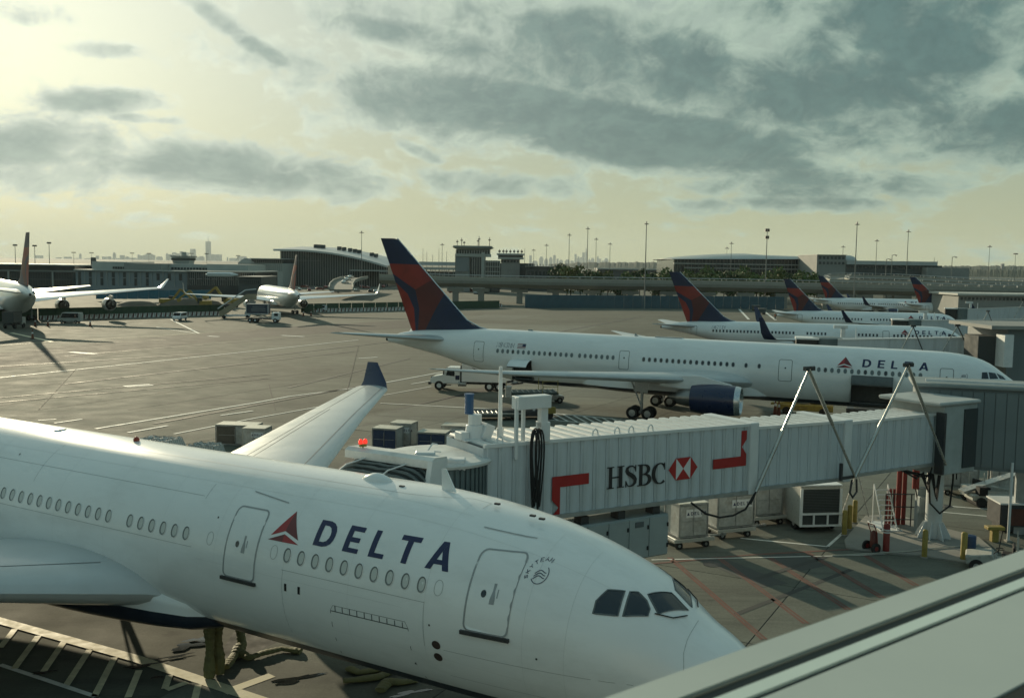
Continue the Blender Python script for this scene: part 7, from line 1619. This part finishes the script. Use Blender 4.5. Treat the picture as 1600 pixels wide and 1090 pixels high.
# rack of white hoops (mobile stairs seen end on)
r = thing('mobile_steps', 'narrow white rolling steps left of the red pipes', 'steps', G(1380, 824)); 
for k in range(8): mb = MB(); mb.tube([(-.36, -.9+k*.18, .25+k*.24), (-.30, -.95+k*.18, .36+k*.24), (.30, -.95+k*.18, .36+k*.24), (.36, -.9+k*.18, .25+k*.24)], .028, 6); mb.build('step_hoop', BW2, r)
for sd in (-.38, .38): mb = MB(); mb.bar((sd, -1.0, .15), (sd, .6, 2.3), .05); mb.bar((sd, .6, 0), (sd, .6, 2.3), .05); mb.build('side_rail', BW2, r)
mb = MB(); mb.box((0, -.2, .12), (1.2, 2.0, .08)); mb.build('base', BW2, r)
for x in (-.5, .5):
    for y in (-1.0, .6): mb = MB(); mb.cyl((x-.04, y, .1), (x+.04, y, .1), .1, n=10); mb.build('castor', RUBBER, r)
# red wheeled extinguisher
r = thing('wheeled_extinguisher', 'dark red wheeled fire extinguisher at the corner of the island', 'extinguisher', G(1364, 862), .4)
mb = MB(); mb.lathe([(.25, .02), (.27, .17), (.95, .17), (1.08, .08), (1.12, .02)], 14, (0, 0, 0), 'Z'); mb.build('tank', mat('ext_red', (.14, .03, .02), .5), r, smooth=True)
for y in (-.32, .32): mb = MB(); mb.cyl((-.12, y-.05, .27), (-.12, y+.05, .27), .27, n=16); mb.cyl((-.12, y-.055, .27), (-.12, y+.055, .27), .12, n=8, mi=1); mb.build('wheel', [RUBBER, REDP], r)
mb = MB()
for y in (-.22, .22): mb.tube([(.1, y, .1), (.0, y, 1.0), (-.2, y, 1.45)], .025, 6)
mb.tube([(-.2, -.22, 1.45), (-.2, .22, 1.45)], .025, 6); mb.build('handle_frame', REDP, r)
mb = MB(); mb.tube([(.05, .25, .95), (.3, .35, .7), (.35, .3, .4), (.15, .3, .45), (.2, .3, .8)], .03, 6); mb.build('hose', RUBBER, r)
# hoisted red hose box and cabinet beside the column
r = thing('electrical_cabinet', 'tall grey cabinet between the red pipes and the white column', 'cabinet', G(1437, 833)); mb = MB(); mb.box((0, 0, 1.25), (.5, .5, 2.5)); mb.build('housing', AC, r, bevel=.02); mb = MB(); mb.box((0, -.26, 1.3), (.4, .03, 2.1)); mb.build('door', AC, r); mb = MB(); mb.box((.15, -.29, 1.4), (.04, .03, .14)); mb.build('handle', BLACK, r); mb = MB(); mb.box((.1, -.35, 1.65), (.8, .35, .9)); mb.build('junction_box', AC, r, bevel=.03)
r = thing('red_cable_box', 'hanging red box on a cable left of the white column', 'cable box', G(1427, 833)+Vector((0, 0, 2.45))); mb = MB(); mb.lathe([(0, .02), (0, .18), (1.15, .18), (1.15, .02)], 14, (0, 0, 0), 'Z'); mb.build('casing', REDP, r, smooth=30); mb = MB(); mb.tube([(0, 0, 1.15), (.05, .1, 2.6)], .035, 6); mb.build('cable', RUBBER, r); mb = MB(); mb.tube([(0, 0, 0), (.1, -.1, -.6), (.4, -.1, -.9), (.7, 0, -.7)], .035, 6); mb.build('lower_cable', RUBBER, r)
r = thing('vertical_drain_pipe', 'thin pale pipe rising to the walkway at the right', 'pipe', G(1575, 846)); mb = MB(); mb.cyl((0, 0, 0), (0, 0, 4.2), .07, n=10); mb.build('pipe', BW2, r); mb = MB(); mb.box((0, 0, .05), (.3, .3, .1)); mb.build('base', CONC, r)
mb = MB(); P = [G(1300, 869), G(1420, 866), G(1470, 860), G(1530, 856)]; mb.tube([p+Vector((0, 0, .05 if i == 0 else .17)) for i, p in enumerate(P)], .03, 6); o = mb.build('ground_cable', mat('pale_cable', (.45, .44, .38), .6)); tag(o, 'pale cable lying across the island kerb past the bollards', 'cable')
# air hoses under the near jet
HOSE = mat('hose_yellow', (.15, .15, .06), .75, var=.35, scale=3, bump=.4, dirt=(.12, .11, .05), dscale=3)
def duct(label, pts, rad, flat_=.55, seed=0, group=None):
    rd = random.Random(seed); P = [Vector(p) for p in pts]; o0 = P[0].copy(); dense = []
    for a, b in zip(P[:-1], P[1:]):
        n = max(2, int((b-a).length/.09))
        for k in range(n): dense.append(a.lerp(b, k/n))
    dense.append(P[-1]); rings = []; n = 12
    for i, p in enumerate(dense):
        d = (dense[min(i+1, len(dense)-1)]-dense[max(i-1, 0)]).normalized(); up = Vector((0, 0, 1)) if abs(d.z) < .8 else Vector((0, 1, 0)); a = d.cross(up).normalized(); b = a.cross(d); q = rad*(1.0 if i % 2 else .90)*(1+.22*math.sin(i*.37+seed)*math.sin(i*.11))*rd.uniform(.93, 1.06); fl = flat_ if abs(d.z) < .8 else .8
        rings.append([p-o0+a*math.cos(2*math.pi*j/n)*q*1.15+b*math.sin(2*math.pi*j/n)*q*fl for j in range(n)])
    mb = MB(); mb.loft(rings); o = mb.build('air_hose', HOSE, loc=o0); tag(o, label, 'hose', group)
def gz(u, v, z): p = G(u, v); p.z = z; return p
duct('crumpled yellow air hose lying under the belly, longest one', [gz(352, 1048, .14), gz(372, 1024, .16), gz(390, 1032, .12), gz(410, 1026, .15), gz(440, 1018, .13), gz(470, 1021, .1)], .15, .6, 1)
duct('yellow air hose standing up behind the hanging ducts', [gz(374, 1000, .75), gz(378, 1016, .25), gz(366, 1030, .14), gz(352, 1046, .12)], .17, .7, 2)
duct('flat yellow air hose, left one of the three by the nose leg', [gz(545, 1048, .12), gz(560, 1055, .12), gz(580, 1052, .12), gz(600, 1046, .12)], .17, .5, 3)
duct('flat yellow air hose, middle one of the three by the nose leg', [gz(536, 1068, .12), gz(560, 1066, .12), gz(590, 1062, .12), gz(612, 1054, .12)], .16, .5, 4)
duct('flat yellow air hose, right one of the three by the nose leg', [gz(594, 1084, .14), gz(606, 1070, .13), gz(630, 1070, .12), gz(652, 1066, .1)], .18, .5, 5)
bl_, br_ = G(327, 1060), G(343, 1054)
duct('left of the two ducts hanging from the belly to the ground', [bl_+Vector((0, 0, 2.3)), bl_+Vector((.03, 0, 1.2)), bl_+Vector((0, 0, .05))], .16, .8, 6)
duct('right of the two ducts hanging from the belly to the ground', [br_+Vector((0, 0, 2.3)), br_+Vector((-.03, 0, 1.2)), br_+Vector((0, 0, .05))], .16, .8, 7)
# vehicles and cones on the far stands
def van(label, loc, rz, m=WHITE, L_=4.6, H=1.9):
    r = thing('van', label, 'van', loc, rz)
    mb = MB(); mb.sweep([(-L_/2, .4), (L_/2, .4), (L_/2+.02, .9), (L_/2-.5, 1.15), (L_/2-1.1, H), (-L_/2+.1, H), (-L_/2, 1.2)], (0, -.9, 0), (0, .9, 0), Vector((1, 0, 0)), Vector((0, 0, 1))); mb.build('body', m, r, bevel=.07)
    mb = MB(); mb.sweep([(L_/2-.75, 1.15), (L_/2-1.2, H-.15), (-L_/2+.5, H-.15), (-L_/2+.5, 1.2)], (0, -.915, 0), (0, .915, 0), Vector((1, 0, 0)), Vector((0, 0, 1))); mb.build('side_glass', GLASS, r)
    mb = MB(); mb.add([(L_/2-.48, -.8, 1.2), (L_/2-.48, .8, 1.2), (L_/2-1.05, .76, H-.08), (L_/2-1.05, -.76, H-.08)], [(0, 1, 2, 3)]); mb.xf = None; o = mb.build('windshield', GLASS, r, fix=False); o.location = (.03, 0, .02)
    for x in (-L_*.3, L_*.3):
        for y in (-.82, .82): mb = MB(); mb.cyl((x, y-.1, .36), (x, y+.1, .36), .36, n=14); mb.cyl((x, y-.105, .36), (x, y+.105, .36), .18, n=10, mi=1); mb.build('wheel', [RUBBER, ALU], r)
    for y in (-.65, .65): mb = MB(); mb.box((L_/2+.02, y, .82), (.05, .3, .18)); mb.build('headlight', mat('lamp_glass', (.7, .7, .65), .2), r)
    return r
van('pale van parked under the wing of the four engined jet', G(110, 504.5), R_(183), BLIGHT, 5.0, 2.3)
van('white van driving towards the camera on the open apron', G(281, 500.5), R_(-95))
van('white van waiting behind the engine of the remote jet', G(492, 488.5)+Vector((0, 6, 0)), R_(180))
CONE = mat('cone_dark_orange', (.16, .045, .02), .6)
cr = None
for u, v, lab in ((55, 509.5, 'first cone below the wing of the four engined jet'), (75, 509.5, 'second cone below the wing, right of the first'), (141, 510, 'cone standing alone right of the pale van'), (51, 529.5, 'nearest cone, beside the yellow line at the left'), (474, 494, 'left cone behind the remote jet'), (486, 494, 'right cone behind the remote jet'),
                  (1211, 648, 'left one of the two dark cones by the engine of the second jet'), (1216.5, 650, 'right one of the two dark cones by the engine of the second jet')):
    if cr is None:
        cr = thing('traffic_cone', lab, 'cone', G(u, v)); mb = MB(); mb.lathe([(.04, .17), (.5, .1), (.95, .04), (.98, .01)], 12, (0, 0, 0), 'Z'); mb.build('cone_body', CONE, cr, smooth=True); mb = MB(); mb.box((0, 0, .03), (.45, .45, .05)); mb.build('base', RUBBER, cr); mb = MB(); mb.lathe([(.55, .098), (.72, .075)], 12, (0, 0, 0), 'Z'); mb.build('band', BW2, cr)
        c = cr
    else: c = copy_tree(cr, G(u, v), 0, lab)
    c.scale = (1.5, 1.5, 1.7) if v < 600 else (1.3, 1.3, 1.6)
# passenger stairs and catering loader at the remote jet
def stairs(label, loc, rz):
    r = thing('passenger_stairs', label, 'stairs', loc, rz); TAN = mat('stair_tan', (.34, .29, .20), .6, var=.15)
    mb = MB(); mb.sweep([(-6.5, .6), (-6.5, 1.6), (0, 5.9), (2.2, 5.9), (2.2, 4.6), (0, 4.6), (-5.6, .6)], (0, -1.1, 0), (0, -1.05, 0), Vector((1, 0, 0)), Vector((0, 0, 1))); mb.build('side_panel', TAN, r)
    mb = MB(); mb.sweep([(-6.5, .6), (-6.5, 1.6), (0, 5.9), (2.2, 5.9), (2.2, 4.6), (0, 4.6), (-5.6, .6)], (0, 1.05, 0), (0, 1.1, 0), Vector((1, 0, 0)), Vector((0, 0, 1))); mb.build('side_panel', TAN, r)
    mb = MB(); mb.tube([(-6.8, -1.1, 2.3), (-.2, -1.1, 6.9), (2.4, -1.1, 7.2)], .16, 6); mb.build('canopy_edge', BW2, r)
    for k in range(20): mb = MB(); mb.box((-6.2+k*.31, 0, .7+k*.2), (.32, 2.1, .05)); mb.build('tread', ALU, r)
    mb = MB(); mb.box((1.1, 0, 4.55), (2.2, 2.1, .12)); mb.build('platform', ALU, r)
    mb = MB(); mb.box((-3.0, 0, .7), (7.5, 1.8, .35)); mb.build('chassis', BW2, r); mb = MB(); mb.bar((0, 0, .8), (1.6, 0, 4.4), .3, 1.4); mb.build('support', ALU, r)
    for x in (-5.5, .2): mb = MB(); mb.cyl((x, -1, .4), (x, 1, .4), .4, n=12); mb.build('wheel_pair', RUBBER, r)
stairs('tan covered passenger stairs raised beside the remote jet', G(386, 497), R_(6))
def loader_truck():
    r = thing('catering_truck', 'truck with a dark raised body under the wing of the remote jet', 'truck', G(412, 503.5), R_(0))
    BXM = mat('loader_box_blue', (.05, .06, .085), .5, var=.2)
    mb = MB(); mb.box((-1.2, 0, 3.1), (5.0, 2.3, 2.3)); bx_ = mb.build('body', BXM, r, bevel=.05)
    mb = MB()
    for z in (2.0, 4.2): mb.bar((-3.7, -1.18, z), (1.3, -1.18, z), .12)
    for x in (-3.7, 1.3): mb.bar((x, -1.18, 2.0), (x, -1.18, 4.2), .12)
    mb.build('frame', BW2, bx_)
    for z in (2.75, 3.15, 3.55): mb = MB(); mb.box((-.9, -1.17, z), (3.2-.5*(z > 3.4), .03, .10)); mb.build('lettering_bar', LINE2, bx_)
    mb = MB(); mb.box((2.9, 0, 1.5), (1.7, 2.2, 1.7)); c_ = mb.build('cab', WHITE, r, bevel=.12); mb = MB(); mb.box((3.1, -1.11, 1.85), (.9, .03, .6)); mb.build('side_window', GLASS, c_)
    mb = MB(); mb.box((-.3, 0, .85), (7.6, 1.2, .3)); mb.build('chassis', DSTEEL, r)
    for x in (-2.9, -1.7, 2.9):
        for y in (-1.0, 1.0): mb = MB(); mb.cyl((x, y-.15, .5), (x, y+.15, .5), .5, n=14); mb.cyl((x, y-.16, .5), (x, y+.16, .5), .22, n=10, mi=1); mb.build('wheel', [RUBBER, BW2], r)
    for a, b in (((-3, 1), (.8, 1.9)), ((.8, 1), (-3, 1.9))): mb = MB(); mb.bar((a[0], -.6, a[1]), (b[0], -.6, b[1]), .14); mb.build('scissor_arm', ALU, r)
loader_truck()
r = thing('service_truck', 'dark high lift truck behind the tail of the four engined jet', 'truck', G(22, 512.5), R_(90))
mb = MB(); mb.box((-.6, 0, 2.3), (3.6, 2.2, 2.2)); mb.build('body', BDARK, r, bevel=.05); mb = MB(); mb.box((2.0, 0, 1.4), (1.5, 2.1, 1.5)); mb.build('cab', BLIGHT, r, bevel=.1); mb = MB(); mb.box((0, 0, .8), (5, 1.1, .3)); mb.build('chassis', DSTEEL, r)
for x in (-1.6, 1.9):
    for y in (-.95, .95): mb = MB(); mb.cyl((x, y-.15, .5), (x, y+.15, .5), .5, n=12); mb.build('wheel', RUBBER, r)
for u, v, lab in ((1181, 485.5, 'farther of the two dark carts left of the fourth red fin'), (1189, 491, 'nearer of the two dark carts left of the fourth red fin')):
    r = thing('baggage_cart', lab, 'cart', G(u, v), .2); mb = MB(); mb.box((0, 0, 1.1), (2.4, 1.5, 1.3)); mb.build('body', BDARK, r, bevel=.05); mb = MB(); mb.box((0, 0, 1.8), (2.5, 1.6, .1)); mb.build('roof', BCON, r)
    for x in (-.8, .8): mb = MB(); mb.cyl((x, -.7, .25), (x, .7, .25), .25, n=10); mb.build('wheel_pair', RUBBER, r)
def person(label, loc, rz, h=1.75, vest=(.35, .30, .04)):
    r = thing('person', label, 'person', loc, rz); me = bpy.data.meshes.new('body'); bm = bmesh.new(); S = h/1.75
    J = {'pel': (0, 0, .95), 'ch': (0, 0, 1.3), 'nk': (0, 0, 1.48), 'hd': (.02, 0, 1.62), 'ht': (.02, 0, 1.73), 'ls': (0, .19, 1.42), 'le': (.03, .25, 1.13), 'lh': (.12, .24, .88), 'rs': (0, -.19, 1.42), 're': (.03, -.25, 1.13), 'rh': (.12, -.24, .88),
         'lk': (.08, .1, .5), 'lf': (.02, .1, .08), 'lt': (.17, .1, .04), 'rk': (.0, -.1, .5), 'rf': (-.12, -.1, .09), 'rt': (.03, -.1, .04)}
    Rr = {'pel': .16, 'ch': .17, 'nk': .06, 'hd': .10, 'ht': .07, 'ls': .07, 'le': .05, 'lh': .04, 'rs': .07, 're': .05, 'rh': .04, 'lk': .075, 'lf': .055, 'lt': .04, 'rk': .075, 'rf': .055, 'rt': .04}
    V = {k: bm.verts.new(Vector(p)*S) for k, p in J.items()}
    for a, b in (('pel', 'ch'), ('ch', 'nk'), ('nk', 'hd'), ('hd', 'ht'), ('ch', 'ls'), ('ls', 'le'), ('le', 'lh'), ('ch', 'rs'), ('rs', 're'), ('re', 'rh'), ('pel', 'lk'), ('lk', 'lf'), ('lf', 'lt'), ('pel', 'rk'), ('rk', 'rf'), ('rf', 'rt')): bm.edges.new((V[a], V[b]))
    bm.to_mesh(me); names = list(J); bm.free(); o = bpy.data.objects.new('body', me); COL.objects.link(o); o.parent = r
    md = o.modifiers.new('skin', 'SKIN'); ly = me.skin_vertices[0]if me.skin_vertices else None
    if ly:
        for i, k in enumerate(names): ly.data[i].radius = (Rr[k]*S, Rr[k]*S); ly.data[i].use_root = (k == 'pel')
    o.modifiers.new('sub', 'SUBSURF').levels = 1; o.modifiers['sub'].render_levels = 1; me.materials.append(mat('work_clothes', (.035, .04, .055), .8))
    mb = MB(); mb.lathe([(.98*S, .175*S), (1.15*S, .19*S), (1.42*S, .20*S), (1.46*S, .12*S)], 12, (0, 0, 0), 'Z'); mb.build('vest', mat('vest_%.2f' % vest[0], vest, .7), r, smooth=True)
    mb = MB(); mb.lathe([(1.64*S, .11*S), (1.70*S, .105*S), (1.76*S, .04*S)], 12, (.02*S, 0, 0), 'Z'); mb.build('cap', BLACK, r, smooth=True)
person('worker in dark clothes and yellow vest at the open front hold of the second jet', G(1407, 650)+Vector((0, 0, 0)), 2.6)
person('lone figure in orange vest walking near the third airliner', G(1211, 499.5), 1.0, vest=(.40, .10, .02))
# yellow chain of equipment under the belly of the second jet
r = thing('yellow_loader', 'long yellow belt vehicle under the belly of the second jet, left of the front hold', 'belt loader', G(1272, 655)+Vector((0, 3, 0)), R_(-18))
mb = MB(); mb.box((0, 0, .75), (5.2, 1.6, .6)); mb.build('chassis', YELLOW, r, bevel=.05); mb = MB(); mb.bar((-3.2, 0, .95), (3.2, 0, 1.7), .9, .18); mb.build('belt_frame', YELLOW, r); mb = MB(); mb.box((.9, .5, 1.4), (.9, .6, .9)); mb.build('cab', YELLOW, r, bevel=.05)
for k in range(9): mb = MB(); mb.cyl((-2.9+k*.7, -.42, 1.1+k*.083), (-2.9+k*.7, .42, 1.1+k*.083), .06, n=6); mb.build('roller', ALU, r)
for x in (-1.7, 1.7): mb = MB(); mb.cyl((x, -.85, .4), (x, .85, .4), .4, n=12); mb.build('wheel_pair', RUBBER, r)
r = thing('hold_loader', 'dark lift platform raised to the front hold of the second jet', 'cargo loader', G(1367, 655)+Vector((0, 1.5, 0)), R_(-21)); mb = MB(); mb.box((0, 0, 2.2), (3.4, 2.2, .2)); mb.build('platform', DSTEEL, r, bevel=.03); mb = MB(); mb.box((0, 0, .6), (4.2, 2.0, .5)); mb.build('chassis', DSTEEL, r, bevel=.03)
for a, b in (((-1.4, .9), (1.4, 2.1)), ((1.4, .9), (-1.4, 2.1))):
    for y in (-.9, .9): mb = MB(); mb.bar((a[0], y, a[1]), (b[0], y, b[1]), .1, .18); mb.build('scissor_arm', ALU, r)
for x in (-1.9, 1.9): mb = MB(); mb.bar((x, -1.1, 2.2), (x, -1.1, 3.3), .05); mb.build('guard_post', YELLOW, r)
mb = MB(); mb.box((-1.75, -1.15, 1.5), (.15, .06, .12)); mb.build('work_light', MAT['work_light'], r)
# ------------------------------------------------------------------ air
hm = bpy.data.materials.new('haze'); hm.use_nodes = True; nt = hm.node_tree; nt.nodes.clear()
ho = nt.nodes.new('ShaderNodeOutputMaterial'); hv = nt.nodes.new('ShaderNodeVolumePrincipled')
hv.inputs['Color'].default_value = (.84, .95, .97, 1); hv.inputs['Density'].default_value = HAZE_D; hv.inputs['Anisotropy'].default_value = .15
nt.links.new(hv.outputs[0], ho.inputs['Volume'])
mb = MB(); mb.box((0, 11500, 310), (30000, 25000, 622)); o = mb.build('haze', hm); o['kind'] = 'stuff'
